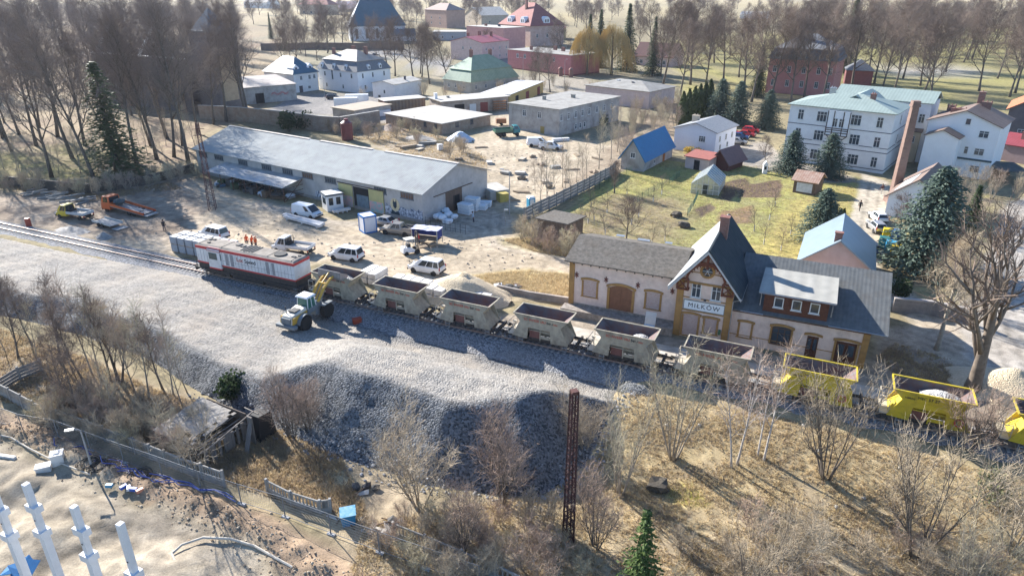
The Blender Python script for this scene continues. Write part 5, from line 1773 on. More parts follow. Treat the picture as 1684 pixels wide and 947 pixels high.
panel_fence('concrete_fence', 'concrete garden fence with latticed panels along the thicket and ruined shed', [(1, 651), (60, 683), (150, 715), (250, 756), (300, 776), (370, 800)], 1.45, CONC, 2.0, True, True)
panel_fence('concrete_fence', 'short concrete fence section running back into the thicket from the corner', [(2, 644), (34, 624), (70, 610)], 1.3, CONC, 2.0, True)
panel_fence('concrete_fence', 'broken concrete fence stub near the rubbish and the blue crate', [(441, 810), (480, 830), (528, 845), (545, 843)], 1.2, CONC, 2.0, True, True)
panel_fence('concrete_fence', 'concrete baluster fence running out of the picture below the bushes', [(648, 884), (700, 905), (760, 930), (815, 952), (880, 985)], 1.3, CONC, 2.0, True, True)
# ================================================================ TRAIN
RUST = M('hopper_rust', (.19, .088, .062), (.145, .145, .155), 1.1, .85, dirt=.4)
UNDER = M('underframe_dark', (.035, .034, .035), (.07, .062, .055), 3, .8)
STEELW = M('worn_wheel_steel', (.12, .10, .09), (.2, .17, .15), 3, .5, metal=.4)
CREAMY = M('hopper_cream', (.46, .41, .30), (.27, .24, .19), 1.7, .8, dirt=.9, detail=8)
YEL = M('hopper_yellow', (.62, .47, .03), (.50, .38, .03), 1.1, .6, dirt=.45)
TXR = M('letter_red', (.50, .07, .04), None, 3)
TXK = M('letter_dark', (.03, .03, .035), None, 3)
HB, HX, HZ0, HZ1, HY = 2.83, 3.6, 2.75, 3.55, 1.24
def wheelset(par, x, r=.46, y=.75, z=.34):
 a = MB()
 for s in (-1, 1):
  a.tube((x, s * y - .07, z + r), (x, s * y + .07, z + r), r, r, 18)
  a.tube((x, s * (y + .15) - .06, z + r), (x, s * (y + .15) + .06, z + r), .17, .17, 8)
  a.box(x - .35, x + .35, s * (y + .2) - .05, s * (y + .2) + .05, z + r - .02, z + r + .18)
 a.tube((x, -y, z + r), (x, y, z + r), .08, .08, 8)
 return a.build('wheelset', STEELW, par)
def hopper_wagon(paint, label, second=False):
 t = thing('hopper_wagon', label, 'wagon', (0, 0, 0))
 # outer hopper: vertical upper band, tapering below
 a = MB()
 o0 = [(-1.35, -.55, 1.25), (1.35, -.55, 1.25), (1.35, .55, 1.25), (-1.35, .55, 1.25)]
 o1 = [(-HB + .75, -HY + .03, HZ0), (HB - .75, -HY + .03, HZ0), (HB - .75, HY - .03, HZ0), (-HB + .75, HY - .03, HZ0)]
 a.v += o0 + o1
 for k in range(4):
  a.f.append((k, (k + 1) % 4, 4 + (k + 1) % 4, 4 + k))
  a.m.append(0)
 a.f.append((3, 2, 1, 0))
 a.m.append(0)
 o1 = [(-HB + .75, -HY, HZ0), (HB - .75, -HY, HZ0), (HB - .75, HY, HZ0), (-HB + .75, HY, HZ0)]
 o2 = [(-HB, -HY, HZ1), (HB, -HY, HZ1), (HB, HY, HZ1), (-HB, HY, HZ1)]
 i = len(a.v)
 a.v += o1 + o2
 for k in range(4):
  a.f.append((i + k, i + (k + 1) % 4, i + 4 + (k + 1) % 4, i + 4 + k))
  a.m.append(0)
 for s in (-1, 1):           # ribs
  for x in (-1.2, 0, 1.2):
   a.box(x - .05, x + .05, s * HY - .05, s * HY + .05, HZ0 + .05, HZ1 - .02)
 hp = a.build('hopper', paint, t)
 a = MB()
 b0 = [(-1.2, -.45, 1.45), (1.2, -.45, 1.45), (1.2, .45, 1.45), (-1.2, .45, 1.45)]
 b1 = [(-HB + .05, -HY + .05, HZ1), (HB - .05, -HY + .05, HZ1), (HB - .05, HY - .05, HZ1), (-HB + .05, HY - .05, HZ1)]
 b05 = [(-HB + .85, -HY + .12, HZ0 + .1), (HB - .85, -HY + .12, HZ0 + .1), (HB - .85, HY - .12, HZ0 + .1), (-HB + .85, HY - .12, HZ0 + .1)]
 a.v = b0 + b05 + b1
 for l_ in (0, 4):
  for k in range(4):
   a.f.append((l_ + 4 + k, l_ + 4 + (k + 1) % 4, l_ + (k + 1) % 4, l_ + k))
   a.m.append(0)
 a.f.append((0, 1, 2, 3))
 a.m.append(0)
 a.build('lining', RUST, hp)
 a = MB()
 for s in (-1, 1):
  a.box(-HB - .05, HB + .05, s * HY - .06, s * HY + .06, HZ1 - .03, HZ1 + .06)
  a.box(s * HB - .06, s * HB + .06, -HY + .06, HY - .06, HZ1 - .032, HZ1 + .058)
 a.build('rim', paint, hp)
 # side panels with the discharge opening
 for s in (-1, 1):
  a = MB()
  y0, y1 = s * (HY - .02) - .04, s * (HY - .02) + .04
  P = [[(-2.15, HZ0 + .02), (-2.95, 1.12), (-1.35, 1.0), (-1.25, 2.25)], [(2.15, HZ0 + .02), (1.05, 2.25), (1.15, .95), (2.95, 1.05)], [(-2.15, HZ0 + .02), (-1.25, 2.25), (1.05, 2.25), (2.15, HZ0 + .02)]]
  for q in P:
   a.ext_y(q if s > 0 else q[::-1], y0, y1)
  for x, z in ((-2.05, 2.05), (-2.0, 1.4), (1.7, 1.9)):
   a.box(x - .22, x + .22, s * (HY + .03) - .025, s * (HY + .03) + .025, z - .14, z + .14)
  sp = a.build('side_panel', paint, t)
  a = MB()
  a.box(-1.2, -.1, s * .98 - .03, s * .98 + .03, 1.0, 1.95)
  a.build('discharge_door', M('hopper_brown_door', (.23, .105, .085), (.16, .07, .06), 1.5, pat='corr', ps=(1.6, 0, 0), patk=.3), sp)
  a = MB()
  a.tube((-1.2, s * 1.15, 2.02), (1.05, s * 1.15, 1.98), .045)
  a.box(0, 1.05, s * 1.12 - .04, s * 1.12 + .04, 1.22, 1.5)
  a.box(-.06, .04, s * 1.1 - .05, s * 1.1 + .05, .98, 2.2)
  a.build('lever_bar', paint, sp)
 # sloping end sheets below the hopper
 for s in (-1, 1):
  a = MB()
  q = [(s * 2.9, -HY + .1, 1.12), (s * 2.9, HY - .1, 1.12), (s * 1.6, HY - .1, 2.5), (s * 1.6, -HY + .1, 2.5)]
  a.slab(q if s > 0 else q[::-1], .06)
  a.build('end_sheet', paint, t)
 a = MB()
 for s in (-1, 1):
  a.box(-HX, HX, s * .95 - .09, s * .95 + .09, .92, 1.12)
 for s in (-1, 1):
  a.box(s * HX - .1, s * HX + .1, -1.25, 1.25, .85, 1.2)
  for b_ in (-.85, .85):
   a.tube((s * (HX + .1), b_, 1.06), (s * (HX + .5), b_, 1.06), .09, .09, 8)
   a.tube((s * (HX + .5), b_, 1.06), (s * (HX + .57), b_, 1.06), .22, .22, 12)
  a.tube((s * (HX + .1), 0, 1.0), (s * (HX + .57), 0, .95), .06)
 for x in (-2.6, -1.5, .2, 1.6, 2.5):
  a.box(x - .06, x + .06, -.85, .85, .95, 1.1)
 a.tube((-.9, -.6, .75), (.9, -.6, .75), .18, .18, 10)
 a.build('underframe', UNDER, t)
 for x in (-2.35, 2.35):
  wheelset(t, x)
 # brakeman's platform and rails at one end
 a = MB()
 a.box(-HX + .05, -2.75, -1.15, 1.15, 1.13, 1.18)
 for y in (-1.1, 1.1):
  for x in (-HX + .12, -2.85):
   a.tube((x, y, 1.15), (x, y, 2.35), .035, .035, 5)
  a.tube((-HX + .12, y, 2.35), (-2.85, y, 2.35), .035, .035, 5)
  a.tube((-HX + .12, y, 1.75), (-2.85, y, 1.75), .03, .03, 5)
 a.tube((-HX + .12, -1.1, 2.35), (-HX + .12, 1.1, 2.35), .035, .035, 5)
 a.tube((-HX + .3, .2, 1.15), (-HX + .3, .2, 1.9), .04)
 a.lathe([(.2, 0), (.22, .03), (.2, .06)], 12, (-HX + .3, .2, 1.9))
 a.build('railing', M('pale_railing', (.55, .50, .40), (.40, .36, .3), 3), t)
 for x in (-2.0, 2.6):
  a = MB()
  for z in (.45, .8):
   a.box(x - .22, x + .22, -1.32, -1.15, z, z + .04)
  for q in (-.22, .22):
   a.box(x + q - .02, x + q + .02, -1.3, -1.27, .45, 1.05)
  a.build('step', M('step_grey', (.35, .34, .32), None, 3), t)
 if not second:
  letter('SCHWEERBAU', .36, TXR, t, (-.55, -HY - .012, 3.12))
  letter('bsw', .42, TXK, t, (1.02, -HY - .012, 3.12))
  letter('bau', .3, TXR, t, (1.62, -HY - .012, 3.1))
 else:
  letter('MEC 57-27', .33, TXK, t, (-.35, -HY - .012, 3.18))
  letter('HERING', .24, TXK, t, (-1.55, -HY - .012, 3.02))
  a = MB()
  for k in range(12):
   c_, s_ = math.cos(k * .5236), math.sin(k * .5236)
   c2, s2 = math.cos((k + 1) * .5236), math.sin((k + 1) * .5236)
   a.tube((2.0 + .3 * c_, -HY - .12, 1.75 + .3 * s_), (2.0 + .3 * c2, -HY - .12, 1.75 + .3 * s2), .06, .06, 5)
  a.build('hose_coil', M('red_hose', (.50, .08, .05), None, 3), t)
 return t
def trk(t, z=0.0, n=N0):
 return (*tn(t, n), z)
WLAB = ['cream hopper wagon being filled by the raised bucket of the wheel loader', 'cream hopper wagon standing in front of the white concrete blocks and the parked people carrier',
  'cream hopper wagon in front of the pile of pale sand', 'cream hopper wagon in front of the weedy concrete edge wall', 'cream hopper wagon with a little gravel, in front of the pink freight shed',
  'cream hopper wagon directly below the station name board', 'yellow hopper wagon in front of the low station wing with the dormer',
  'bright yellow hopper wagon part filled with pale gravel beside the big bare tree', 'yellow hopper wagon cut by the picture edge at the end of the train']
w_a = hopper_wagon(CREAMY, WLAB[0])
w_y = hopper_wagon(YEL, WLAB[6], True)
for k in range(9):
 tc_ = -33.4 + 8.36 * (k - 2) + 2.83
 src = w_a if k < 6 else w_y
 if k in (0, 6):
  o = src
  o.location, o.rotation_euler = trk(tc_), (0, 0, TA)
  o['group'] = 'hopper wagons of the train'
 else:
  copy_tree(src, trk(tc_), TA, WLAB[k], 'hopper wagons of the train')
LG = gravel_mat('wagon_load_stone', (.20, .20, .20), (.66, .64, .60), 7.0, (.5, .46, .4))
def load(k, cx, lx, ly, h, z0, lab):
 rr = random.Random(k)
 a = MB()
 nx, ny = 14, 8
 i0 = len(a.v)
 for j in range(ny + 1):
  for i in range(nx + 1):
   u, v = i / nx * 2 - 1, j / ny * 2 - 1
   z = h * max(0, 1 - .75 * u * u - .45 * v * v) + rr.uniform(-.04, .04)
   a.v.append((cx + u * lx, v * ly, z0 + z))
 for j in range(ny):
  for i in range(nx):
   p = i0 + j * (nx + 1) + i
   a.f.append((p, p + 1, p + nx + 2, p + nx + 1))
   a.m.append(0)
 a.ext_y([(cx - lx, z0 - .02), (cx - lx * .6, z0 - 1.0), (cx + lx * .6, z0 - 1.0), (cx + lx, z0 - .02)], -ly * .8, ly * .8)
 o = a.build('gravel_load', LG, None, trk(-33.4 + 8.36 * (k - 2) + 2.83), TA, smooth=True)
 tag(o, lab, 'gravel load')
load(7, .7, 1.5, 1.0, .62, 2.75, 'heap of pale gravel lying in the bright yellow hopper wagon')
load(4, 1.25, .9, .95, .5, 2.6, 'small heap of pale gravel in the cream wagon below the freight shed')
load(0, -.3, 1.9, 1.0, .55, 2.7, 'grey gravel in the wagon under the loader bucket')
# ---- locomotive
LT0, LT1 = -67.6, -52.4
LL = LT1 - LT0
LO = thing('locomotive', 'white diesel locomotive with red bands and red and black lettering on its flank', 'locomotive', trk((LT0 + LT1) / 2), TA)
LH = LL / 2
LWHT = M('loco_white', (.72, .72, .71), (.60, .60, .59), .8, .5, dirt=.3)
LRED = M('loco_red', (.52, .045, .05), (.42, .035, .04), .8, .45)
LROOF = M('loco_roof_grey', (.36, .32, .27), (.24, .215, .185), 1.2, .9, dirt=.6, spec=.15)
a = MB()
a.box(-LH, LH, -1.38, 1.38, 2.1, 3.9)
a.build('body', LWHT, LO, bevel=.05)
a = MB()
a.box(-LH - .01, LH + .01, -1.39, 1.39, 3.84, 4.18)
a.box(-LH - .012, LH + .012, -1.395, 1.395, 1.98, 2.16)
a.build('red_band', LRED, LO)
a = MB()
a.hull8([(-LH, -1.36, 4.18), (LH, -1.36, 4.18), (LH, 1.36, 4.18), (-LH, 1.36, 4.18)], [(-LH + .2, -1.05, 4.36), (LH - .2, -1.05, 4.36), (LH - .2, 1.05, 4.36), (-LH + .2, 1.05, 4.36)])
rf_ = a.build('roof', LROOF, LO)
a = MB()
a.box(-LH + 2.0, -LH + 4.0, -1.52, 1.52, 1.62, 4.0)
cabm = a.build('cab', LWHT, LO, bevel=.03)
a = MB()
a.hull8([(-LH + 1.95, -1.56, 3.78), (-LH + 4.05, -1.56, 3.78), (-LH + 4.05, 1.56, 3.78), (-LH + 1.95, 1.56, 3.78)], [(-LH + 2.0, -1.36, 4.24), (-LH + 4.0, -1.36, 4.24), (-LH + 4.0, 1.36, 4.24), (-LH + 2.0, 1.36, 4.24)])
a.build('cab_roof_edge', M('faded_red', (.56, .20, .18), (.48, .16, .15), 1, .5), cabm)
a = MB()
a.box(-LH + 2.0, -LH + 4.0, -1.535, 1.535, 1.5, 1.68)
a.build('red_sill', LRED, cabm)
a = MB()
for s in (-1, 1):
 a.box(-LH + 2.2, -LH + 3.5, s * 1.525 - .012, s * 1.525 + .012, 2.75, 3.6)
a.box(-LH + 4.0, -LH + 4.02, -1.5, -1.4, 2.75, 3.6)
a.build('cab_window', glass_mat('loco_glass', (.03, .05, .05)), cabm)
a = MB()
for k in range(30):
 x = -LH + .25 + k * .5
 if -LH + 1.8 < x < -LH + 4.2:
  continue
 for s in (-1, 1):
  a.box(x - .012, x + .012, s * 1.385 - .006, s * 1.385 + .006, 2.2, 3.82 if k % 3 else 3.1)
for s in (-1, 1):
 a.box(-LH + 4.2, LH - .1, s * 1.386 - .006, s * 1.386 + .006, 2.75, 2.775)
a.build('panel_joint', M('joint_grey', (.20, .20, .21), None, 3), LO)
a = MB()
for x0, w_ in ((-LH + 4.7, .45), (-LH + 5.5, .5), (LH - 4.2, .5), (LH - 3.3, .4)):
 a.box(x0, x0 + w_, -1.40, -1.383, 2.25, 3.75)
a.build('louvre', M('louvre_grey', (.36, .36, .37), (.28, .28, .29), 3, pat='plankz', ps=(3, 0, 0), patk=.5), LO)
a = MB()
a.lathe([(.72, 0), (.75, .1), (.72, .16)], 24, (LH - 3.0, 0, 4.34))
fan = a.build('roof_fan', M('fan_dark', (.04, .04, .042), None, 3), rf_)
a = MB()
for x, y, w_, d_ in ((-LH + 5.2, .4, .5, .35), (-LH + 6.1, .2, .45, .3), (-LH + .7, .4, .25, .2), (-LH + 1.3, -.5, .3, .15), (-LH + 1.2, .5, .3, .15), (LH - 1.3, 0, .5, .16), (LH - .8, .5, .3, .12)):
 a.box(x, x + w_, y - d_, y + d_, 4.36, 4.46)
for k in range(5):
 x = -LH + 6.9 + k * .42
 a.box(x, x + .12, -.95, .95, 4.36, 4.43)
for k in range(5):
 x = -LH + .5 + k * (LL - 1) / 4
 a.box(x - .03, x + .03, -1.1, 1.1, 4.34, 4.39)
o = a.build('roof_hatch', M('roof_black', (.05, .05, .05), (.09, .085, .08), 3), rf_)
a = MB()
a.box(-LH + .02, LH - .02, -1.3, 1.3, 1.3, 1.979)
a.box(-LH - .55, LH + .55, -1.42, 1.42, 1.12, 1.30)
a.box(-2.4, 2.4, -1.2, 1.2, .55, 1.17)
for s in (-1, 1):
 a.box(s * (LH + .56) - .1, s * (LH + .56) + .1, -1.4, 1.4, .8, 1.3)
 for b_ in (-.87, .87):
  a.tube((s * (LH + .6), b_, 1.06), (s * (LH + 1.0), b_, 1.06), .1, .1, 8)
  a.tube((s * (LH + 1.0), b_, 1.06), (s * (LH + 1.08), b_, 1.06), .25, .25, 12)
 for y in (-1.35, 1.35):
  a.tube((s * (LH + .3), y, 1.3), (s * (LH + .3), y, 2.3), .03, .03, 5)
a.build('underframe', UNDER, LO)
for bx_ in (-4.9, 4.9):
 a = MB()
 for s in (-1, 1):
  a.box(bx_ - 2.1, bx_ + 2.1, s * 1.1 - .1, s * 1.1 + .1, .72, 1.05)
 bo = a.build('bogie', UNDER, LO)
 for q in (-1.45, 0, 1.45):
  wheelset(bo, bx_ + q, .5)
for k in range(2):
 a = MB()
 for z in (.4, .75, 1.05):
  a.box(-.25, .25, -.06, .06, z, z + .04)
 a.build('step', M('step_grey', (.35, .34, .32), None, 3), LO, ((-LH + 1, LH - .1)[k], -1.5, 0))
letter('Loc', .72, TXR, LO, (-.55, -1.398, 3.28), space=1.0)
letter('Speed', .72, TXK, LO, (1.02, -1.398, 3.28), space=1.0)
a = MB()
for s in (-.8, .8):
 a.tube((LH + .003, s, 2.4), (LH + .06, s, 2.4), .12, .12, 10)
a.build('headlight', M('lamp_glass', (.7, .7, .65), None, 2, .2), LO)
# ================================================================ VEHICLES
TYRE = M('tyre_rubber', (.02, .02, .02), (.035, .033, .03), 4, .85)
RIM = M('wheel_rim', (.35, .35, .36), (.25, .25, .26), 4, .4, metal=.6)
CGLASS = glass_mat('car_glass', (.015, .02, .024), .05)
PLAST = M('black_plastic', (.03, .03, .032), None, 4, .6)
LAMP = M('headlamp', (.65, .66, .66), None, 2, .15)
TAIL = M('tail_lamp', (.40, .02, .02), None, 2, .3)
def paint(name, c, r=.32, metal=0.0):
 return M('paint_' + name, c, tuple(v * .9 for v in c), .8, r, metal=metal, spec=.5, dirt=.12)
P_WHITE = paint('white', (.76, .76, .75))
P_SILV = paint('silver', (.45, .45, .45), .3, .5)
P_GREY = paint('champagne', (.36, .33, .29), .3, .5)
P_YEL = paint('yellow', (.66, .48, .04))
P_RED = paint('red', (.42, .025, .03))
P_ORG = paint('orange_red', (.62, .12, .03))
P_DARK = paint('dark', (.03, .035, .045))
P_BLUE = paint('blue', (.02, .07, .20))
P_GREEN = paint('green', (.06, .15, .10))
P_TEAL = paint('teal', (.03, .22, .24))
def wheel(par, x, y, r=.33, w=.22, hub=None):
 a = MB()
 a.lathe([(r * .62, -w / 2), (r * .93, -w / 2), (r, -w * .3), (r, w * .3), (r * .93, w / 2), (r * .62, w / 2)], 18)
 o = a.build('wheel', TYRE, par, (x, y, r))
 o.rotation_euler = (R(90), 0, 0)
 b = MB()
 b.lathe([(r * .6, -w * .42), (r * .6, w * .42)], 14)
 b.build('rim', hub or RIM, o)
 return o
def lower_body(a, L, W, prof):
 """prof: (x, zbottom, ztop, halfwidth) stations, rear to front; slightly tucked sills and shoulders"""
 rings = []
 for x, zb, zt, hw in prof:
  rings.append([(x, -hw * .93, zb), (x, hw * .93, zb), (x, hw, zb + (zt - zb) * .35), (x, hw * .985, zt - .06), (x, hw * .9, zt), (x, -hw * .9, zt), (x, -hw * .985, zt - .06), (x, -hw, zb + (zt - zb) * .35)])
 i = len(a.v)
 for r_ in rings:
  a.v += r_
 n = 8
 for j in range(len(rings) - 1):
  for k in range(n):
   p = i + j * n
   a.f.append((p + k, p + n + k, p + n + (k + 1) % n, p + (k + 1) % n))
   a.m.append(a.k)
 a.f.append(tuple(i + k for k in range(n)))
 a.f.append(tuple(i + (len(rings) - 1) * n + k for k in reversed(range(n))))
 a.m += [a.k, a.k]
def cabin(par, mat, x0, x1, x2, x3, zb, zt, hb, ht, splits, rear_glass=True):
 """greenhouse: base x0..x3 at zb, roof x1..x2 at zt; half widths hb, ht"""
 A = [Vector((x0, -hb, zb)), Vector((x3, -hb, zb)), Vector((x3, hb, zb)), Vector((x0, hb, zb))]
 B = [Vector((x1, -ht, zt)), Vector((x2, -ht, zt)), Vector((x2, ht, zt)), Vector((x1, ht, zt))]
 a = MB()
 a.hull8(A, B)
 o = a.build('cabin', mat, par, bevel=.05)
 def panel(name, P, u0, u1, v0=.12, v1=.9):
  def at(u, v):
   lo, hi = P[0].lerp(P[1], u), P[3].lerp(P[2], u)
   return lo.lerp(hi, v)
  q = [at(u0, v0), at(u1, v0), at(u1, v1), at(u0, v1)]
  n = (q[1] - q[0]).cross(q[2] - q[0]).normalized()
  b = MB()
  b.hull8([p - n * .02 for p in q], [p + n * .012 for p in q])
  b.build(name, CGLASS, o)
 for u0, u1 in splits:
  panel('side_window', [A[0], A[1], B[1], B[0]], u0, u1)
  panel('side_window', [A[2], A[3], B[3], B[2]], 1 - u1, 1 - u0)
 panel('windscreen', [A[1], A[2], B[2], B[1]], .06, .94, .06, .95)
 if rear_glass:
  panel('rear_window', [A[3], A[0], B[0], B[3]], .08, .92, .1, .85)
 return o
def lamps(par, L, W, zf, zr, xf=None):
 xf = xf if xf is not None else L / 2
 for s in (-1, 1):
  MB().box(xf - .12, xf + .015, s * W * .36 - .17, s * W * .36 + .17, zf - .08, zf + .08).build('headlight', LAMP, par)
  MB().box(-L / 2 - .015, -L / 2 + .08, s * W * .44 - .07, s * W * .44 + .07, zr - .2, zr + .2).build('tail_light', TAIL, par)
 a = MB()
 a.box(xf - .04, xf + .05, -W * .46, W * .46, .32, .52)
 a.box(-L / 2 - .05, -L / 2 + .04, -W * .46, W * .46, .35, .55)
 a.box(xf - .02, xf + .03, -W * .2, W * .2, zf - .1, zf + .04)
 a.build('bumper', PLAST, par)
def car(kind, mat, label, cat, loc, head, group=None):
 nm = {'mpv': 'people_carrier', 'van': 'van', 'sedan': 'saloon_car', 'hatch': 'car', 'pickup': 'pickup_truck'}[kind]
 t = thing(nm, label, cat, loc, R(head), group)
 a = MB()
 if kind == 'mpv':
  L, W = 4.6, 1.85
  lower_body(a, L, W, [(-2.3, .45, .95, .82), (-2.2, .30, 1.02, .90), (-1.4, .24, 1.05, .925), (1.1, .24, 1.03, .925), (1.75, .26, .93, .90), (2.2, .30, .78, .82), (2.3, .42, .66, .70)])
  a.build('body', mat, t, smooth=False, bevel=.03)
  cabin(t, mat, -2.22, -2.0, .55, 1.65, .98, 1.85, .86, .70, ((.03, .22), (.25, .50), (.53, .80)))
  ws = 1.42
 elif kind == 'van':
  L, W = 4.9, 1.92
  lower_body(a, L, W, [(-2.45, .40, 1.0, .90), (-2.35, .28, 1.08, .95), (1.3, .24, 1.06, .96), (1.95, .28, .98, .92), (2.38, .34, .80, .82), (2.45, .42, .70, .74)])
  a.build('body', mat, t, bevel=.03)
  cabin(t, mat, -2.4, -2.3, .85, 1.9, 1.02, 1.95, .92, .82, ((.70, .88),), False)
  ws = 1.5
 elif kind == 'sedan':
  L, W = 4.5, 1.78
  lower_body(a, L, W, [(-2.25, .45, .90, .76), (-2.1, .30, .98, .86), (-1.2, .24, .98, .89), (.9, .24, .95, .89), (1.7, .26, .86, .86), (2.15, .30, .74, .78), (2.25, .40, .64, .66)])
  a.build('body', mat, t, bevel=.03)
  cabin(t, mat, -1.75, -1.0, .35, 1.15, .93, 1.42, .80, .60, ((.14, .45), (.49, .80)))
  ws = 1.35
 elif kind == 'hatch':
  L, W = 4.0, 1.72
  lower_body(a, L, W, [(-2.0, .42, .92, .76), (-1.9, .28, .99, .84), (-1.1, .24, .99, .86), (.8, .24, .96, .86), (1.5, .26, .88, .83), (1.92, .30, .74, .75), (2.0, .4, .64, .64)])
  a.build('body', mat, t, bevel=.03)
  cabin(t, mat, -1.9, -1.55, .3, 1.15, .94, 1.48, .79, .62, ((.06, .24), (.27, .50), (.53, .80)))
  ws = 1.22
 else:
  L, W = 5.2, 1.88
  lower_body(a, L, W, [(-2.6, .5, 1.06, .90), (-2.55, .42, 1.10, .92), (-.85, .36, 1.10, .93), (1.2, .34, 1.08, .93), (2.0, .38, 1.0, .9), (2.5, .45, .86, .82), (2.6, .5, .74, .72)])
  a.build('body', mat, t, bevel=.03)
  cabin(t, mat, -.95, -.7, .55, 1.4, 1.04, 1.78, .84, .66, ((.08, .38), (.42, .76)))
  b = MB()
  b.box(-2.5, -1.0, -.74, .74, 1.09, 1.115)
  bed = b.build('load_bed', PLAST, t)
  b = MB()
  for s in (-1, 1):
   b.box(-2.58, -.98, s * .84 - .07, s * .84 + .07, 1.1, 1.34)
  b.box(-2.6, -2.5, -.77, .77, 1.1, 1.34)
  b.build('bed_side', mat, t)
  ws = 1.6
 r_ = .37 if kind == 'pickup' else .32
 for x in (-ws, ws):
  for s in (-1, 1):
   wheel(t, x, s * (W / 2 - .1), r_)
   MB().lathe([(r_ + .07, -.05), (r_ + .07, .05)], 16).build('wheel_arch', PLAST, t, (x, s * (W / 2 - .055), r_ + .01)).rotation_euler = (R(90), 0, 0)
 lamps(t, L, W, .78, .95)
 if kind in ('mpv', 'sedan', 'hatch', 'pickup', 'van'):
  xm = 1.2 if kind in ('mpv', 'van') else .8
  for s in (-1, 1):
   MB().box(xm - .06, xm + .06, s * (W / 2 + .06) - .1, s * (W / 2 + .06) + .1, 1.02, 1.18).build('mirror', mat, t)
 return t
def gp(px, py, z=0.0):
 return (*G(px, py, z), z)
car('mpv', P_WHITE, 'white people carrier parked between the grey block pallets and the locomotive', 'car', gp(353, 391), 152)
car('mpv', P_WHITE, 'white people carrier parked behind the wheel loader beside the white concrete blocks', 'car', gp(570, 426), 160)
car('mpv', P_WHITE, 'white people carrier with red tail lamps beside the pale sand pile', 'car', gp(702, 447), 157)
car('van', P_WHITE, 'white windowless van parked beside the white kiosk and long concrete beams', 'van', gp(506, 356), -28)
car('sedan', P_SILV, 'silver saloon car half hidden behind the blue site cabin', 'car', gp(632, 370), 152)
car('pickup', P_GREY, 'champagne coloured double-cab pickup between site cabin and forklift', 'pickup', gp(655, 385), 160)
car('van', P_WHITE, 'white van seen from behind in the sandy yard by the grey block', 'van', gp(884, 240), 5)
car('pickup', P_WHITE, 'white pickup parked next to the white van in the sandy yard', 'pickup', gp(906, 246), -15)
car('hatch', P_SILV, 'silver car, nearest of the four cars parked by the big white house', 'car', gp(1213, 237), -28)
car('hatch', P_BLUE, 'dark blue car parked between silver and red cars by the big white house', 'car', gp(1217, 229), -28)
car('sedan', P_RED, 'dark red saloon in the row of cars by the big white house', 'car', gp(1226, 224.5), -28)
car('hatch', paint('bright_red', (.55, .03, .04)), 'bright red car at the far end of the row by the big white house', 'car', gp(1235, 218), -28)
car('hatch', P_SILV, 'silver car parked on the path nearest the recycling bins', 'car', gp(1440, 379), 84)
car('hatch', P_WHITE, 'white car parked just beyond the silver one on the path', 'car', gp(1443, 363), 84)
car('hatch', P_BLUE, 'dark blue car showing behind the corner of the metal-roofed garage', 'car', gp(1429, 414), 80)
car('hatch', P_DARK, 'dark car standing in the courtyard of the white mansard house', 'car', gp(547, 163), 15)
car('sedan', P_DARK, 'dark car on the street below the churchyard wall', 'car', gp(617, 93), 5)
car('van', P_RED, 'red van behind the long low yard roofs', 'van', gp(630, 184), 0)
# compact bright vans of stored white boxes in the courtyard
for px, py, lb in ((588, 172, 'white box trailer in the courtyard behind the brown flat shed'), (570, 178, 'pale blue-white box trailer nearest the lamp in the courtyard')):
 t = thing('box_trailer', lb, 'trailer', gp(px, py), R(8))
 MB().box(-3.4, 3.4, -1.2, 1.2, .7, 3.0).build('box', P_WHITE, t, bevel=.05)
 MB().box(-3.3, 3.3, -.9, .9, .45, .69).build('chassis', PLAST, t)
 for x in (-1.6, 1.6):
  for s in (-1, 1):
   wheel(t, x, s * 1.0, .42, .24)
def flatbed(mat, label, cat, loc, head, bedm, cabL=2.3, bedL=3.4, cage=False):
 t = thing('flatbed_truck', label, cat, loc, R(head))
 L = cabL + bedL
 x0 = -L / 2
 xc_ = x0 + bedL
 a = MB()
 lower_body(a, L, 2.0, [(xc_ + .02, .4, 1.15, .96), (xc_ + 1.3, .32, 1.13, .98), (xc_ + 1.75, .34, 1.05, .94), (xc_ + cabL - .1, .4, .85, .84), (xc_ + cabL, .48, .75, .74)])
 a.build('body', mat, t, bevel=.03)
 cabin(t, mat, xc_ + .05, xc_ + .12, xc_ + 1.05, xc_ + 1.85, 1.1, 2.1, .92, .78, ((.08, .36), (.40, .72)))
 b = MB()
 b.box(x0, xc_ - .08, -1.0, 1.0, .82, .92)
 bd = b.build('load_bed', M('bed_planks', (.42, .38, .32), (.3, .27, .23), 2, pat='planky', ps=(1.5, 0, 0), patk=.3), t)
 for s in (-1, 1):
  MB().box(x0, xc_ - .1, s * 1.02 - .025, s * 1.02 + .025, .86, 1.25).build('side_board', bedm, t)
 MB().box(x0 - .05, x0 - .002, -1.0, 1.0, .86, 1.25).build('tailboard', bedm, t)
 c = MB()
 c.box(xc_ - .1, xc_ - .05, -.98, .98, .93, 1.3)
 for y in (-.95, -.3, .3, .95):
  c.box(xc_ - .1, xc_ - .05, y - .025, y + .025, 1.3, 2.0)
 c.box(xc_ - .1, xc_ - .05, -.98, .98, 2.0, 2.06)
 c.build('headboard', PLAST, t)
 d = MB()
 d.box(x0 + .1, xc_ + .4, -.4, .4, .5, .8)
 d.build('chassis', PLAST, t)
 for x in (x0 + .95, xc_ + cabL - .85):
  for s in (-1, 1):
   wheel(t, x, s * .88, .34, .24)
 lamps(t, L, 2.0, .78, .7)
 return t
flatbed(P_WHITE, 'white double-cab flatbed truck with an empty bed parked behind the locomotive', 'truck', gp(483, 414), 162, P_WHITE)
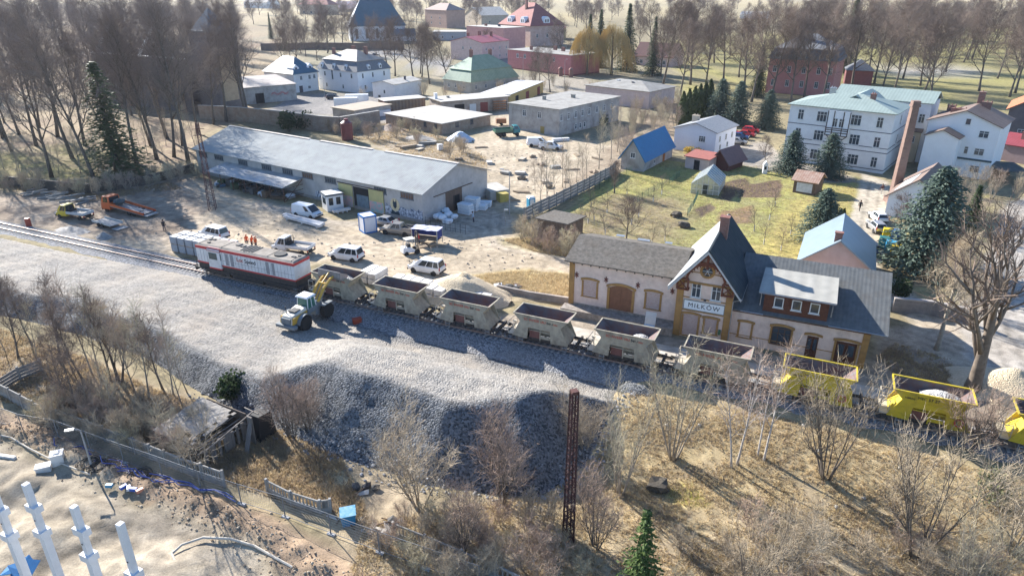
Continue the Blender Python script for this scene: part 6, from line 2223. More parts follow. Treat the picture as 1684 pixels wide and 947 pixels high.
flatbed(P_YEL, 'yellow flatbed truck with pale dropsides near the railway and old sleepers', 'truck', gp(124, 358), 163, M('alu_board', (.55, .56, .56), None, 2, .4))
yt = thing('low_trailer', 'low empty car trailer behind the yellow flatbed truck', 'trailer', gp(176, 370), R(150))
MB().box(-2.6, 2.0, -.95, .95, .45, .52).build('deck', M('trailer_deck', (.36, .35, .33), (.26, .25, .24), 2), yt)
for s in (-1, 1):
 MB().box(-2.6, 2.0, s * .98 - .03, s * .98 + .03, .45, .78).build('side_rail', M('pale_rail', (.55, .54, .5), None, 2), yt)
 for x in (-.6, .2):
  wheel(yt, x, s * 1.08, .3, .2)
MB().box(-4.0, -2.62, -.9, .9, .05, .12).build('ramp', M('trailer_deck', (.36, .35, .33)), yt)
a = MB()
a.tube((2.0, -.5, .45), (3.3, 0, .45), .05)
a.tube((2.0, .5, .45), (3.3, 0, .45), .05)
a.build('drawbar', PLAST, yt)
# tow truck
tt = thing('recovery_truck', 'orange-red recovery truck with a long tilted car bed at the edge of the wood', 'truck', gp(212, 350), R(158))
a = MB()
a.hull8([(2.6, -1.1, .5), (4.5, -1.1, .5), (4.5, 1.1, .5), (2.6, 1.1, .5)], [(2.6, -1.08, 1.6), (4.45, -1.05, 1.5), (4.45, 1.05, 1.5), (2.6, 1.08, 1.6)])
a.build('body', P_ORG, tt, bevel=.04)
cabin(tt, P_ORG, 2.6, 2.7, 4.0, 4.42, 1.5, 2.55, 1.05, .98, ((.15, .75),))
a = MB()
a.slab([(-5.2, -1.15, .35), (2.4, -1.15, 1.15), (2.4, 1.15, 1.15), (-5.2, 1.15, .35)], .12)
a.build('car_bed', M('bed_grey', (.34, .33, .31), (.25, .24, .23), 2), tt)
for s in (-1, 1):
 a = MB()
 a.ext_y([(-4.6, .43), (2.4, 1.18), (2.4, 1.62), (-4.6, .78)][::-1 if s < 0 else 1], s * 1.18 - .03, s * 1.18 + .03)
 a.build('side_rail', P_ORG, tt)
a = MB()
a.box(-3.0, 4.2, -.45, .45, .42, .62)
a.build('chassis', PLAST, tt)
for x in (-2.2, -1.3, 3.5):
 for s in (-1, 1):
  wheel(tt, x, s * .95, .4, .28)
lamps(tt, 8.9, 2.2, .85, .6, 4.5)
a = MB()
a.blob((1.5, 0, 1.75), (.7, .9, .5), random.Random(3), 2, .25)
tag(a.build('tarpaulin_bundle', M('dark_tarp', (.05, .08, .09), (.09, .10, .10), 3), None, gp(212, 350), R(158)), 'dark bundled load lying behind the cab of the recovery truck', 'bundle')
# old green tipper
gt_ = thing('tipper_truck', 'old green tipper truck with turquoise cab beside the grey block', 'truck', gp(834, 224), R(18))
MB().box(1.3, 3.0, -1.1, 1.1, .8, 1.7).build('body', P_TEAL, gt_, bevel=.06)
cabin(gt_, P_TEAL, 1.3, 1.4, 2.5, 2.95, 1.6, 2.5, 1.05, .9, ((.1, .8),))
a = MB()
a.box(-3.2, 1.1, -1.2, 1.2, 1.15, 1.25)
for s in (-1, 1):
 a.box(-3.2, 1.1, s * 1.2 - .04, s * 1.2 + .04, 1.25, 1.9)
a.box(-3.24, -3.16, -1.16, 1.16, 1.25, 1.9)
a.box(1.06, 1.14, -1.16, 1.16, 1.25, 2.0)
a.build('tipper_body', P_GREEN, gt_)
MB().box(-3.0, 2.8, -.4, .4, .7, 1.1).build('chassis', PLAST, gt_)
for x in (-2.0, -1.0, 2.2):
 for s in (-1, 1):
  wheel(gt_, x, s * .98, .48, .3)
cd_ = thing('compressor', 'small rust-brown compressor standing behind the green tipper', 'compressor', gp(824, 206), R(10))
MB().box(-1.3, 1.3, -.8, .8, .5, 1.7).build('housing', M('rust_brown_housing', (.28, .14, .07), (.2, .1, .06), 2), cd_, bevel=.1)
for s in (-1, 1):
 wheel(cd_, 0, s * .85, .35)
# ---- wheel loader
LY = paint('loader_yellow', (.58, .34, .05), .5)
LWH = paint('loader_cream', (.66, .60, .50), .5)
LGY = M('loader_grey', (.20, .23, .25), (.14, .16, .17), 1.5, .7, dirt=.4)
lx, ly = -21.75, 65.6
lz = float(gravel_z(np.array([[lx]]), np.array([[ly]]))[0, 0])
LD = thing('wheel_loader', 'yellow and cream wheel loader with raised arms tipping gravel into the first wagon', 'wheel loader', (lx, ly, max(0, lz) + .02), R(64))
a = MB()
a.hull8([(-3.3, -.75, 1.1), (-.9, -.8, 1.1), (-.9, .8, 1.1), (-3.3, .75, 1.1)], [(-3.1, -.62, 1.95), (-.9, -.7, 2.25), (-.9, .7, 2.25), (-3.1, .62, 1.95)])
hd = a.build('engine_hood', LWH, LD, bevel=.08)
for s in (-1, 1):
 a = MB()
 a.ext_y([(-3.25, 1.15), (-1.2, 1.15), (-1.0, 1.9), (-3.1, 1.85)][::-1 if s < 0 else 1], s * .8 - .06, s * .8 + .06)
 a.build('side_cover', LY, hd)
a = MB()
a.box(-2.4, -1.5, -.45, .45, 2.1, 2.22)
a.build('air_grille', PLAST, hd)
a = MB()
a.box(-3.36, -3.2, -.6, .6, 1.15, 1.8)
a.build('rear_grille', LGY, hd)
a = MB()
a.tube((-2.6, .5, 2.0), (-2.6, .5, 2.75), .06)
a.build('exhaust', PLAST, hd)
a = MB()
a.box(-3.6, -3.0, -1.25, 1.25, .75, 1.1)
a.box(-3.0, -.2, -.6, .6, .6, 1.09)
a.build('rear_frame', LGY, LD, bevel=.06)
for s in (-1, 1):
 a = MB()
 pr = [(-1.75 + 1.0 * math.cos(R(q)), .8 + 1.0 * math.sin(R(q))) for q in range(10, 175, 20)]
 for (x0_, z0_), (x1_, z1_) in zip(pr[:-1], pr[1:]):
  a.hull8([(x0_, s * 1.3, z0_), (x0_, s * .72, z0_), (x1_, s * .72, z1_), (x1_, s * 1.3, z1_)], [(x0_, s * 1.3, z0_ + .07), (x0_, s * .72, z0_ + .07), (x1_, s * .72, z1_ + .07), (x1_, s * 1.3, z1_ + .07)])
 a.build('mudguard', LGY, LD)
a = MB()
a.box(-.75, .45, -.72, .72, 1.3, 1.9)
a.build('cab_base', LGY, LD, bevel=.05)
a = MB()
a.hull8([(-.75, -.72, 1.9), (.5, -.68, 1.9), (.5, .68, 1.9), (-.75, .72, 1.9)], [(-.6, -.66, 3.05), (.38, -.62, 3.05), (.38, .62, 3.05), (-.6, .66, 3.05)])
cb_ = a.build('cab_glass', glass_mat('loader_glass', (.03, .09, .07), .06), LD)
a = MB()
for x, xt in ((-.75, -.6), (.5, .38)):
 for s in (-1, 1):
  a.tube((x, s * .72, 1.9), (xt, s * .66, 3.05), .05)
for s in (-1, 1):
 a.tube((-.1, s * .72, 1.9), (-.1, s * .66, 3.05), .04)
a.build('cab_pillar', P_WHITE, cb_)
a = MB()
a.hull8([(-.85, -.85, 3.06), (.65, -.85, 3.06), (.65, .85, 3.06), (-.85, .85, 3.06)], [(-.7, -.72, 3.22), (.5, -.72, 3.22), (.5, .72, 3.22), (-.7, .72, 3.22)])
a.build('cab_roof', P_WHITE, cb_, bevel=.04)
a = MB()
a.box(.5, 2.4, -.55, .55, .6, 1.25)
a.hull8([(.7, -.5, 1.25), (1.9, -.5, 1.25), (1.9, .5, 1.25), (.7, .5, 1.25)], [(.9, -.42, 2.1), (1.4, -.42, 2.1), (1.4, .42, 2.1), (.9, .42, 2.1)])
for s in (-1, 1):
 a.box(1.0, 2.5, s * 1.05 - .3, s * 1.05 + .3, 1.62, 1.7)
a.build('front_frame', LGY, LD, bevel=.04)
for s in (-1, 1):
 a = MB()
 a.path([(1.1, s * .48, 1.95), (2.1, s * .52, 3.1), (3.2, s * .55, 3.75), (3.95, s * .55, 3.9)], [.16, .19, .17, .12], 6)
 a.build('lift_arm', LY, LD)
 a = MB()
 a.tube((1.5, s * .3, 1.3), (2.5, s * .42, 3.2), .09)
 a.build('lift_cylinder', M('chrome_rod', (.4, .4, .42), None, 3, .3, metal=.8), LD)
a = MB()
a.tube((1.3, 0, 2.1), (2.6, 0, 3.5), .1)
a.tube((2.6, 0, 3.5), (3.9, 0, 4.3), .08)
a.box(2.5, 2.75, -.5, .5, 3.38, 3.56)
a.build('tilt_linkage', LY, LD)
a = MB()
prf_ = [(3.75, 3.75), (3.95, 3.45), (4.5, 3.3), (5.0, 3.5), (5.15, 3.75)]
for (x0_, z0_), (x1_, z1_) in zip(prf_[:-1], prf_[1:]):
 a.ext_y([(x0_, z0_), (x1_, z1_), (x1_ - .02, z1_ + .06), (x0_ + .03, z0_ + .06)], -1.5, 1.5)
a.ext_y([(3.75, 3.75), (3.85, 4.45), (3.92, 4.45), (3.82, 3.75)][::-1], -1.5, 1.5)
for s in (-1, 1):
 q = [(3.78, 3.75), (3.95, 3.45), (4.5, 3.33), (5.0, 3.5), (5.15, 3.75), (3.88, 4.43)]
 a.ext_y(q if s > 0 else q[::-1], s * 1.5 - .03, s * 1.5 + .03)
a.build('bucket', M('worn_bucket_steel', (.33, .31, .30), (.22, .2, .19), 1.5, .5, metal=.3), LD)
HUB = paint('loader_hub', (.50, .30, .08), .6)
for x in (-1.75, 1.75):
 for s in (-1, 1):
  w_ = wheel(LD, x, s * 1.02, .82, .62, HUB)
  a = MB()
  for k in range(16):
   th_ = k * math.pi / 8
   c_, s_ = math.cos(th_), math.sin(th_)
   a.tube((.80 * c_, .80 * s_, -.28), (.80 * c_, .80 * s_, .28), .055, .055, 4)
  a.build('tread', TYRE, w_)
# ---- forklift with stacked pallets
FK = thing('forklift', 'white forklift truck with cage roof carrying loose pallets', 'forklift', gp(676, 417), R(30))
a = MB()
a.hull8([(-1.3, -.6, .35), (.7, -.6, .35), (.7, .6, .35), (-1.3, .6, .35)], [(-1.2, -.55, 1.15), (-.2, -.55, 1.05), (-.2, .55, 1.05), (-1.2, .55, 1.15)])
a.build('body', P_WHITE, FK, bevel=.06)
a = MB()
for x, xt in ((-.95, -.7), (.55, .35)):
 for s in (-1, 1):
  a.tube((x, s * .5, 1.0), (xt, s * .48, 2.15), .04)
a.box(-.85, .5, -.56, .56, 2.15, 2.22)
a.build('roof_cage', M('cage_white', (.6, .58, .52), None, 3), FK)
a = MB()
for s in (-1, 1):
 a.box(.85, .97, s * .35 - .06, s * .35 + .06, .2, 3.0)
for z in (.9, 1.6, 2.4, 2.95):
 a.box(.87, .95, -.35, .35, z, z + .1)
a.build('mast', UNDER, FK)
a = MB()
for s in (-1, 1):
 a.box(1.0, 2.3, s * .3 - .06, s * .3 + .06, .55, .6)
a.build('fork', UNDER, FK)
a = MB()
a.box(-.6, -.1, -.3, .3, 1.05, 1.5)
a.build('seat', PLAST, FK)
for x, r_ in ((-.85, .3), (.7, .38)):
 for s in (-1, 1):
  wheel(FK, x, s * .55, r_, .24)
PALW = M('pallet_wood', (.40, .31, .21), (.30, .23, .16), 2, pat='corr', ps=(1, 0, 0), patk=.2)
def pallet(loc, rz, label, group=None):
 t = thing('pallet', label, 'pallet', loc, rz, group)
 a = MB()
 for k in range(5):
  a.box(-.6 + k * .27, -.6 + k * .27 + .13, -.4, .4, .12, .145)
 for y in (-.38, -.05, .28):
  a.box(-.6, .6, y, y + .1, 0, .119)
 a.build('deck', PALW, t)
 return t
fx, fy = G(676, 417)
fd = Vector((math.cos(R(30)), math.sin(R(30))))
pallet((fx + fd.x * 1.7, fy + fd.y * 1.7, .605), R(34), 'wooden pallet on the forks of the white forklift')
for k in range(3):
 pallet((*G(712, 405), .16 * k), R(20 + 14 * k), ('pallet lying lowest of the loose stack before the forklift', 'middle pallet of the loose stack before the forklift', 'topmost twisted pallet of the loose stack before the forklift')[k])
# ---- market stall frame in blue
st = thing('blue_stall', 'open stall with blue tarpaulin sides and crumpled pale roof cloth beside the forklift', 'stall', gp(703, 399), R(-18))
BT = M('blue_tarpaulin', (.025, .05, .26), (.02, .04, .18), 2, .6)
for x in (-1.9, 1.9):
 for y in (-.9, .9):
  MB().box(x - .05, x + .05, y - .05, y + .05, 0, 2.1).build('post', M('pale_post', (.45, .45, .4), None, 3), st)
a = MB()
a.box(-1.88, 1.88, .86, .9, .8, 2.0)
for x in (-1.88, 1.85):
 a.box(x, x + .03, -.85, .85, .9, 2.0)
a.build('tarpaulin_side', BT, st)
a = MB()
rr = random.Random(5)
a.v = [(-2.0 + 4.0 * i / 10, -1.05 + 2.1 * j / 4, 2.12 + rr.uniform(0, .14)) for j in range(5) for i in range(11)]
for j in range(4):
 for i in range(10):
  p = j * 11 + i
  a.f.append((p, p + 1, p + 12, p + 11))
  a.m.append(0)
o = a.build('roof_cloth', M('pale_cloth', (.60, .60, .75), (.50, .50, .68), 2), st)
sm = o.modifiers.new('thick', 'SOLIDIFY')
sm.thickness = .03
MB().box(-1.85, 1.85, -.85, .85, .65, .72).build('counter', PALW, st)
# ================================================================ VEGETATION
BARK = M('grey_bark', (.17, .145, .12), (.10, .085, .07), 3, .95, bump=.4)
BARKL = M('pale_bark', (.38, .33, .26), (.24, .205, .165), 3, .95, bump=.3)
TWIG = M('wood_twigs', (.26, .205, .17), (.185, .145, .12), .6, .95)
TWIGP = M('park_twigs', (.235, .175, .135), (.165, .12, .095), .6, .95)
TWIGS = M('shrub_twigs', (.56, .45, .31), (.40, .32, .22), .8, .95)
TWIGO = M('olive_twigs', (.54, .47, .31), (.39, .34, .22), .8, .95)
TWIGR = M('red_brown_twigs', (.48, .35, .26), (.34, .245, .185), .8, .95)
BIRCH = M('birch_bark', (.62, .58, .53), (.36, .32, .29), 3.5, .8)
WILLOW = M('willow_twigs', (.66, .52, .24), (.54, .40, .17), .5, .9, trans=.35)
LIMEW = M('limewash', (.66, .65, .62), (.52, .5, .47), 3, .9)
def leafm(name, a, b, sc=1.2):
 return M(name, a, b, sc, .7, spec=.25, trans=.3)
SPRUCE = leafm('spruce_needles', (.042, .07, .03), (.075, .11, .045))
BLUESP = leafm('blue_spruce_needles', (.075, .115, .085), (.135, .18, .135))
THUJA = leafm('thuja_green', (.040, .060, .018), (.075, .095, .028))
GOLDTH = leafm('golden_thuja', (.13, .12, .025), (.09, .085, .02))
PINE = leafm('pine_needles', (.085, .115, .05), (.13, .155, .075))
IVY = leafm('ivy_dark', (.025, .045, .018), (.05, .075, .028))
def rot_about(v, ax, ang):
 return Matrix.Rotation(ang, 3, ax) @ v
class BareTree:
 def __init__(s, seed, H, r0, bole=.3, limbs=9, subs=(6, 6, 5), spread=(35, 60), up=.25, ll=.42, wob=.12, twig_r=.022, multi=1, lean=.03, droop=0.0, top=True, tl=.11):
  s.r = random.Random(seed)
  s.t, s.c = MB(), MB()
  s.H, s.subs, s.up, s.wob, s.tw, s.droop, s.spread = H, subs, up, wob, twig_r, droop, spread
  s.tl = tl
  for m in range(multi):
   a = s.r.uniform(0, 6.28)
   tilt = lean if multi == 1 else s.r.uniform(.12, .42)
   d = Vector((math.cos(a) * tilt, math.sin(a) * tilt, 1)).normalized()
   p = Vector((0, 0, -.3)) if multi == 1 else Vector((math.cos(a) * .18, math.sin(a) * .18, -.2))
   h = H * (1 if multi == 1 else s.r.uniform(.7, 1.0))
   s.stem(p, d, h, r0 if multi == 1 else r0 * s.r.uniform(.6, 1), bole, limbs, ll)
 def walk(s, p, d, L, n, wob, up):
  pts = [p.copy()]
  for k in range(n):
   d = (d + Vector((s.r.uniform(-wob, wob), s.r.uniform(-wob, wob), s.r.uniform(-wob, wob) + up))).normalized()
   p = p + d * (L / n)
   pts.append(p.copy())
  return pts
 def stem(s, p, d, H, r, bole, limbs, ll):
  n = 8
  pts = s.walk(p, d, H, n, s.wob * .35, .02)
  rs = [r * (1.25 if k == 0 else 1) * (1 - .82 * (k / n) ** .85) for k in range(n + 1)]
  s.t.path(pts, rs, 7)
  for k in range(limbs):
   f = bole + (1 - bole) * (k + s.r.uniform(.1, .9)) / limbs
   f = min(.97, f)
   i = min(n - 1, int(f * n))
   q = pts[i].lerp(pts[i + 1], f * n - i)
   dd = (pts[i + 1] - pts[i]).normalized()
   ax = rot_about(dd.orthogonal().normalized(), dd, k * 2.4 + s.r.uniform(-.5, .5))
   a = R(s.r.uniform(*s.spread)) * (1 - .35 * (f - bole) / (1 - bole + 1e-6))
   bd = rot_about(dd, ax, a)
   L = H * ll * (1 - .55 * (f - bole) / (1 - bole)) * s.r.uniform(.75, 1.15)
   s.branch(q, bd, L, max(.02, rs[i] * .55), 0)
 def branch(s, p, d, L, r, lev):
  if lev >= len(s.subs):
   # a twig: two or three thin joined shoots
   q = p + (d + Vector((0, 0, s.up * .3 - s.droop))).normalized() * L
   s.c.tube(p, q, s.tw, s.tw * .4, 3, False)
   return
  n = 3 if lev < 2 else 2
  pts = s.walk(p, d, L, n, s.wob * (1 + .4 * lev), s.up * (.5 if lev < 2 else .2) - s.droop * lev)
  rs = [r * (1 - .75 * k / n) for k in range(n + 1)]
  rs[-1] = max(rs[-1], s.tw * .7)
  (s.t if lev < 2 else s.c).path(pts, rs, 5 if lev == 0 else (4 if lev == 1 else 3))
  m = s.subs[lev]
  for k in range(m):
   f = .22 + .78 * (k + s.r.uniform(.2, .9)) / m
   f = min(f, .99)
   i = min(n - 1, int(f * n))
   q = pts[i].lerp(pts[i + 1], f * n - i)
   dd = (pts[i + 1] - pts[i]).normalized()
   ax = rot_about(dd.orthogonal().normalized(), dd, k * 2.4 + s.r.uniform(-.9, .9))
   bd = rot_about(dd, ax, R(s.r.uniform(22, 52)))
   s.branch(q, bd, L * s.r.uniform(.38, .62) if lev + 1 < len(s.subs) else max(.35, s.H * s.tl * s.r.uniform(.6, 1.2)), r * .5, lev + 1)
 def make(s, bark, twig):
  return s.t.mesh('trunk', bark, True), s.c.mesh('crown', twig)
def conifer(seed, H, Rb, mat, clear=.08, dens=1.0, droop=.35, needle=.34, gap=.0, taper=1.0):
 rr = random.Random(seed)
 t, c = MB(), MB()
 t.path([(0, 0, -.4), (0, 0, H * .5), (0, 0, H * .98)], [H * .018 + .06, H * .011 + .03, .02], 7)
 z = H * clear
 while z < H * .99:
  f = (z / H - clear) / (1 - clear)
  rad = Rb * ((1 - f) ** taper) * rr.uniform(.8, 1.12) + .12
  nb = max(4, int((6 + 3 * (1 - f)) * dens))
  a0 = rr.uniform(0, 6.28)
  for k in range(nb):
   if rr.random() < gap:
    continue
   a = a0 + 6.283 * k / nb + rr.uniform(-.25, .25)
   L = rad * rr.uniform(.72, 1.12)
   ca, sa = math.cos(a), math.sin(a)
   m = max(3, int(L / (needle * .55)))
   for j in range(m):
    u = (j + rr.uniform(.3, 1)) / m
    rr_ = L * u
    zz = z - droop * L * u * u + .12 * L * max(0, u - .75) * 2 + rr.uniform(-.08, .08)
    s_ = needle * rr.uniform(.6, 1.15) * (1.15 - .35 * u)
    sx = rr.uniform(-.5, .5) * L * .28 * u
    px, py = ca * rr_ - sa * sx, sa * rr_ + ca * sx
    th = a + rr.uniform(-.9, .9)
    ct, st = math.cos(th), math.sin(th)
    dz = rr.uniform(-.5, .15) * s_
    c.face([(px - ct * s_ * .3, py - st * s_ * .3, zz + rr.uniform(0, .1)), (px + st * s_ * .42, py - ct * s_ * .42, zz - s_ * .28), (px + ct * s_ * .9, py + st * s_ * .9, zz + dz), (px - st * s_ * .42, py + ct * s_ * .42, zz - s_ * .22)])
  z += max(.16, (.34 + .012 * H) * (1 - .45 * f)) / dens
 return t.mesh('trunk', BARK, True), c.mesh('crown', mat)
def thuja(seed, H, Rb, mat):
 rr = random.Random(seed)
 t, c = MB(), MB()
 t.path([(0, 0, -.3), (0, 0, H * .9)], [.1, .03], 6)
 for k in range(int(520 * H * Rb / 4)):
  f = rr.random() ** .9
  rad = Rb * (1 - f ** 2.2) * (.55 + .5 * min(1, f * 6)) * rr.uniform(.78, 1.08)
  a = rr.uniform(0, 6.28)
  s_ = rr.uniform(.18, .38)
  x, y, z = rad * math.cos(a), rad * math.sin(a), f * H * .96 + .1
  n = Vector((math.cos(a + rr.uniform(-.7, .7)), math.sin(a + rr.uniform(-.7, .7)), rr.uniform(.0, .5))).normalized()
  u = n.orthogonal().normalized()
  v = n.cross(u)
  p = Vector((x, y, z))
  c.face([p - u * s_ * .5, p - v * s_, p + u * s_ * .5, p + v * s_ * 1.2])
 return t.mesh('trunk', BARK, True), c.mesh('crown', mat)
def leafy(seed, rx, rz, mat, n=700, s0=.3):
 """rounded evergreen bush of loose leaves"""
 rr = random.Random(seed)
 t, c = MB(), MB()
 for k in range(5):
  a = rr.uniform(0, 6.28)
  t.tube((0, 0, -.2), (math.cos(a) * rx * .5, math.sin(a) * rx * .5, rz * .9), .07, .02, 5)
 lob = [(rr.uniform(-.5, .5) * rx, rr.uniform(-.5, .5) * rx, rz * rr.uniform(.35, 1.2), rr.uniform(.4, .75)) for _ in range(7)]
 for k in range(n):
  lx_, ly_, lz_, lr = rr.choice(lob)
  d = Vector((rr.gauss(0, 1), rr.gauss(0, 1), rr.gauss(0, 1))).normalized() * rr.uniform(.6, 1.05)
  p = Vector((lx_ + d.x * rx * lr, ly_ + d.y * rx * lr, max(.1, lz_ + d.z * rz * lr)))
  s_ = s0 * rr.uniform(.5, 1.2)
  u = Vector((rr.gauss(0, 1), rr.gauss(0, 1), rr.gauss(0, 1))).normalized()
  v = u.orthogonal().normalized()
  c.face([p - u * s_, p - v * s_ * .6, p + u * s_, p + v * s_ * .6])
 return t.mesh('trunk', BARK, True), c.mesh('crown', mat)
def willow(seed, H, Rb):
 rr = random.Random(seed)
 b = BareTree(seed, H * .85, .45, .3, 8, (5, 4), (35, 65), .3, .45, .12, .03)
 t, c = b.t, b.c
 for k in range(950):
  a, f = rr.uniform(0, 6.28), rr.random() ** .5
  f *= .8 + .28 * math.sin(3 * a + seed) * math.sin(a * 1.7 + 1)
  x, y = math.cos(a) * Rb * f, math.sin(a) * Rb * f
  z0 = H * (1 - .45 * f * f) * rr.uniform(.82, 1.0)
  L = rr.uniform(.15, .8) * H * (.5 + .5 * f)
  p = Vector((x, y, z0))
  d = Vector((math.cos(a) * .25, math.sin(a) * .25, -.5)).normalized()
  pts = [p]
  for q in range(3):
   d = (d + Vector((rr.uniform(-.1, .1), rr.uniform(-.1, .1), -.5))).normalized()
   p = p + d * L / 3
   p.z = max(.6, p.z)
   pts.append(p)
  c.path(pts, [.035, .03, .025, .012], 3)
 return t.mesh('trunk', BARK, True), c.mesh('crown', WILLOW)
PROTO = {}
def proto(key, fn):
 if key not in PROTO:
  PROTO[key] = fn()
 return PROTO[key]
def plant(name, meshes, label, cat, loc, rz=0.0, sc=1.0, group=None):
 t = bpy.data.objects.new(name, None)
 t.empty_display_size = .3
 put(t, None, loc, rz)
 t.scale = (sc, sc, sc) if not isinstance(sc, tuple) else sc
 if name in ('bare_tree', 'park_tree', 'town_tree', 'thicket_tree', 'sapling'):
  t.rotation_euler = (R(rv.gauss(0, 3.2)), R(rv.gauss(0, 3.2)), rz)
 tag(t, label, cat, group)
 for n, m in zip(('trunk', 'crown'), meshes):
  o = bpy.data.objects.new(n, m)
  COL.objects.link(o)
  o.parent = t
 return t
rv = random.Random(77)
WOOD = [BareTree(100 + k, 24, .36, .24 + .07 * (k % 3), 11 + k % 3, (6, 5, 4), (26, 54), .30, .32, .14, .021, lean=.06).make(BARK, TWIG) for k in range(5)]
PARK = [BareTree(140 + k, 22, .40, .24, 12, (6, 6, 5), (34, 66), .22, .38, .13, .022, lean=.04).make(BARK, TWIGP) for k in range(5)]
SMALL = [BareTree(180 + k, 9, .14, .2, 10, (5, 5, 4), (28, 58), .22, .36, .15, .016, lean=.06).make(BARK, TWIGP) for k in range(4)]
SHRUB = [BareTree(200 + k, 5.0, .06, .18, 7, (5, 4), (18, 48), .28, .42, .14, .009, multi=6).make(BARKL, (TWIGS, TWIGO, TWIGR, TWIGS)[k]) for k in range(4)]
SCRUB = [BareTree(230 + k, 2.6, .035, .1, 6, (5, 4), (20, 55), .2, .45, .18, .009, multi=6).make(BARKL, (TWIGS, TWIGR, TWIGO)[k]) for k in range(3)]
SAPL = [BareTree(250 + k, 7.5, .075, .22, 11, (5, 4), (20, 45), .3, .26, .10, .010, lean=.08).make(BARKL, (TWIGS, TWIGR, TWIGO)[k]) for k in range(3)]
FRUIT = [BareTree(270 + k, 3.4, .07, .26, 7, (5, 4), (35, 65), .25, .5, .2, .009).make(BARK, TWIGP) for k in range(3)]
BIR = [BareTree(290 + k, 10.5, .11, .3, 13, (5, 5), (20, 45), .1, .26, .10, .011, lean=.12, droop=.06).make(BIRCH, TWIGR) for k in range(3)]
def scatter(poly, n, dmin, rnd, existing=None, tries=60):
 P = PX(poly, 0)
 xs, ys = [p[0] for p in P], [p[1] for p in P]
 out = existing if existing is not None else []
 got = []
 for _ in range(n * tries):
  if len(got) >= n:
   break
  x, y = rnd.uniform(min(xs), max(xs)), rnd.uniform(min(ys), max(ys))
  if not inpoly(np.array([x]), np.array([y]), P)[0] or not free(x, y):
   continue
  if any((x - a) ** 2 + (y - b) ** 2 < dmin * dmin for a, b in out):
   continue
  out.append((x, y))
  got.append((x, y))
 return got
taken = []
# the wood on the left
near_wood = [(85, 292), (157, 300), (60, 240), (95, 225), (120, 262), (140, 240), (200, 252), (225, 268), (258, 262), (286, 258), (248, 240), (300, 240), (310, 268), (20, 250), (-12, 275), (180, 232), (275, 228), (325, 220), (352, 205), (372, 200), (405, 196), (32, 222), (5, 228)]
for k, (px, py) in enumerate(near_wood):
 x, y = G(px, py)
 taken.append((x, y))
 plant('bare_tree', WOOD[k % 5], 'tall bare tree with dark trunk near the front edge of the left wood', 'tree', (x, y, 0), rv.uniform(0, 6.28), rv.uniform(.85, 1.12), 'bare trees at the front of the left wood')
for x, y in scatter([(-260, 285), (-40, 255), (330, 235), (425, 185), (440, 120), (400, 60), (120, 40), (-350, 60)], 165, 4.2, rv, taken):
 if -.62 < x / y < -.44 and y < 205 and rv.random() < .6:
  continue
 plant('bare_tree', WOOD[rv.randrange(5)], 'tall bare tree standing deep in the dense left wood', 'tree', (x, y, 0), rv.uniform(0, 6.28), rv.uniform(.62, 1.2), 'bare trees deep in the left wood')
for x, y in scatter([(-60, 292), (150, 296), (330, 258), (330, 230), (150, 250), (-60, 270)], 30, 2.5, rv, taken):
 plant('sapling', SAPL[rv.randrange(3)], 'thin young tree between the big trunks at the edge of the left wood', 'sapling', (x, y, 0), rv.uniform(0, 6), rv.uniform(.6, 1.2), 'young trees at the edge of the left wood')
# park on the right and behind the villas
for k, (px, py) in enumerate([(1118, 158), (1135, 140), (1160, 150), (1190, 135), (1090, 140), (1215, 128), (1400, 150), (1448, 158), (1470, 150), (1485, 130), (1520, 152), (1555, 120), (1610, 150), (1640, 130), (1675, 118), (1530, 180), (1590, 100), (1660, 160), (1345, 130), (1330, 110), (1268, 166), (1300, 170), (1322, 164), (1352, 166), (1236, 168), (1222, 160), (1375, 150)]):
 x, y = G(px, py)
 taken.append((x, y))
 plant('park_tree', PARK[k % 5], 'tall spreading bare tree on the sunny park grass', 'tree', (x, y, 0), rv.uniform(0, 6.28), rv.uniform(.85, 1.15), 'bare park trees on the sunny grass')
for x, y in scatter([(1060, 125), (1130, 140), (1260, 130), (1400, 140), (1600, 160), (1850, 175), (1850, 62), (1450, 50), (1200, 62), (1050, 80)], 100, 6, rv, taken):
 plant('park_tree', PARK[rv.randrange(5)], 'tall bare tree in the thick of the park', 'tree', (x, y, 0), rv.uniform(0, 6.28), rv.uniform(.8, 1.15), 'bare trees in the thick of the park')
# among the town houses and along the far fields
for x, y in scatter([(430, 130), (470, 80), (560, 70), (700, 100), (720, 150), (690, 130), (640, 92), (560, 92)], 20, 7, rv, taken):
 plant('town_tree', PARK[rv.randrange(5)], 'bare tree among the white houses below the church', 'tree', (x, y, 0), rv.uniform(0, 6.28), rv.uniform(.6, .9), 'bare trees below the church')
for x, y in scatter([(430, 70), (500, 30), (620, 26), (980, 30), (1000, 70), (800, 60), (700, 60)], 52, 11, rv, taken):
 plant('town_tree', PARK[rv.randrange(5)], 'bare tree rising between the far houses of the town', 'tree', (x, y, 0), rv.uniform(0, 6.28), rv.uniform(.7, 1.0), 'bare trees between the far houses')
for x, y in scatter([(300, 30), (700, 14), (1100, 12), (1700, 20), (1700, 45), (1250, 40), (950, 40), (420, 45)], 100, 15, rv, taken):
 plant('field_tree', PARK[rv.randrange(5)], 'far bare tree on the open fields beyond the town', 'tree', (x, y, 0), rv.uniform(0, 6.28), rv.uniform(.6, 1.0), 'far trees on the fields')
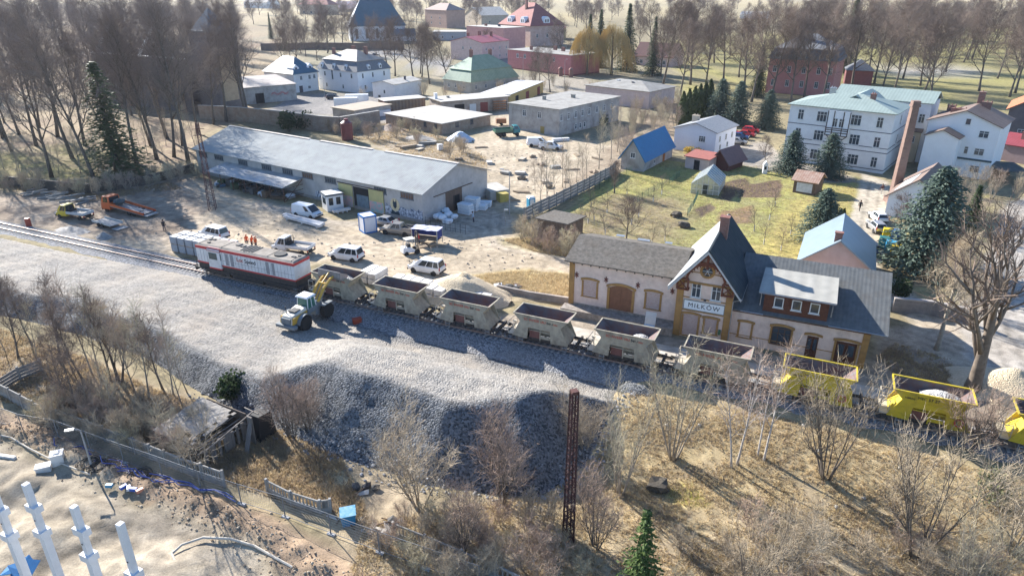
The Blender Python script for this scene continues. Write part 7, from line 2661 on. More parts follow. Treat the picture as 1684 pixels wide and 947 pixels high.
for k, (px, py, top) in enumerate([(738, 138, 62), (680, 130, 45), (694, 128, 60), (640, 121, 40), (650, 126, 42), (888, 138, 85), (905, 152, 88), (880, 148, 100), (925, 110, 40), (800, 92, 55)]):
 H = HT(px, py, top)
 plant('town_tree', PARK[k % 5], ('bare street tree before the green-roofed house', 'pale birch-like tree beside the churchyard wall', 'second pale tree beside the churchyard wall', 'bare tree close to the church wall', 'thin bare tree just right of the churchyard corner', 'bare tree above the garage row', 'bare tree by the brick gate pillars', 'small bare tree behind the green-roofed house', 'bare tree by the white block', 'bare tree before the pink house')[k], 'tree', (*G(px, py), 0), k * 1.3, H / 22)
# willow and conifers
wl = [proto('w1', lambda: willow(5, 15, 6.0)), proto('w2', lambda: willow(6, 15, 6.0))]
for k, (px, py, top) in enumerate([(965, 124, 56), (1005, 124, 52)]):
 plant('willow', wl[k], ('pale yellow weeping willow nearer the red long house', 'golden weeping willow beside the tall dark spruce')[k], 'willow', (*G(px, py), 0), 0, HT(px, py, top - 8) / 15 * 1.08)
spr = [proto('s%d' % k, lambda k=k: conifer(10 + k, 16, 3.9, SPRUCE, .05, 1.5, .35, .5)) for k in range(3)]
blu = [proto('b%d' % k, lambda k=k: conifer(20 + k, 9, 4.4, BLUESP, .04, 1.75, .22, .40, 0, .6)) for k in range(3)]
lar = proto('l1', lambda: conifer(31, 22, 4.2, PINE, .10, 1.2, .5, .75, .15))
CON = [(1030, 118, 4, spr, .95, 'tall dark spruce rising above the golden willow'), (985, 112, 14, spr, .8, 'dark spruce behind the willow'), (968, 110, 22, spr, .8, 'second shorter spruce behind the willow'), (1072, 125, 26, spr, .8, 'slim spruce between willow and park trees'),
       (1245, 160, 74, spr, .9, 'dark spruce before the pink palace'), (1292, 152, 101, spr, .8, 'smaller spruce right before the pink palace wall'), (1388, 122, -8, [lar], 1, 'very tall ragged conifer beside the pink palace'),
       (447, 68, 20, spr, .6, 'slim dark conifer at the churchyard side of the wood'), (470, 86, 42, spr, .8, 'short dark conifer left of the churchyard'), (533, 56, 40, spr, 1.1, 'small dark conifer in front of the unfinished house'), (902, 14, 0, spr, 1.4, 'pair-like dark conifer on the far field edge'),
       (1182, 200, 128, blu, .9, 'blue spruce behind the white cottage'), (1211, 206, 132, blu, .85, 'second blue spruce right of the white cottage'), (1260, 212, 146, blu, .9, 'grey-green spruce beside the parked cars'),
       (1298, 285, 213, blu, 1.0, 'rounded blue-green spruce before the white villa, nearer the rusty hut'), (1360, 291, 218, blu, 1.05, 'rounded blue-green spruce before the timber bay of the white villa'),
       (1347, 397, 308, blu, 1.05, 'blue spruce at the end of the sunny garden behind the garage'), (1516, 446, 270, blu, .95, 'biggest blue spruce beside the coloured waste bins'), (1575, 440, 302, spr, 1.0, 'dark green spruce just right of the biggest blue one')]
for k, (px, py, top, fam, fat, lb) in enumerate(CON):
 H = HT(px, py, top)
 ref = 9 if fam is blu else (22 if fam[0] is lar else 16)
 s_ = H / ref
 plant('spruce_tree', fam[k % len(fam)], lb, 'conifer', (*G(px, py), 0), k * 1.1, (s_ * fat, s_ * fat, s_))
x, y = G(196, 292)
plant('ivy_clad_tree', proto('ivy', lambda: conifer(55, 22, 5.0, PINE, .02, 1.35, .6, .62, .34, .7)), 'loose dark green conifer in front of the bare wood', 'conifer', (x, y, 0), 0, (1.45, 1.45, HT(196, 292, 98) / 22))
th = [proto('t%d' % k, lambda k=k: thuja(40 + k, 6, 1.05, THUJA)) for k in range(2)]
tg = proto('tg', lambda: thuja(44, 5, .9, GOLDTH))
for k, px in enumerate((1120, 1129, 1138, 1147, 1156, 1164)):
 py = 206 - k * 3
 plant('thuja', th[k % 2], 'tall green thuja column in the hedge row behind the white cottage', 'thuja', (*G(px, py), 0), k, HT(px, py, 150 - k * 4) / 6, 'thuja row behind the white cottage')
for k, (px, py, top) in enumerate([(1364, 392, 336), (1374, 390, 344), (1380, 386, 350)]):
 plant('thuja', tg if k < 2 else th[0], ('golden-green thuja nearest the blue garden spruce', 'second golden-green thuja beside the garden spruce', 'darker thuja on the path side of the garden spruce')[k], 'thuja', (*G(px, py), 0), k, HT(px, py, top) / 5)
lf = [proto('lf%d' % k, lambda k=k: leafy(60 + k, 1.6, 1.5, IVY, 800, .2)) for k in range(2)]
for k, (px, py, s_, lb) in enumerate([(476, 216, 2.0, 'dark evergreen bush behind the warehouse roof'), (500, 212, 1.7, 'dark evergreen bush right beside the first, below the yard wall'), (765, 212, .9, 'dark bush beside the white tarpaulin heap'), (990, 205, 1.2, 'dark ivy heap at the foot of the grey block'), (1330, 492, .8, 'small green bush on the paving behind the station'), (1478, 486, .9, 'round green bush between station and stone wall'), (385, 655, 1.0, 'green conifer-like bush behind the ruined shed'), (975, 195, 1.0, 'second ivy heap by the grey block wall')]):
 plant('evergreen_bush', lf[k % 2], lb, 'bush', GT(px, py), k, s_)
yl = proto('forsythia', lambda: leafy(70, 1.2, .9, leafm('forsythia_yellow', (.50, .36, .04), (.42, .27, .03)), 500, .14))
plant('forsythia', yl, 'orange-yellow flowering bush under the white cottage wall', 'bush', (*G(1132, 252), 0), 0, 1.0)
plant('forsythia', yl, 'second orange-yellow bush nearer the red-roofed store', 'bush', (*G(1148, 254), 0), 2, .9)
# ---- orchard
for k, (px, py) in enumerate([(1011, 318), (972, 340), (998, 350), (977, 363), (995, 386), (1031, 320), (1074, 332), (1088, 320), (1050, 358), (1038, 370), (1071, 405), (1093, 396), (955, 378), (967, 368), (1265, 362), (1300, 386), (1256, 402), (1284, 412), (1274, 340), (1240, 380)]):
 g_ = GT(px, py)
 t = plant('fruit_tree', FRUIT[k % 3], 'small bare fruit tree with limewashed trunk in the garden', 'fruit tree', g_, k * 1.7, rv.uniform(.75, 1.05), 'small fruit trees of the garden')
 MB().tube((0, 0, 0), (0, 0, .85), .085, .08, 7).build('limewash_band', LIMEW, t)
BIGF = BareTree(281, 5.2, .13, .18, 9, (6, 5, 4), (35, 70), .3, .5, .2, .011).make(BARK, TWIGP)
plant('fruit_tree', BIGF, 'largest spreading bare fruit tree at the orchard edge behind the freight shed', 'fruit tree', GT(1030, 397), .4, 1.1)
plant('fruit_tree', BIGF, 'spreading bare fruit tree by the concrete panel fence', 'fruit tree', GT(1010, 318), 2.4, .95)
plant('garden_shrub', SMALL[1], 'reddish bare tree in front of the left corner of the white villa', 'tree', GT(1258, 275), 0, .62)
plant('garden_shrub', SMALL[2], 'thin bare tree by the wall of the low white outbuilding', 'tree', GT(1478, 398), 1, .7)
# ---- scrub of the back yard
for k, (px, py, top) in enumerate([(900, 342, 240), (888, 335, 250), (912, 330, 255), (930, 318, 240), (925, 308, 235), (948, 300, 240), (965, 295, 225), (880, 318, 265), (985, 278, 190), (1005, 262, 180), (1015, 250, 175), (992, 250, 195), (940, 330, 260), (958, 310, 250)]):
 plant('sapling', SAPL[k % 3], 'thin bare sapling along the yard side of the concrete panel fence', 'sapling', GT(px, py), k * 2.1, HT(px, py, top) / 7.5, 'saplings along the panel fence')
for x, y in scatter([(1000, 250), (1040, 180), (1125, 165), (1130, 215), (1050, 270)], 34, 2.0, rv, taken):
 plant('scrub_bush', SHRUB[rv.randrange(4)], 'bare bush in the scrub between grey block and white cottage', 'bush', (x, y, 0), rv.uniform(0, 6), rv.uniform(.7, 1.2), 'scrub behind the blue-roofed barn')
for x, y in scatter([(520, 214), (640, 205), (740, 232), (800, 262), (780, 275), (640, 240), (560, 228)], 22, 2.2, rv, taken):
 plant('weed_bush', SCRUB[rv.randrange(3)], 'low dry bush in the rubble strip behind the warehouse', 'bush', (x, y, 0), rv.uniform(0, 6), rv.uniform(.8, 1.5), 'dry bushes behind the warehouse')
for x, y in scatter([(850, 400), (880, 372), (945, 400), (945, 430), (880, 412)], 12, 1.4, rv, taken):
 plant('weed_bush', SCRUB[rv.randrange(3)], 'low dry bramble bush round the old tar-paper shed', 'bush', (x, y, 0), rv.uniform(0, 6), rv.uniform(.8, 1.4), 'brambles round the tar-paper shed')
for x, y in scatter([(560, 170), (700, 150), (900, 140), (1000, 150), (1100, 175), (960, 160), (720, 165)], 14, 5, rv, taken):
 plant('scrub_bush', SHRUB[rv.randrange(4)], 'bare shrub between the yard buildings', 'bush', (x, y, 0), rv.uniform(0, 6), rv.uniform(.7, 1.1), 'shrubs between the yard buildings')
for x, y in scatter([(1490, 420), (1600, 380), (1640, 440), (1600, 560), (1540, 530)], 6, 2.6, rv, taken):
 plant('hedge_shrub', SHRUB[rv.randrange(4)], 'tall bare shrub between the spruces and the right-hand road', 'bush', (x, y, 0), rv.uniform(0, 6), rv.uniform(.9, 1.35), 'bare shrubs beside the road')
for x, y in scatter([(1560, 320), (1684, 300), (1700, 380), (1600, 400)], 7, 2.8, rv, taken):
 plant('hedge_shrub', SHRUB[rv.randrange(4)], 'reddish bare shrub below the dark carport', 'bush', (x, y, 0), rv.uniform(0, 6), rv.uniform(.8, 1.2), 'bare shrubs below the carport')
for x, y in scatter([(-30, 296), (60, 304), (150, 312), (320, 276), (330, 292), (160, 326), (20, 318)], 34, 1.6, rv, taken):
 plant('weed_bush', SCRUB[rv.randrange(3)], 'dry bramble bush overgrowing the mossy wall below the wood', 'bush', (x, y, 0), rv.uniform(0, 6), rv.uniform(.7, 1.3), 'brambles along the mossy wall')
# ---- foreground trees
FT1 = BareTree(301, 8.5, .08, .22, 9, (5, 3), (14, 40), .22, .30, .10, .0075, multi=9, tl=.075).make(BARKL, TWIGO)
FT2 = BareTree(302, 8.0, .075, .2, 9, (5, 3), (16, 46), .25, .34, .12, .0075, multi=8, tl=.08).make(BARK, TWIGS)
FT3 = BareTree(303, 5.5, .06, .12, 10, (6, 5), (25, 62), .2, .42, .15, .007, multi=7).make(BARKL, TWIGS)
FT4 = BareTree(304, 5.5, .06, .12, 10, (6, 5), (25, 62), .2, .42, .15, .007, multi=7).make(BARK, TWIGR)
FG = [(1107, 754, 572, FT1, 8.5, 'dense many-stemmed bare tree in front of the cream wagon below the station'), (1020, 812, 650, FT1, 8.5, 'many-stemmed bare tree right of the rusty lattice mast'), (1358, 786, 590, FT2, 8, 'many-stemmed bare tree in front of the yellow wagons'),
      (690, 832, 690, FT3, 5.5, 'rounded bare bush before the middle of the gravel bank'), (828, 826, 690, FT4, 5.5, 'reddish rounded bush before the dark end of the gravel bank'), (1505, 915, 700, FT2, 8, 'large pale bare bush in the lower right corner'),
      (1590, 742, 640, FT4, 5.5, 'reddish tangled bush before the bright yellow wagon'), (1660, 905, 740, FT3, 5.5, 'bare bush at the right picture edge'), (1290, 945, 830, FT3, 5.5, 'pale low bare bush at the lower edge'), (760, 905, 800, FT4, 5.5, 'low thorny bush above the baluster fence'),
      (960, 740, 640, FT3, 5.5, 'pale bare bush on the bank beside the gravel end'), (480, 720, 618, FT4, 5.5, 'reddish bare bush at the left end of the gravel bank'), (512, 712, 625, FT4, 5.5, 'thin reddish bush just right of the left gravel end'), (1230, 985, 850, FT2, 8, 'bare sapling clump cut by the lower edge'), (980, 900, 790, FT4, 5.5, 'low brown bush at the foot of the lattice mast'), (1590, 985, 850, FT1, 8.5, 'bare bush cut by the lower right edge')]
for k, (px, py, top, ms, ref, lb) in enumerate(FG):
 g_ = GT(px, py)
 H = HT(px, py, top, g_.z)
 plant('bare_bush', ms, lb, 'bush', g_, k * 1.9, H / ref)
for k, (px, py, top, lb) in enumerate([(1203, 768, 600, 'slender white birch standing leftmost in the foreground'), (1212, 762, 585, 'leaning white birch of the foreground clump'), (1246, 750, 610, 'white-stemmed birch right of the foreground clump'), (1256, 758, 590, 'thin birch before the first yellow wagon')]):
 g_ = GT(px, py)
 plant('birch', BIR[k % 3], lb, 'birch', g_, k * 1.3, HT(px, py, top, g_.z) / 10.5)
for k, (px, py, top) in enumerate([(100, 600, 480), (118, 606, 490), (62, 598, 500), (135, 622, 520), (152, 618, 470), (168, 630, 490), (182, 626, 500), (225, 650, 520), (245, 655, 510), (268, 640, 530), (285, 650, 520), (308, 645, 545), (30, 590, 480), (10, 580, 500), (85, 625, 540), (110, 655, 560), (180, 690, 590), (195, 700, 600), (128, 690, 590), (300, 668, 560), (-15, 600, 500), (52, 565, 470)]):
 g_ = GT(px, py)
 plant('thicket_tree', (SAPL if k % 3 else SMALL)[k % 3], 'thin bare tree in the thicket below the gravel yard', 'tree', g_, k * 1.1, HT(px, py, top, g_.z) / (7.5 if k % 3 else 9), 'thin trees in the left thicket')
g_ = GT(197, 628)
plant('thicket_tree', BareTree(311, 6, .15, .2, 6, (6, 6, 5), (35, 60), .3, .55, .15, .009, multi=2).make(BARK, TWIGS), 'dark forked tree with rounded crown in the thicket', 'tree', g_, .8, 1.25)
g_ = GT(334, 778)
plant('bare_tree', BareTree(312, 6.5, .10, .3, 7, (5, 4), (25, 50), .3, .35, .12, .010, multi=3).make(BARKL, TWIGS), 'three-stemmed bare tree in front of the ruined shed', 'tree', g_, .3, HT(334, 778, 640, g_.z) / 6.5)
for x, y in scatter([(20, 690), (150, 640), (330, 680), (330, 745), (220, 725), (60, 680)], 44, 1.2, rv, taken):
 plant('weed_bush', SCRUB[rv.randrange(3)], 'low dry bush in the thicket behind the latticed fence', 'bush', (x, y, -1.5), rv.uniform(0, 6), rv.uniform(.7, 1.3), 'dry bushes of the left thicket')
for x, y in scatter([(600, 830), (900, 830), (950, 900), (1000, 940), (700, 940), (620, 880)], 28, 1.5, rv, taken):
 plant('weed_bush', SCRUB[rv.randrange(3)], 'low dry bush on the rough ground before the gravel bank', 'bush', (x, y, -1.5), rv.uniform(0, 6), rv.uniform(.6, 1.2), 'dry bushes before the gravel bank')
for x, y in scatter([(1080, 860), (1684, 840), (1700, 1000), (1080, 1000)], 22, 1.8, rv, taken):
 plant('weed_bush', SCRUB[rv.randrange(3)], 'low dry bush on the grassy slope at lower right', 'bush', (x, y, -1.5), rv.uniform(0, 6), rv.uniform(.6, 1.2), 'dry bushes on the slope')
g_ = GT(1050, 985)
plant('young_spruce', proto('ysp', lambda: conifer(81, 6, 1.7, leafm('young_spruce', (.06, .10, .028), (.10, .15, .04)), .02, 1.2, .2, .24, .1)), 'bright green young spruce at the lower edge', 'conifer', g_, 0, HT(1050, 985, 838, g_.z) / 6)
plant('evergreen_bush', proto('gb', lambda: leafy(83, 1.6, 1.4, leafm('dull_green', (.10, .12, .05), (.15, .15, .07)), 700, .13)), 'loose dull green bush beside the large pale bush', 'bush', GT(1625, 815), 0, 1.1)
# the big old tree on the right
bt = BareTree(321, 13, .66, .15, 9, (7, 6, 4), (18, 46), .30, .66, .15, .011, lean=.05, tl=.07)
g_ = GT(1597, 642)
plant('old_lime_tree', bt.make(M('old_lime_bark', (.22, .175, .135), (.12, .095, .075), 2.2, .95, bump=.6), TWIGP), 'big old bare tree with thick trunk and many heavy limbs beside the last wagons', 'tree', g_, 2.2, 1.0)
g_ = GT(1540, 575)
plant('old_lime_tree', BareTree(322, 10, .26, .3, 9, (6, 6, 5), (15, 40), .3, .4, .12, .011).make(BARKL, TWIGS), 'slimmer bare tree by the road behind the big old one', 'tree', g_, 1, 1.0)
g_ = GT(1700, 590)
plant('old_lime_tree', BareTree(323, 13, .30, .3, 9, (6, 6, 5), (20, 45), .3, .4, .1, .012, lean=.25).make(BARKL, TWIGR), 'leaning bare tree at the right picture edge by the road', 'tree', g_, 2.6, 1.0)
# ---- dry grass
def grass(name, poly, n, h, mats, label, seed, z=None):
 rr = np.random.default_rng(seed)
 P = PX(poly)
 xs, ys = np.array([p[0] for p in P]), np.array([p[1] for p in P])
 x = rr.uniform(xs.min(), xs.max(), n * 6)
 y = rr.uniform(ys.min(), ys.max(), n * 6)
 ok = inpoly(x, y, P) & ~inpoly(x, y, GPOLY)
 dn = fbm(x, y, 2.2, seed + 5)
 ok &= rr.uniform(.25, .8, x.size) < dn + .12
 x, y = x[ok][:n], y[ok][:n]
 zz = ground_z(x[None, :], y[None, :])[0]
 k = 5
 m = x.size
 X = np.repeat(x, k) + rr.normal(0, .09, m * k)
 Y = np.repeat(y, k) + rr.normal(0, .09, m * k)
 Z = np.repeat(zz, k)
 hh = h * rr.uniform(.4, 1.15, m * k)
 a = rr.uniform(0, 6.283, m * k)
 ln = rr.uniform(.25, 1.0, m * k) * hh
 w = .022 + .02 * rr.random(m * k)
 b = rr.uniform(0, 6.283, m * k)
 v0 = np.stack([X - w * np.cos(b), Y - w * np.sin(b), Z - .02], 1)
 v1 = np.stack([X + w * np.cos(b), Y + w * np.sin(b), Z - .02], 1)
 v2 = np.stack([X + ln * np.cos(a), Y + ln * np.sin(a), Z + hh * .75], 1)
 co = np.stack([v0, v1, v2], 1).reshape(-1, 3)
 me = bpy.data.meshes.new(name)
 me.vertices.add(len(co))
 me.vertices.foreach_set('co', co.ravel())
 me.loops.add(len(co))
 me.loops.foreach_set('vertex_index', np.arange(len(co), dtype=np.int32))
 me.polygons.add(len(co) // 3)
 me.polygons.foreach_set('loop_start', np.arange(0, len(co), 3, dtype=np.int32))
 for q in mats:
  me.materials.append(q)
 me.polygons.foreach_set('material_index', np.repeat(rr.integers(0, len(mats), m), k).astype(np.int32))
 me.update(calc_edges=True)
 o = put(bpy.data.objects.new(name, me))
 tag(o, label, 'grass', None, 'stuff')
 return o
GR = [M('dry_grass_straw', (.62, .49, .28), (.48, .37, .21), .5, .9, trans=.5), M('dry_grass_tan', (.50, .38, .22), (.37, .28, .165), .5, .9, trans=.5), M('dry_grass_pale', (.68, .57, .36), (.56, .46, .28), .5, .9, trans=.5)]
GRB = [M('dead_stalk_brown', (.40, .31, .22), (.27, .21, .15), .5, .9, trans=.5), GR[1]]
GRG = [M('spring_grass', (.28, .28, .09), (.42, .37, .13), .5, .9, trans=.5), GR[0]]
grass('dry_grass', [(1040, 640), (1300, 690), (1500, 740), (1720, 800), (1760, 1010), (560, 1010), (600, 860), (780, 830), (900, 812), (970, 770)], 20000, .28, GR + GRB[:1], 'dry straw-coloured grass of the lower right slope', 3)
grass('dry_grass', [(-60, 520), (150, 592), (260, 642), (420, 690), (560, 750), (610, 860), (480, 832), (350, 782), (180, 712), (-60, 640)], 14000, .45, GRB + GR[1:2], 'brown dead grass and stalks of the left thicket', 4)
grass('dry_grass', [(730, 464), (800, 450), (870, 444), (940, 452), (938, 488), (850, 476)], 4200, .34, GR, 'yellow dry grass behind the hopper wagons', 5)
grass('dry_grass', [(826, 394), (880, 390), (945, 402), (945, 426), (880, 414)], 2600, .34, GR + GRB[:1], 'dry grass round the old tar-paper shed', 6)
grass('garden_grass', [(890, 395), (1000, 300), (1060, 262), (1130, 270), (1290, 274), (1412, 294), (1396, 372), (1338, 428), (1240, 440), (1100, 420)], 15000, .16, GRG + GRB[:1], 'patchy spring grass of the gardens', 7)
grass('dry_grass', [(-60, 300), (60, 318), (150, 330), (300, 310), (280, 300), (160, 320), (20, 305)], 2500, .4, GRB, 'dead weeds along the mossy forest wall', 8)
grass('dry_grass', [(1440, 590), (1470, 562), (1560, 590), (1600, 640), (1500, 640)], 2000, .25, GRB + GR[:1], 'thin grass at the end of the station', 9)
grass('rubble_weeds', [(520, 212), (640, 204), (740, 228), (800, 258), (800, 300), (700, 268), (600, 232)], 5000, .4, GRB + GR[:1], 'dry weeds in the rubble strip behind the warehouse', 10)
# ================================================================ SMALLER THINGS
RSTL = M('rusty_lattice_steel', (.13, .055, .045), (.075, .035, .03), 2.5, .8)
def lattice(name, label, loc, H, w0_, w1_, rz, mat, panels, r=.045):
 t = thing(name, label, 'lattice mast', loc, rz)
 a, b = MB(), MB()
 def corner(k, z):
  w = (w0_ + (w1_ - w0_) * z / H) / 2
  return ((-w, -w, z), (w, -w, z), (w, w, z), (-w, w, z))[k]
 for k in range(4):
  a.tube(corner(k, -.4), corner(k, H), r * 1.3, r * 1.1, 5)
 for j in range(panels):
  z0, z1 = H * j / panels, H * (j + 1) / panels
  for k in range(4):
   p, q = corner(k, z0), corner((k + 1) % 4, z1)
   if j % 2:
    p, q = corner((k + 1) % 4, z0), corner(k, z1)
   b.tube(p, q, r * .6, r * .6, 4)
   b.tube(corner(k, z1), corner((k + 1) % 4, z1), r * .6, r * .6, 4)
 a.build('leg', mat, t)
 o = b.build('bracing', mat, t)
 return t
g_ = GT(934, 889)
hp_ = HT(934, 889, 643, g_.z)
pt = lattice('lattice_pylon', 'tall rusty lattice pylon with open square top rising from the foreground bushes', g_, hp_, .56, .38, R(20), M('dark_rust_lattice', (.075, .035, .035), (.045, .022, .022), 2.5, .85), 20, .055)
a = MB()
a.box(-.22, .22, -.22, .22, hp_ - .12, hp_ + .06)
a.build('head_plate', RSTL, pt)
hm_ = HT(350, 344, 202)
mt = lattice('lattice_mast', 'thin reddish lattice mast standing in front of the warehouse canopy', (*G(350, 344), 0), hm_, 1.05, .36, R(10), M('red_lattice_steel', (.13, .06, .055), (.08, .042, .04), 2, .8), 16, .042)
a = MB()
for z in (hm_ * .93, hm_ * .86):
 a.tube((-.9, 0, z), (.9, 0, z), .05)
a.build('cross_arm', RSTL, mt)
# ---- blocks, pallets and beams
BLK = M('white_concrete_block', (.72, .69, .65), (.60, .57, .53), 1.1, .8, dirt=.2)
for k in range(11):
 t_ = -47.9 + k * 1.28 + (2.0 if k > 1 else 0) + (1.6 if k > 7 else 0)
 n_ = 61.9 - .1 * (k % 3) + (.9 if k < 2 else 0) - (.8 if k > 7 else 0)
 for lay in range(2):
  a = MB()
  a.box(-.55, .55, -1.35 + .05 * lay, 1.35, .08, .72)
  a.box(-.5, -.3, -1.3, 1.3, 0, .079)
  a.box(.3, .5, -1.3, 1.3, 0, .079)
  o = a.build('concrete_block', BLK, None, (*tn(t_, n_), .74 * lay), TA + R(-3 + 2 * (k % 3)), bevel=.03)
  tag(o, 'white concrete block in the upper layer of the row behind the wagons' if lay else 'white concrete block in the lower layer of the row behind the wagons', 'concrete block', 'upper blocks behind the wagons' if lay else 'lower blocks behind the wagons')
PAVG = M('grey_block_pallet', (.42, .44, .46), (.33, .35, .38), 1.5, .6, pat='brick', ps=(.4, .2, .02), patk=.35)
for k in range(7):
 for row in range(2):
  x, y = tn(-77.3 + k * 1.42, 60.1 + row * 1.45)
  t = thing('block_pallet', 'pallet of grey concrete blocks in the near row beside the locomotive' if row == 0 else 'pallet of grey concrete blocks in the far row beside the locomotive', 'block pallet', (x, y, 0), TA + R(rv.uniform(-3, 3)), 'near block pallets' if row == 0 else 'far block pallets')
  a = MB()
  for j in range(2):
   a.box(-.6, .6, -.6, .6, .14 + j * 1.12, 1.12 + j * 1.12)
  a.build('blocks', PAVG, t, bevel=.02)
  for j in range(2):
   MB().box(-.6, .6, -.58, .58, j * 1.12 + .02, .139 + j * 1.12).build('pallet_base', PALW, t)
for p, q, lb in (((468, 357), (532, 373), 'long white concrete beam lying in front of the white van'), ((470, 360), (528, 376), 'second white beam close in front of the first by the white van'), ((548, 352), (576, 347), 'white panel stack lying right of the white kiosk')):
 P, Q = Vector(G(*p)), Vector(G(*q))
 a = MB()
 L_ = (Q - P).length
 a.box(0, L_, -.35, .35, .25, .62)
 for x in (.6, L_ * .5, L_ - .7):
  a.box(x, x + .15, -.4, .4, 0, .249)
 tag(a.build('concrete_beam', BLK, None, (*P, 0), math.atan2(Q.y - P.y, Q.x - P.x)), lb, 'beam')
# ---- cabins
cb = thing('site_cabin', 'small blue-framed site cabin with white panels standing on the yard', 'cabin', (*G(599.8, 385.6), 0), R(33))
# local x along right face, y along left face
CBW, CBD, CBH = 2.0, 2.2, 2.6
MB().box(.05, CBW - .05, .05, CBD - .05, .1, CBH - .1).build('panel', M('cabin_panel', (.66, .66, .68), (.58, .58, .6), 1), cb)
a = MB()
for x in (0, CBW - .14):
 for y in (0, CBD - .14):
  a.box(x, x + .14, y, y + .14, 0, CBH)
for z in (0, CBH - .22):
 a.box(.14, CBW - .14, -.01, .13, z, z + .22)
 a.box(.14, CBW - .14, CBD - .13, CBD + .01, z, z + .22)
 a.box(-.01, .13, .14, CBD - .14, z, z + .22)
 a.box(CBW - .13, CBW + .01, .14, CBD - .14, z, z + .22)
CBL = M('cabin_blue', (.02, .15, .42), (.015, .12, .35), 1, .5)
a.build('frame', CBL, cb)
MB().box(.14, CBW - .14, .14, CBD - .14, CBH - .099, CBH - .04).build('roof', WHITE, cb)
kk = thing('kiosk', 'white kiosk with dark flat roof edge and dark windows by the warehouse', 'kiosk', (*G(539, 349), 0), R(32))
MB().box(0, 2.7, 0, 2.6, 0, 2.5).build('wall', P_WHITE, kk)
a = MB()
a.box(-.15, 2.85, -.15, 2.75, 2.5, 2.78)
rfk = a.build('roof', M('kiosk_roof_edge', (.10, .12, .14), None, 2), kk)
MB().box(.0, 2.7, .0, 2.6, 2.781, 2.8).build('roof_sheet', WHITE, rfk)
for x in (.7, 1.9):
 MB().box(x - .35, x + .35, -.03, -.003, 1.0, 2.2).build('window', CGLASS, kk)
MB().box(-.03, -.003, .5, 2.0, 1.1, 2.1).build('window', CGLASS, kk)
to = thing('portable_toilet', 'blue portable toilet beside the concrete panel fence', 'toilet cabin', (*G(873, 346), 0), R(20))
MB().box(-.55, .55, -.55, .55, 0, 2.1).build('cabin', M('toilet_blue', (.05, .28, .42), (.04, .22, .35), 1, .5), to)
MB().hull8([(-.6, -.6, 2.101), (.6, -.6, 2.101), (.6, .6, 2.101), (-.6, .6, 2.101)], [(-.4, -.4, 2.35), (.4, -.4, 2.35), (.4, .4, 2.35), (-.4, .4, 2.35)]).build('roof', WHITE, to)
MB().box(-.35, .35, -.58, -.553, .1, 1.95).build('door', M('toilet_door', (.55, .6, .62), None, 2), to)
for px, py, w_, d_, h_, mat, lb, ct in ((812, 322, 1.7, 2.6, 1.5, ASHL, 'pale grey metal container behind the warehouse gable', 'container'), (826, 330, .8, .9, 1.3, M('yellow_box', (.48, .38, .10), None, 2), 'yellowish box beside the pale grey container', 'box'), (630, 190, 2.0, 1.0, 1.4, WHT, 'white crate by the ruined block', 'crate'), (724, 247, .55, .55, 1.2, WHT, 'white bulk bag standing in the rubble strip', 'bulk bag'), (958, 201, 1.6, 1.2, 1.9, M('green_shed_box', (.14, .17, .15), None, 2), 'small dark shed box leaning on the grey block', 'shed box'),
          (98, 762, .42, .42, .95, BLK, 'white concrete cube at the edge of the building sand', 'block'), (73, 773, .5, .35, .4, BLK, 'flat white slab lying on the building sand', 'slab'), (587, 526, .45, .3, .5, M('red_crate', (.38, .07, .03), (.3, .05, .03), 3), 'small red crate standing alone on the dark gravel', 'crate')):
 g_ = GT(px, py)
 if ct == 'crate' and px == 587:
  g_.z = float(gravel_z(np.array([[g_.x]]), np.array([[g_.y]]))[0, 0])
 a = MB()
 a.box(-w_, w_, -d_, d_, -.1, h_)
 a.box(-w_ - .05, w_ + .05, -d_ - .05, d_ + .05, h_ + .001, h_ + .09)
 if px == 98 or px == 724:
  a.box(-w_ * .5, w_ * .5, -d_ * .5, d_ * .5, h_ + .091, h_ + .15)
 tag(a.build({'container': 'container', 'box': 'storage_box', 'crate': 'crate', 'bulk bag': 'bulk_bag', 'shed box': 'shed_box', 'block': 'block', 'slab': 'slab'}[ct], mat, None, g_, R(25), bevel=.03), lb, ct)
# ---- white goods before the warehouse gable
INS = M('white_insulation', (.70, .74, .76), (.58, .64, .68), 1.2, .7)
for k, (px, py, nx_, h_) in enumerate([(766, 352, 2, 1.9), (777, 346, 2, 2.1), (790, 345, 1, 1.2), (797, 340, 1, 1.0)]):
 t = thing('panel_stack', ('stack of white insulation panels right of the gable door, nearest it', 'tallest stack of white panels by the gable door', 'low stack of white panels behind the tall one', 'farthest low stack of white panels beyond the gable')[k], 'panel stack', (*G(px, py), 0), WA + R(8 * k))
 for j in range(int(h_ / .42)):
  MB().box(-1.1, 1.1, -.7, .7, .12 + j * .42, .49 + j * .42).build('panel_bale', INS, t, (rv.uniform(-.06, .06), rv.uniform(-.06, .06), 0), bevel=.03)
 MB().box(-1.1, 1.1, -.65, .65, 0, .119).build('pallet_base', PALW, t)
rr = random.Random(12)
for k in range(16):
 x, y = G(712 + rr.uniform(0, 36), 352 + rr.uniform(0, 16))
 a = MB()
 s_ = rr.uniform(.45, .75)
 a.blob((0, 0, s_ * .5), (s_, s_ * .8, s_ * .62), rr, 2, .14)
 o = a.build('plastic_sack', INS, None, (x, y, 0 if k < 9 else .55), rr.uniform(0, 3))
 tag(o, 'white plastic sack in the heap before the warehouse gable', 'sack', 'white sacks before the gable')
a = MB()
for k in range(9):
 x = k * .9
 a.tube((x, 0, 0), (x, 0, 1.5), .03, .03, 4)
for z in (.1, .5, .9, 1.4):
 a.tube((0, 0, z), (7.2, 0, z), .018, .018, 4)
P = G(700, 372)
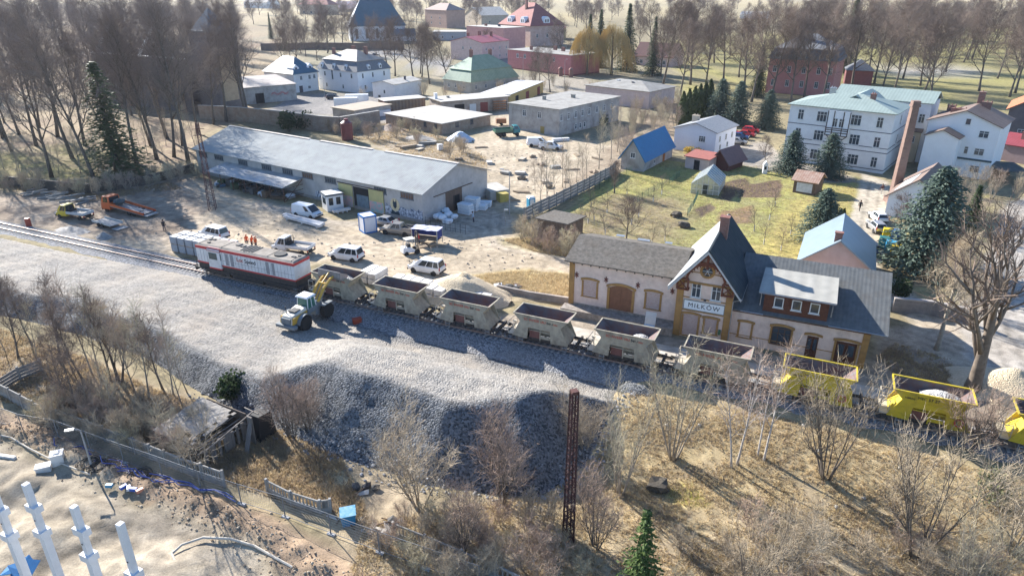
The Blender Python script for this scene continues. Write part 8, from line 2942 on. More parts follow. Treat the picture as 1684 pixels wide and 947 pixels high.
cg = thing('mesh_fence', 'low dark mesh fence in front of the white sacks', 'fence', (*P, 0), WA + R(3))
a.build('mesh_panel', M('dark_mesh', (.05, .05, .05), None, 3), cg)
# ---- heaps
SANDM = gravel_mat('pale_sand', (.50, .41, .28), (.64, .53, .37), 9, (.58, .48, .34))
def heap(name, label, px, py, rx, ry, h, mat, seed, sharp=1.0, rz=TA):
 g = GT(px, py)
 rr_ = np.random.default_rng(seed)
 a = MB()
 N1, N2 = 26, 26
 for j in range(N2 + 1):
  for i in range(N1 + 1):
   u, v = i / N1 * 2 - 1, j / N2 * 2 - 1
   d = math.hypot(u, v)
   nn = float(fbm(np.array([u * 3 + seed]), np.array([v * 3]), 1.0, seed)[0])
   z = h * max(0, 1 - d * (.85 + .5 * (nn - .3))) ** sharp * (.7 + .6 * nn)
   a.v.append((u * rx, v * ry, z - .12 + .08 * float(vnoise(np.array([u * 20.]), np.array([v * 20.]), 1.0, seed)[0])))
 for j in range(N2):
  for i in range(N1):
   p = j * (N1 + 1) + i
   a.f.append((p, p + 1, p + N1 + 2, p + N1 + 1))
   a.m.append(0)
 o = a.build(name, mat, None, g, rz, smooth=True)
 return tag(o, label, name.replace('_', ' '))
heap('sand_pile', 'pale yellow sand pile behind the third cream wagon', 762, 486, 6.0, 3.8, 3.3, SANDM, 3)
heap('sand_pile', 'pale sand heap beside the big old tree at the right edge', 1662, 640, 5.0, 3.6, 2.2, SANDM, 5)
heap('earth_pile', 'small brown earth heap at the foot of the wagon with the sand pile', 640, 497, 2.6, 1.2, .7, M('brown_earth', (.30, .22, .14), (.22, .16, .10), 2), 6)
heap('tarp_heap', 'white-blue covered heap in front of the ruined block', 757, 231, 3.2, 2.4, 2.3, M('tarp_pale_blue', (.52, .58, .64), (.42, .49, .56), .8, .5), 7, .7)
heap('rubble_pile', 'grey rubble pile between the trailer ramp and the railway', 118, 380, 3.0, 1.6, .8, M('rubble_grey', (.36, .34, .31), (.22, .2, .18), 2.5, bump=.8), 8)
heap('rubble_pile', 'small lone grey rubble pile nearest the track', 171, 390, 1.3, 1.0, .9, M('rubble_grey', (.36, .34, .31)), 9)
heap('rubble_pile', 'wide brick rubble pile between silo and ruined block', 640, 213, 4.5, 3.0, 1.4, M('rubble_brick', (.40, .29, .22), (.30, .25, .2), 1.5, bump=.8), 10)
heap('rubble_pile', 'low stony rubble pile behind the right part of the warehouse', 690, 228, 4.0, 2.5, 1.0, M('rubble_grey', (.36, .34, .31)), 11)
heap('gravel_cone', 'little pale gravel cone left on the ramp above the bank', 1050, 640, 1.7, 1.0, .5, GRAVEL, 12)
# old sleepers left of the yard
rr = random.Random(21)
for k in range(26):
 x, y = G(50 + k * 3.9 + rr.uniform(-4, 4), 318 + k * .55 + rr.uniform(-5, 5))
 a = MB()
 a.box(-1.2, 1.2, -.13, .13, 0, .2)
 a.box(-.9, -.6, -.14, .14, .201, .225)
 a.box(.6, .9, -.14, .14, .201, .225)
 o = a.build('old_sleeper', M('old_concrete_sleeper', (.34, .32, .29), (.22, .2, .18), 2), None, (x, y, rr.choice([0, .12, .25, .45])), R(rr.uniform(20, 75)))
 tag(o, 'old concrete sleeper in the loose pile below the wood', 'sleeper', 'pile of old sleepers')
# tyres and rubbish by the weedy wall
for k in range(7):
 x, y = G(826 + k * 4.5, 474 + (k % 3) * 1.5)
 a = MB()
 a.lathe([(.2, 0), (.36, .02), (.4, .1), (.36, .18), (.2, .2)], 14)
 o = a.build('old_tyre', TYRE, None, (x, y, .02 + .2 * (k % 2)), k)
 tag(o, 'old tyre in the rubbish heap at the end of the weedy wall', 'tyre', 'old tyres by the weedy wall')
for k in range(9):
 x, y = G(818 + k * 4.2, 471 + (k % 4) * 2)
 a = MB()
 a.slab([(-.5, -.3, 0), (.5, -.35, .12), (.55, .3, .28), (-.45, .35, .1)], .04)
 o = a.build('scrap_sheet', STUF[(1, 0, 3)[k % 3]], None, (x, y, .1), k * 1.1)
 tag(o, ('pale', 'dark', 'brown')[k % 3] + ' scrap sheet in the rubbish at the end of the weedy wall', 'scrap', 'scrap sheets, ' + ('pale', 'dark', 'brown')[k % 3])
# lumber behind the warehouse
for k, (px, py, a_, lb) in enumerate([(703, 238, 10, 'grey plank stack in the rubble behind the warehouse'), (716, 236, -25, 'pale beam stack next to the grey planks behind the warehouse'), (672, 244, 40, 'low brown plank stack behind the warehouse ridge'), (922, 232, 15, 'low white plank stack before the grey block')]):
 a = MB()
 for j in range(4):
  for i in range(3):
   a.box(-2, 2, -.45 + .3 * i, -.2 + .3 * i, .05 + j * .16, .19 + j * .16)
 tag(a.build('plank_stack', (ASH, ASHL, PALW, WHT)[k], None, (*G(px, py), 0), R(a_)), lb, 'plank stack')
rr = random.Random(61)
for k, (x, y) in enumerate(scatter([(640, 245), (720, 228), (800, 240), (830, 300), (800, 330), (790, 285), (860, 260), (980, 245), (990, 285), (880, 345), (830, 330)], 26, 2.6, rr, taken)):
 a = MB()
 if k % 3 == 0:
  for j in range(3):
   a.box(-1.1 + .1 * j, 1.0, -.55, .5 + .05 * j, .02 + .16 * j, .16 + .16 * j)
  nm, lb, ct, m_ = 'slab_stack', 'low stack of old slabs lying in the sandy back yard', 'slab stack', (ASHL, ASH, BEIGE)[k // 3 % 3]
  lb = ('pale', 'grey', 'tan')[k // 3 % 3] + ' ' + lb
 elif k % 3 == 1:
  for j in range(5):
   a.box(-1.5, 1.5 - .2 * j, -.4 + .17 * j, -.27 + .17 * j, .02, .2 + .05 * (j % 2))
  nm, lb, ct, m_ = 'timber_heap', 'untidy brown timber heap in the sandy back yard', 'timber', PALW
 else:
  a.blob((0, 0, .2), (.9, .7, .45), rr, 1, .3)
  a.blob((.7, .4, .1), (.6, .5, .3), rr, 1, .3)
  nm, lb, ct, m_ = 'dirt_heap', 'small dark dirt heap in the sandy back yard', 'dirt heap', M('dark_dirt', (.24, .18, .12), (.17, .13, .09), 3)
 tag(a.build(nm, m_, None, (x, y, 0), rr.uniform(0, 3)), lb, ct, 'back yard clutter: ' + lb[:24])
# ---- recycling containers
for k, (px, py, c, lb) in enumerate([(1458, 393, (.62, .48, .02), 'yellow recycling container, the square one nearest the parked cars'), (1471, 395, (.03, .13, .36), 'dark blue recycling container behind the square yellow one'), (1452, 407, (.03, .16, .15), 'dark green recycling container'), (1463, 414, (.05, .36, .60), 'bright blue recycling container'), (1472, 421, (.66, .48, .03), 'round-topped yellow recycling container'), (1483, 428, (.24, .10, .06), 'brown metal skip at the end of the recycling row')]):
 mm = M('bin_%d' % k, c, tuple(v * .85 for v in c), 2, .45)
 t = thing('recycling_bin' if k < 5 else 'skip', lb, 'recycling bin' if k < 5 else 'skip', (*G(px, py), 0), R(62))
 if k < 5:
  a = MB()
  a.ext_y([(-.8, .12), (.8, .12), (.85, 1.1), (.55, 1.55), (-.55, 1.55), (-.85, 1.1)], -.65, .65)
  a.build('container', mm, t, bevel=.06)
  a = MB()
  for x in (-.45, 0, .45):
   a.box(x - .05, x + .05, -.68, .68, .2, 1.1)
  a.build('rib', mm, t)
  for x in (-.6, .6):
   MB().box(x - .1, x + .1, -.5, .5, 0, .119).build('foot', PLAST, t)
 else:
  a = MB()
  P0 = [(-.7, -.6, 0), (.7, -.6, 0), (.7, .6, 0), (-.7, .6, 0)]
  P1 = [(-.95, -.75, 1.2), (.95, -.75, 1.2), (.95, .75, 1.2), (-.95, .75, 1.2)]
  a.v = P0 + P1
  a.f = [(0, 1, 5, 4), (1, 2, 6, 5), (2, 3, 7, 6), (3, 0, 4, 7), (3, 2, 1, 0)]
  a.m = [0] * 5
  o = a.build('tub', mm, t)
  sm = o.modifiers.new('thick', 'SOLIDIFY')
  sm.thickness = .05
# ---- red gate pillars, shrine, lamps, barrel
for k, (px, py) in enumerate([(922, 126), (939, 128)]):
 t = thing('gate_pillar', ('red brick gate pillar next to the red long house', 'red brick gate pillar next to the willow')[k], 'gate pillar', (*G(px, py), 0), 0)
 MB().box(-.75, .75, -.75, .75, -.2, 3.0).build('shaft', CHIM, t)
 MB().hull8([(-.95, -.95, 3.001), (.95, -.95, 3.001), (.95, .95, 3.001), (-.95, .95, 3.001)], [(-.2, -.2, 3.7), (.2, -.2, 3.7), (.2, .2, 3.7), (-.2, .2, 3.7)]).build('cap', M('pillar_cap', (.4, .22, .18), None, 2), t)
t = thing('wayside_shrine', 'small white wayside shrine in the front garden of the white villa', 'shrine', (*G(1257, 286), 0), R(-10))
MB().box(-.4, .4, -.35, .35, 0, 1.7).build('base', WHT, t)
MB().ext_y([(-.5, 1.701), (.5, 1.701), (0, 2.5)], -.4, .4).build('gable', WHT, t)
MB().box(-.2, .2, -.37, -.353, .9, 1.5).build('niche', DARK, t)
def lamp(px, py, top, label, arm=1.2, rz=0.0):
 g = GT(px, py)
 H = HT(px, py, top, g.z)
 t = thing('lamp_post', label, 'lamp post', g, rz)
 a = MB()
 a.tube((0, 0, -.3), (0, 0, H - .4), .09, .055, 7)
 a.path([(0, 0, H - .42), (.15 * arm, 0, H - .1), (arm, 0, H)], .04, 5)
 a.build('pole', M('lamp_pole_grey', (.36, .36, .35), (.26, .26, .26), 2, .6), t)
 MB().box(arm - .1, arm + .5, -.13, .13, H - .06, H + .06).build('lamp_head', ZINC, t)
lamp(838, 353, 279, 'thin lamp post between the warehouse gable and the sandy yard', 1.0, R(170))
lamp(535, 166, 130, 'lamp post in the courtyard of the white mansard house', .8, R(160))
lamp(928, 142, 98, 'grey pole at the gate by the red long house', .6, R(30))
lamp(860, 130, 95, 'lamp post on the lawn before the red long house', .8, R(200))
lamp(152, 771, 704, 'leaning site lamp post behind the blue pipes', .5, R(200))
lamp(829, 372, 345, 'short dark gate post at the corner of the yard fence', .1, 0)
t = thing('oil_drum', 'red steel drum standing alone by the railway', 'drum', (*G(48, 372), 0), 0)
MB().lathe([(.38, 0), (.4, .02), (.38, .05), (.38, .55), (.41, .6), (.38, .65), (.38, 1.2), (.4, 1.23), (.36, 1.25)], 16).build('drum', M('drum_red', (.40, .07, .04), (.3, .06, .04), 2, .5), t)
# ---- garden odds
NET = M('green_netting', (.035, .10, .075), (.05, .12, .09), 1.5, .9)
for pts, lb in (([(978, 316), (1008, 296), (1040, 283)], 'dark green netting fence in the corner of the orchard'), ([(1040, 340), (1056, 328), (1075, 316), (1100, 304), (1118, 290)], 'green wire garden fence between orchard and lawn'), ([(1130, 356), (1140, 340), (1148, 322)], 'pale green mesh fence by the vegetable beds')):
 P = [Vector((*G(*p), 0)) for p in pts]
 t = thing('garden_fence', lb, 'fence', P[0])
 a, b = MB(), MB()
 for p, q in zip(P[:-1], P[1:]):
  n = max(1, int((q - p).length / 2.2))
  for k in range(n):
   s0, s1 = p.lerp(q, k / n) - P[0], p.lerp(q, (k + 1) / n) - P[0]
   a.tube(s0, s0 + Vector((0, 0, 1.35)), .035, .035, 5)
   for j in range(9):
    z = .08 + j * .14
    b.tube(s0 + Vector((0, 0, z)), s1 + Vector((0, 0, z)), .011, .011, 3)
   for j in range(1, 12):
    m_ = s0.lerp(s1, j / 12)
    b.tube(m_ + Vector((0, 0, .05)), m_ + Vector((0, 0, 1.25)), .009, .009, 3)
 a.build('fence_post', M('green_post', (.05, .11, .07), None, 3), t)
 b.build('netting', NET, t)
for px, py, rx, lb in ((1112, 357, .9, 'dark heap of pruned twigs in the orchard'), (1125, 373, 1.0, 'grey-green compost heap behind the freight shed'), (1082, 802, .9, 'dark tree stump on the grassy slope')):
 g_ = GT(px, py)
 a = MB()
 a.blob((0, 0, .3), (rx, rx * .8, .55), random.Random(px), 2, .3)
 tag(a.build('compost_heap' if px > 1100 else 'tree_stump', M('dark_compost', (.08, .065, .05), (.13, .11, .08), 3), None, g_, 0), lb, 'heap' if px > 1100 else 'stump')
# ---- ruined shed in the thicket
p_, rz_, rw_ = (lambda P, Q: (P, math.atan2((Q - P).y, (Q - P).x), (Q - P).xy.length))(GT(270, 738), GT(346, 774))
RSH = thing('ruined_shed', 'collapsing wooden shed with torn grey felt roof behind the latticed fence', 'shed', p_, rz_)
RSH.scale = (.88, .88, .9)
RB = M('ruin_boards', (.10, .075, .06), (.17, .135, .105), 1.6, .9, pat='corr', ps=(1.5, 0, 0), patk=.5)
RBG = M('ruin_boards_grey', (.24, .215, .19), (.16, .14, .125), 1.6, .9, pat='corr', ps=(1.5, 0, 0), patk=.5)
rr = random.Random(8)
a = MB()
x = 0
while x < rw_ - .4:
 if rr.random() > .12:
  h_ = 2.1 - .25 * x / rw_ + rr.uniform(-.12, .08)
  a.box(x, x + .26, -.04, .03, -.2, h_)
 x += .28
a.build('front_boards', RB, RSH)
a = MB()
x = 0
while x < 5.2:
 if rr.random() > .35:
  a.box(rw_ - .05, rw_ + .03, x, x + .27, -.2, 1.7 + .1 * x + rr.uniform(-.3, .1))
 x += .29
a.build('side_boards', RBG, RSH)
MB().box(.1, rw_ - .1, 5.1, 5.2, -.2, 2.6).build('back_boards', RB, RSH)
MB().box(-.05, .05, .05, 5.1, -.2, 2.2).build('side_boards', RB, RSH)
a = MB()
FELT = M('torn_felt', (.36, .33, .29), (.22, .20, .18), .8, .95, bump=.5, dirt=.5)
nx_, ny_ = 14, 12
i0 = 0
for j in range(ny_ + 1):
 for i in range(nx_ + 1):
  u, v = i / nx_, j / ny_
  a.v.append((-.4 + u * (rw_ * .86), -.4 + v * 5.4, 2.25 + v * .4 - .2 * u + rr.uniform(-.05, .05) - .35 * max(0, u - .6) * (1 - v)))
for j in range(ny_):
 for i in range(nx_):
  if i > 11 and rr.random() < .5 or (i > 8 and j < 3 and rr.random() < .6):
   continue
  q = j * (nx_ + 1) + i
  a.f.append((q, q + 1, q + nx_ + 2, q + nx_ + 1))
  a.m.append(0)
o = a.build('roof', FELT, RSH)
o.modifiers.new('thick', 'SOLIDIFY').thickness = .05
a = MB()
for k in range(8):
 x = rw_ * .45 + k * rw_ * .075
 a.tube((x, -.3, 1.75 - .03 * k), (x + rr.uniform(-.2, .2), 5.0, 2.5 - .12 * k), .06, .06, 4)
a.tube((rw_, .2, 1.5), (rw_ + .6, 5.5, 2.9), .07, .07, 4)
a.tube((rw_ - 1, 5.8, 2.6), (rw_ + 1.4, 5.4, 2.9), .07, .07, 4)
a.build('rafter', RBG, RSH)
a = MB()
a.box(rw_ + .7, rw_ + 1.3, 4.6, 4.75, -.2, 2.9)
a.slab([(rw_ + 1.3, 3.2, -.1), (rw_ + 1.9, 3.2, -.1), (rw_ + 1.3, 4.6, 2.3), (rw_ + .8, 4.6, 2.3)], .06)
a.build('leaning_boards', RBG, RSH)
MB().hull8([(rw_ - .6, 5.2, -.2), (rw_ + 1.6, 5.0, -.2), (rw_ + 1.6, 7, -.2), (rw_ - .6, 7, -.2)], [(rw_ - .4, 5.4, 2.2), (rw_ + 1.3, 5.4, 2.5), (rw_ + 1.3, 6.8, 2.4), (rw_ - .4, 6.8, 2.2)]).build('dark_interior', DARK, RSH)
# ---- building site corner
PREC = M('precast_white', (.72, .72, .73), (.62, .62, .63), 1.2, .7)
for k, (px, py, lb) in enumerate([(42, 795, 'white precast column with two corbels, second from the picture corner'), (121, 832, 'white precast column with corbels between its two neighbours'), (197, 860, 'plain-topped white precast column farthest right'), (-14, 800, 'white precast column at the very edge with blue sheets at its foot')]):
 Hc = 9.6
 x, y = G(px, py, -1.6 + Hc)
 t = thing('precast_column', lb, 'column', (x, y, -1.6), R(-24))
 a = MB()
 a.box(-.165, .165, -.165, .165, -.3, Hc)
 a.box(-.205, .205, -.205, .205, -.3, Hc - 3.3)
 a.build('shaft', PREC, t, bevel=.02)
 if k != 2:
  MB().box(-.42, .42, -.24, .24, Hc - 1.9, Hc - 1.45).build('corbel', PREC, t)
 MB().box(-.44, .3, -.3, .3, Hc - 3.7, Hc - 3.25).build('corbel', PREC, t)
 MB().box(-.04, .04, -.204, -.19, Hc - 2.5, Hc - 2.42).build('bolt_hole', DARK, t)
rr = random.Random(31)
BLP = M('blue_pipe', (.02, .05, .27), (.03, .06, .22), 2, .4)
pts = [GT(px, py) for px, py in ((88, 730), (130, 744), (165, 762), (205, 776), (250, 792), (300, 800), (350, 818), (405, 838))]
for k in range(6):
 q = []
 for p0_, p1_ in zip(pts[(0, 1, 0, 3, 4, 2)[k]:], pts[(0, 1, 0, 3, 4, 2)[k] + 1:(5, 6, 3, 8, 8, 7)[k]]):
  for f_ in (0, .33, .66):
   v_ = p0_.lerp(p1_, f_) + Vector((rr.uniform(-.3, .3), rr.uniform(-.5, .5), .25 + .06 * k + rr.uniform(-.06, .12)))
   q.append(v_)
 a = MB()
 a.path(q, .04, 6)
 tag(a.build('blue_pipe', BLP, None), 'long blue plastic pipe lying along the site fence', 'pipe', 'blue pipes along the site fence')
for k, (px, py, lb) in enumerate([(148, 768, 'black cable coil beside the leaning site lamp'), (165, 772, 'second black cable coil behind the first'), (232, 787, 'black pipe coil among the blue pipes')]):
 g_ = GT(px, py)
 a = MB()
 for j in range(5):
  r_ = .55 + .08 * j
  a.path([(r_ * math.cos(q * .524), r_ * math.sin(q * .524), .35 + .05 * ((j * 3 + q) % 4)) for q in range(13)], .03, 5)
 tag(a.build('cable_coil', TYRE, None, g_, k), lb, 'cable coil')
# mesh site fence
fpts = [GT(px, py) for px, py in ((-20, 690), (40, 712), (98, 722), (150, 742), (205, 762), (268, 784), (332, 808), (398, 830), (470, 852), (545, 880), (625, 910), (700, 936), (790, 968))]
MESHM = M('galvanised_mesh', (.24, .245, .25), (.18, .185, .19), 3, .7, metal=.2)
for k, (p, q) in enumerate(zip(fpts[:-1], fpts[1:])):
 d = q - p
 L_ = d.xy.length - .06
 t = thing('site_fence', 'galvanised mesh section of the site fence along the thicket', 'site fence', p + Vector((0, 0, .15)), math.atan2(d.y, d.x), 'mesh sections of the site fence')
 a = MB()
 hF = 1.75
 a.path([(0, 0, 0), (0, 0, hF)], .028, 5)
 a.path([(L_, 0, 0), (L_, 0, hF)], .028, 5)
 a.path([(0, 0, hF), (L_, 0, hF)], .024, 5)
 a.path([(0, 0, .1), (L_, 0, .1)], .025, 5)
 a.build('frame', MESHM, t)
 a = MB()
 n = int(L_ / .16)
 for j in range(1, n):
  a.tube((L_ * j / n, 0, .1), (L_ * j / n, 0, hF), .006, .006, 3, False)
 for j in range(1, 7):
  a.tube((0, 0, .1 + j * .24), (L_, 0, .1 + j * .24), .006, .006, 3, False)
 a.build('mesh', MESHM, t)
 MB().box(-.3, .3, -.12, .12, -.15, .02).build('foot', M('fence_foot', (.5, .5, .5), None, 3), t)
hs = [GT(px, py) + Vector((0, 0, .25)) for px, py in ((300, 950), (284, 915), (300, 900), (335, 888), (380, 890), (420, 902), (455, 922), (482, 937))]
a = MB()
a.path(hs, .09, 7)
tag(a.build('site_hose', M('pale_hose', (.55, .50, .42), (.45, .40, .33), 2), None), 'pale thick hose curving over the building sand', 'hose')
hs = [GT(px, py) + Vector((0, 0, .3)) for px, py in ((-10, 718), (20, 724), (50, 742), (90, 762), (150, 785))]
a = MB()
a.path(hs, .06, 6)
tag(a.build('site_hose', M('pale_hose', (.55, .50, .42)), None), 'thinner pale pipe lying above the building sand near the white cube', 'hose')
a = MB()
a.box(-.9, .9, -.14, .14, 0, .22)
a.box(-.85, -.6, -.16, .16, .221, .25)
tag(a.build('concrete_post', BLK, None, GT(10, 752), R(-12)), 'short white concrete post lying at the left picture edge', 'post')
for k, (px, py) in enumerate([(25, 942), (38, 938), (50, 943), (34, 945)]):
 a = MB()
 a.slab([(-.7, -.4, .2), (.7, -.35, .45), (.6, .4, .7), (-.6, .35, .3)], .05)
 tag(a.build('blue_sheet', M('bright_blue_sheet', (.02, .16, .36), (.02, .12, .28), 2, .4), None, GT(px, py), k * .8), 'bright blue formwork sheet at the foot of the corner column', 'sheet', 'blue sheets at the corner column')
for k, (px, py, c) in enumerate([(182, 806, (.05, .25, .40)), (205, 808, (.03, .10, .40)), (214, 810, (.7, .7, .72)), (222, 812, (.03, .10, .40)), (232, 814, (.6, .25, .15))]):
 a = MB()
 a.ext_x([(-.16, 0), (.16, 0), (.12, .22), (-.12, .22)], -.25, .25)
 tag(a.build('plastic_can', M('can_%d' % k, c, None, 2, .5), None, GT(px, py) + Vector((0, 0, .35)), k), ('turquoise can lying alone on the sand', 'blue can at the near end of the small row', 'white can in the small row on the sand', 'blue can beside the orange one on the sand', 'orange can at the end of the small row')[k], 'can')
# ---- rubbish round the blue crate
t = thing('blue_bin', 'bright blue plastic bin with white lid dumped in the rubbish', 'bin', GT(574, 860), R(15))
MB().hull8([(-.42, -.38, 0), (.42, -.38, 0), (.42, .38, 0), (-.42, .38, 0)], [(-.52, -.45, 1.0), (.52, -.45, 1.0), (.52, .45, 1.0), (-.52, .45, 1.0)]).build('tub', M('bin_blue', (.02, .20, .40), (.02, .16, .33), 2, .4), t)
MB().slab([(-.55, -.5, 1.02), (.55, -.5, 1.05), (.55, .48, 1.15), (-.55, .48, 1.12)], .05).build('lid', M('bin_lid', (.06, .26, .42), (.25, .42, .52), 3), t)
rr = random.Random(44)
for k in range(22):
 px, py = rr.choice([(590, 812), (612, 800), (560, 850), (605, 868), (635, 872), (640, 862)])
 g_ = GT(px + rr.uniform(-14, 14), py + rr.uniform(-10, 10))
 a = MB()
 c = k % 3
 if c == 0:
  a.slab([(-.5, -.15, .05), (.5, -.2, .15), (.5, .15, .3), (-.5, .2, .1)], .04)
  nm, lb, ct = 'broken_board', 'broken pale board in the dumped rubbish', 'board'
  m_ = ASHL
 elif c == 1:
  a.blob((0, 0, .2), (.4, .3, .3), rr, 1, .3)
  nm, lb, ct = 'rubbish_bag', 'dark rubbish bag in the dumped heap', 'rubbish bag'
  m_ = STUF[0]
 else:
  a.tube((-.9, 0, .1), (.9, .1, .35), .05, .05, 5)
  nm, lb, ct = 'old_pole', 'rotten wooden pole in the dumped rubbish', 'pole'
  m_ = STUF[3]
 tag(a.build(nm, m_, None, g_, rr.uniform(0, 3)), lb, ct, 'dumped rubbish: ' + ct)
# cut stones along the foreground bank
for k in range(10):
 px, py = [(1096, 700), (1320, 700), (1345, 742), (1420, 820), (1375, 835), (808, 808), (780, 815), (1250, 880), (1150, 700), (1480, 770)][k]
 a = MB()
 a.blob((0, 0, .08), (.2, .16, .13), random.Random(k), 1, .3)
 tag(a.build('pale_stone', M('pale_stone', (.34, .31, .26), (.26, .24, .2), 2), None, GT(px, py), k), 'pale stone lying in the dry foreground grass', 'stone', 'stones in the grass')
# loose clods on the earth bank and stray stones round the gravel edge
def litter(name, label, pts, n, spread, r, mats, seed, zf):
 import bmesh
 rr = np.random.default_rng(seed)
 P = np.array([tuple(GT(*p))[:2] for p in pts])
 seg = rr.integers(0, len(P) - 1, n)
 u = rr.random(n)[:, None]
 c = P[seg] * (1 - u) + P[seg + 1] * u + rr.normal(0, spread, (n, 2))
 z = zf(c[None, :, 0], c[None, :, 1])[0]
 bm = bmesh.new()
 bmesh.ops.create_icosphere(bm, subdivisions=1, radius=1.0)
 bv = np.array([v.co[:] for v in bm.verts])
 bf = [tuple(v.index for v in f.verts) for f in bm.faces]
 bm.free()
 a = MB()
 for k in range(n):
  s_ = r * (.35 + rr.random() ** 3 * 1.6)
  q = bv * s_ * rr.uniform(.65, 1.2, (len(bv), 1)) * np.array([1, rr.uniform(.7, 1.1), .75]) + np.array([c[k, 0], c[k, 1], z[k] + s_ * .25])
  i0 = len(a.v)
  a.v += [tuple(w) for w in q]
  a.f += [tuple(i0 + w for w in f) for f in bf]
  a.m += [int(k % len(mats))] * len(bf)
 o = a.build(name, list(mats), None)
 tag(o, label, name.replace('_', ' '), None, 'stuff')
litter('earth_clods', 'brown clods and stones strewn along the dug earth bank of the building site', [(0, 700), (60, 722), (130, 748), (200, 785), (300, 832), (420, 880), (520, 950), (560, 1000)], 2600, .85, .062, [M('earth_clod', (.42, .30, .195), (.31, .22, .145), 3, .95), M('clod_pale', (.50, .41, .30), (.4, .33, .24), 3, .95)], 3, ground_z)
litter('stray_stones', 'stray grey stones spilled round the foot of the gravel bank', [(330, 650), (430, 697), (540, 748), (700, 803), (890, 822), (968, 768), (1003, 692), (1045, 636)], 1700, .55, .09, [M('spilled_stone', (.36, .36, .36), (.24, .245, .25), 4, .9)], 4, lambda X, Y: np.maximum(ground_z(X, Y), np.where(inpoly(X, Y, GPOLY), gravel_z(X, Y), -9)))
litter('dropped_stones', 'dropped stones and crumbs along the work side of the train', [(340, 470), (500, 492), (650, 524), (800, 560), (1000, 604)], 500, .9, .1, [M('spilled_stone', (.36, .36, .36))], 5, gravel_z)
litter('stray_rubble', 'small stones and lumps scattered over the yard', [(300, 395), (420, 380), (560, 395), (700, 420), (830, 430), (780, 380), (700, 250), (850, 260), (900, 300)], 900, 4.0, .10, [M('yard_stone', (.42, .37, .30), (.30, .26, .21), 3, .95)], 6, ground_z)
# ================================================================ PEOPLE
def person_mesh(walk=False, bend=0.0):
 V, E, RAD = [], [], []
 def j(p, r, par=None):
  V.append(p)
  RAD.append(r)
  if par is not None:
   E.append((par, len(V) - 1))
  return len(V) - 1
 s = .22 if walk else .03
 pel = j((0, 0, .95), .155)
 ab = j((0, bend * .3, 1.12), .145, pel)
 ch = j((0, bend * .6, 1.32), .165, ab)
 nk = j((0, bend * .8, 1.49), .065, ch)
 hd = j((0, .02 + bend, 1.60), .105, nk)
 j((0, .01 + bend, 1.72), .085, hd)
 j((0, .11 + bend, 1.61), .022, hd)          # nose
 for sx in (-1, 1):
  j((sx * .105, .0 + bend, 1.62), .02, hd)  # ear
  f = sx * s
  hp = j((sx * .10, 0, .88), .10, pel)
  kn = j((sx * .11, f * .55 + .03, .49), .068, hp)
  an = j((sx * .11, f - .02, .09), .048, kn)
  j((sx * .12, f + .15, .04), .042, an)
  sh = j((sx * .19, bend * .6, 1.40), .075, ch)
  el = j((sx * .26, bend * .6 - f * .5 + .0, 1.12), .052, sh)
  wr = j((sx * .25, bend + .12 - f * .6, .90), .038, el)
  pm = j((sx * .25, bend + .15 - f * .6, .83), .038, wr)
  for k in range(4):
   fg = j((sx * .25 + (k - 1.5) * .018, bend + .17 - f * .6, .775 - .006 * (k in (1, 2))), .010, pm)
   j((sx * .25 + (k - 1.5) * .016, bend + .19 - f * .6, .735 - .008 * (k in (1, 2))), .008, fg)
  tb = j((sx * .25 - sx * .035, bend + .18 - f * .6, .81), .011, pm)
  j((sx * .25 - sx * .045, bend + .20 - f * .6, .775), .009, tb)
 me = bpy.data.meshes.new('person')
 me.from_pydata(V, E, [])
 o = bpy.data.objects.new('person_tmp', me)
 COL.objects.link(o)
 o.modifiers.new('skin', 'SKIN')
 for i, r in enumerate(RAD):
  me.skin_vertices[0].data[i].radius = (r, r)
 me.skin_vertices[0].data[0].use_root = True
 sb = o.modifiers.new('sub', 'SUBSURF')
 sb.levels = sb.render_levels = 1
 dg = bpy.context.evaluated_depsgraph_get()
 r = bpy.data.meshes.new_from_object(o.evaluated_get(dg))
 bpy.data.objects.remove(o)
 idx = []
 for p in r.polygons:
  c = p.center
  z = c.z
  if z > 1.50:
   k = 2
  elif abs(c.x) > .17 and z < .88:
   k = 2
  elif z < .12:
   k = 3
  elif z < .93 and abs(c.x) < .19:
   k = 1
  else:
   k = 0
  idx.append(k)
 r.materials.clear()
 for q in range(4):
  r.materials.append(None)
 r.polygons.foreach_set('material_index', idx)
 r.polygons.foreach_set('use_smooth', [True] * len(idx))
 return r
PM = [person_mesh(False), person_mesh(True), person_mesh(False, .16)]
SKIN = M('skin', (.45, .27, .20), (.40, .24, .17), 5, .6)
SHOE = M('shoes_dark', (.03, .03, .03), None, 3)
HAIR = M('hair_dark', (.05, .035, .025), None, 5)
VEST = M('orange_vest', (.75, .16, .05), (.65, .13, .04), 3)
NAVY = M('navy_trousers', (.025, .03, .06), None, 3)
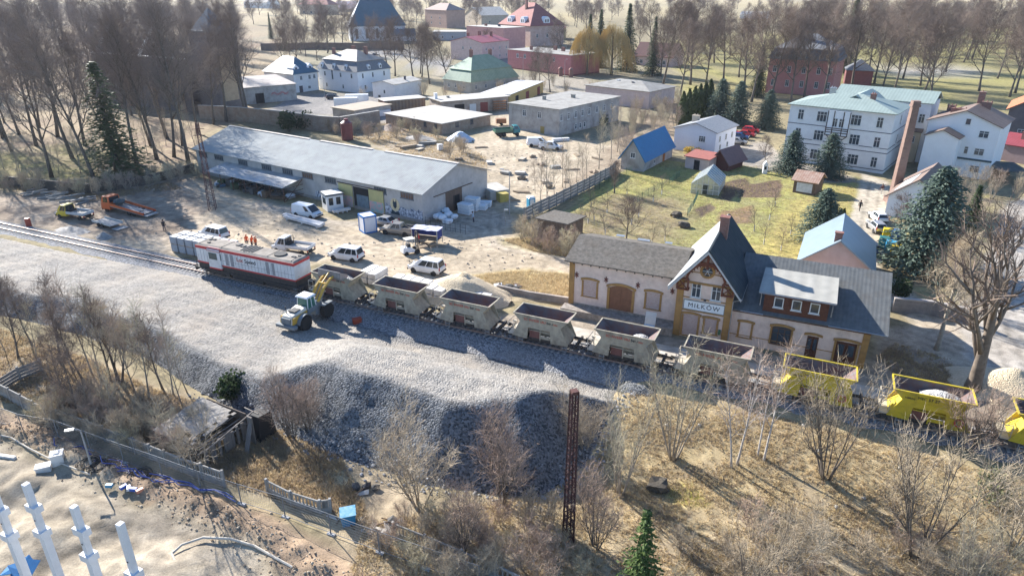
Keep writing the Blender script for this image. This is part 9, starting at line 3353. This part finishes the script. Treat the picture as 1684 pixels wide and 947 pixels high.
def person(k, label, loc, head, top, trous, hat=None):
 t = thing('person', label, 'person', loc, R(head - 90))
 me = PM[k].copy()
 for q, m in enumerate((top, trous, SKIN, SHOE)):
  me.materials[q] = m
 b = put(bpy.data.objects.new('body', me), t)
 a = MB()
 be = .16 if k == 2 else 0
 if hat:
  a.lathe([(.135, 1.66), (.13, 1.72), (.10, 1.79), (.03, 1.82)], 12, (0, .005 + be, 0))
  a.build('helmet', hat, t)
 else:
  a.lathe([(.118, 1.63), (.122, 1.70), (.09, 1.79), (.03, 1.81)], 12, (0, -.012 + be, 0))
  a.build('hair', HAIR, t)
 return t
HELM = M('helmet_orange', (.72, .22, .08), None, 3, .4)
person(0, 'worker in orange vest and dark trousers, leftmost of the group behind the locomotive', gp(407, 405.5), -60, VEST, NAVY, HELM)
person(2, 'worker in orange vest standing in the middle of the group behind the locomotive', gp(415, 407), -20, VEST, NAVY, HELM)
person(0, 'worker in orange jacket with arms down, rightmost of the group behind the locomotive', gp(422, 409), 160, VEST, M('grey_trousers', (.10, .10, .11), None, 3), HELM)
person(0, 'person in black standing at the end of the recovery truck bed', gp(271, 380), 100, M('black_jacket', (.025, .025, .028), None, 3), NAVY)
person(2, 'person in pale blue top handling white panels at the warehouse gable', gp(779, 366), 200, M('pale_blue_top', (.45, .55, .65), None, 3), NAVY)
person(2, 'worker in red jacket standing behind the forklift mast', gp(690, 402), 200, M('red_jacket', (.55, .06, .05), None, 3), NAVY)
person(1, 'pedestrian in black walking down the path towards the parked cars', gp(1413, 347), -85, M('black_jacket', (.025, .025, .028)), M('black_trousers', (.02, .02, .022), None, 3))
person(1, 'pedestrian in dark top and pale trousers walking past the low white outbuilding', gp(1449, 319), 95, M('dark_red_top', (.08, .03, .03), None, 3), M('pale_trousers', (.5, .48, .44), None, 3))
# ================================================================ AIR
hz = MB()
hz.box(-1500, 1500, -80, 2600, -30, 62)
m_, nt_, b_, N_n, L_n = _nm('thin_haze')
N_n.remove(b_)
pv = N_n.new('ShaderNodeVolumePrincipled')
pv.inputs['Color'].default_value = (.84, .88, 1.0, 1)
pv.inputs['Density'].default_value = .00008
pv.inputs['Anisotropy'].default_value = .2
L_n.new(pv.outputs[0], N_n['Material Output'].inputs['Volume'])
haze = hz.build('haze', m_)
haze['kind'] = 'stuff'
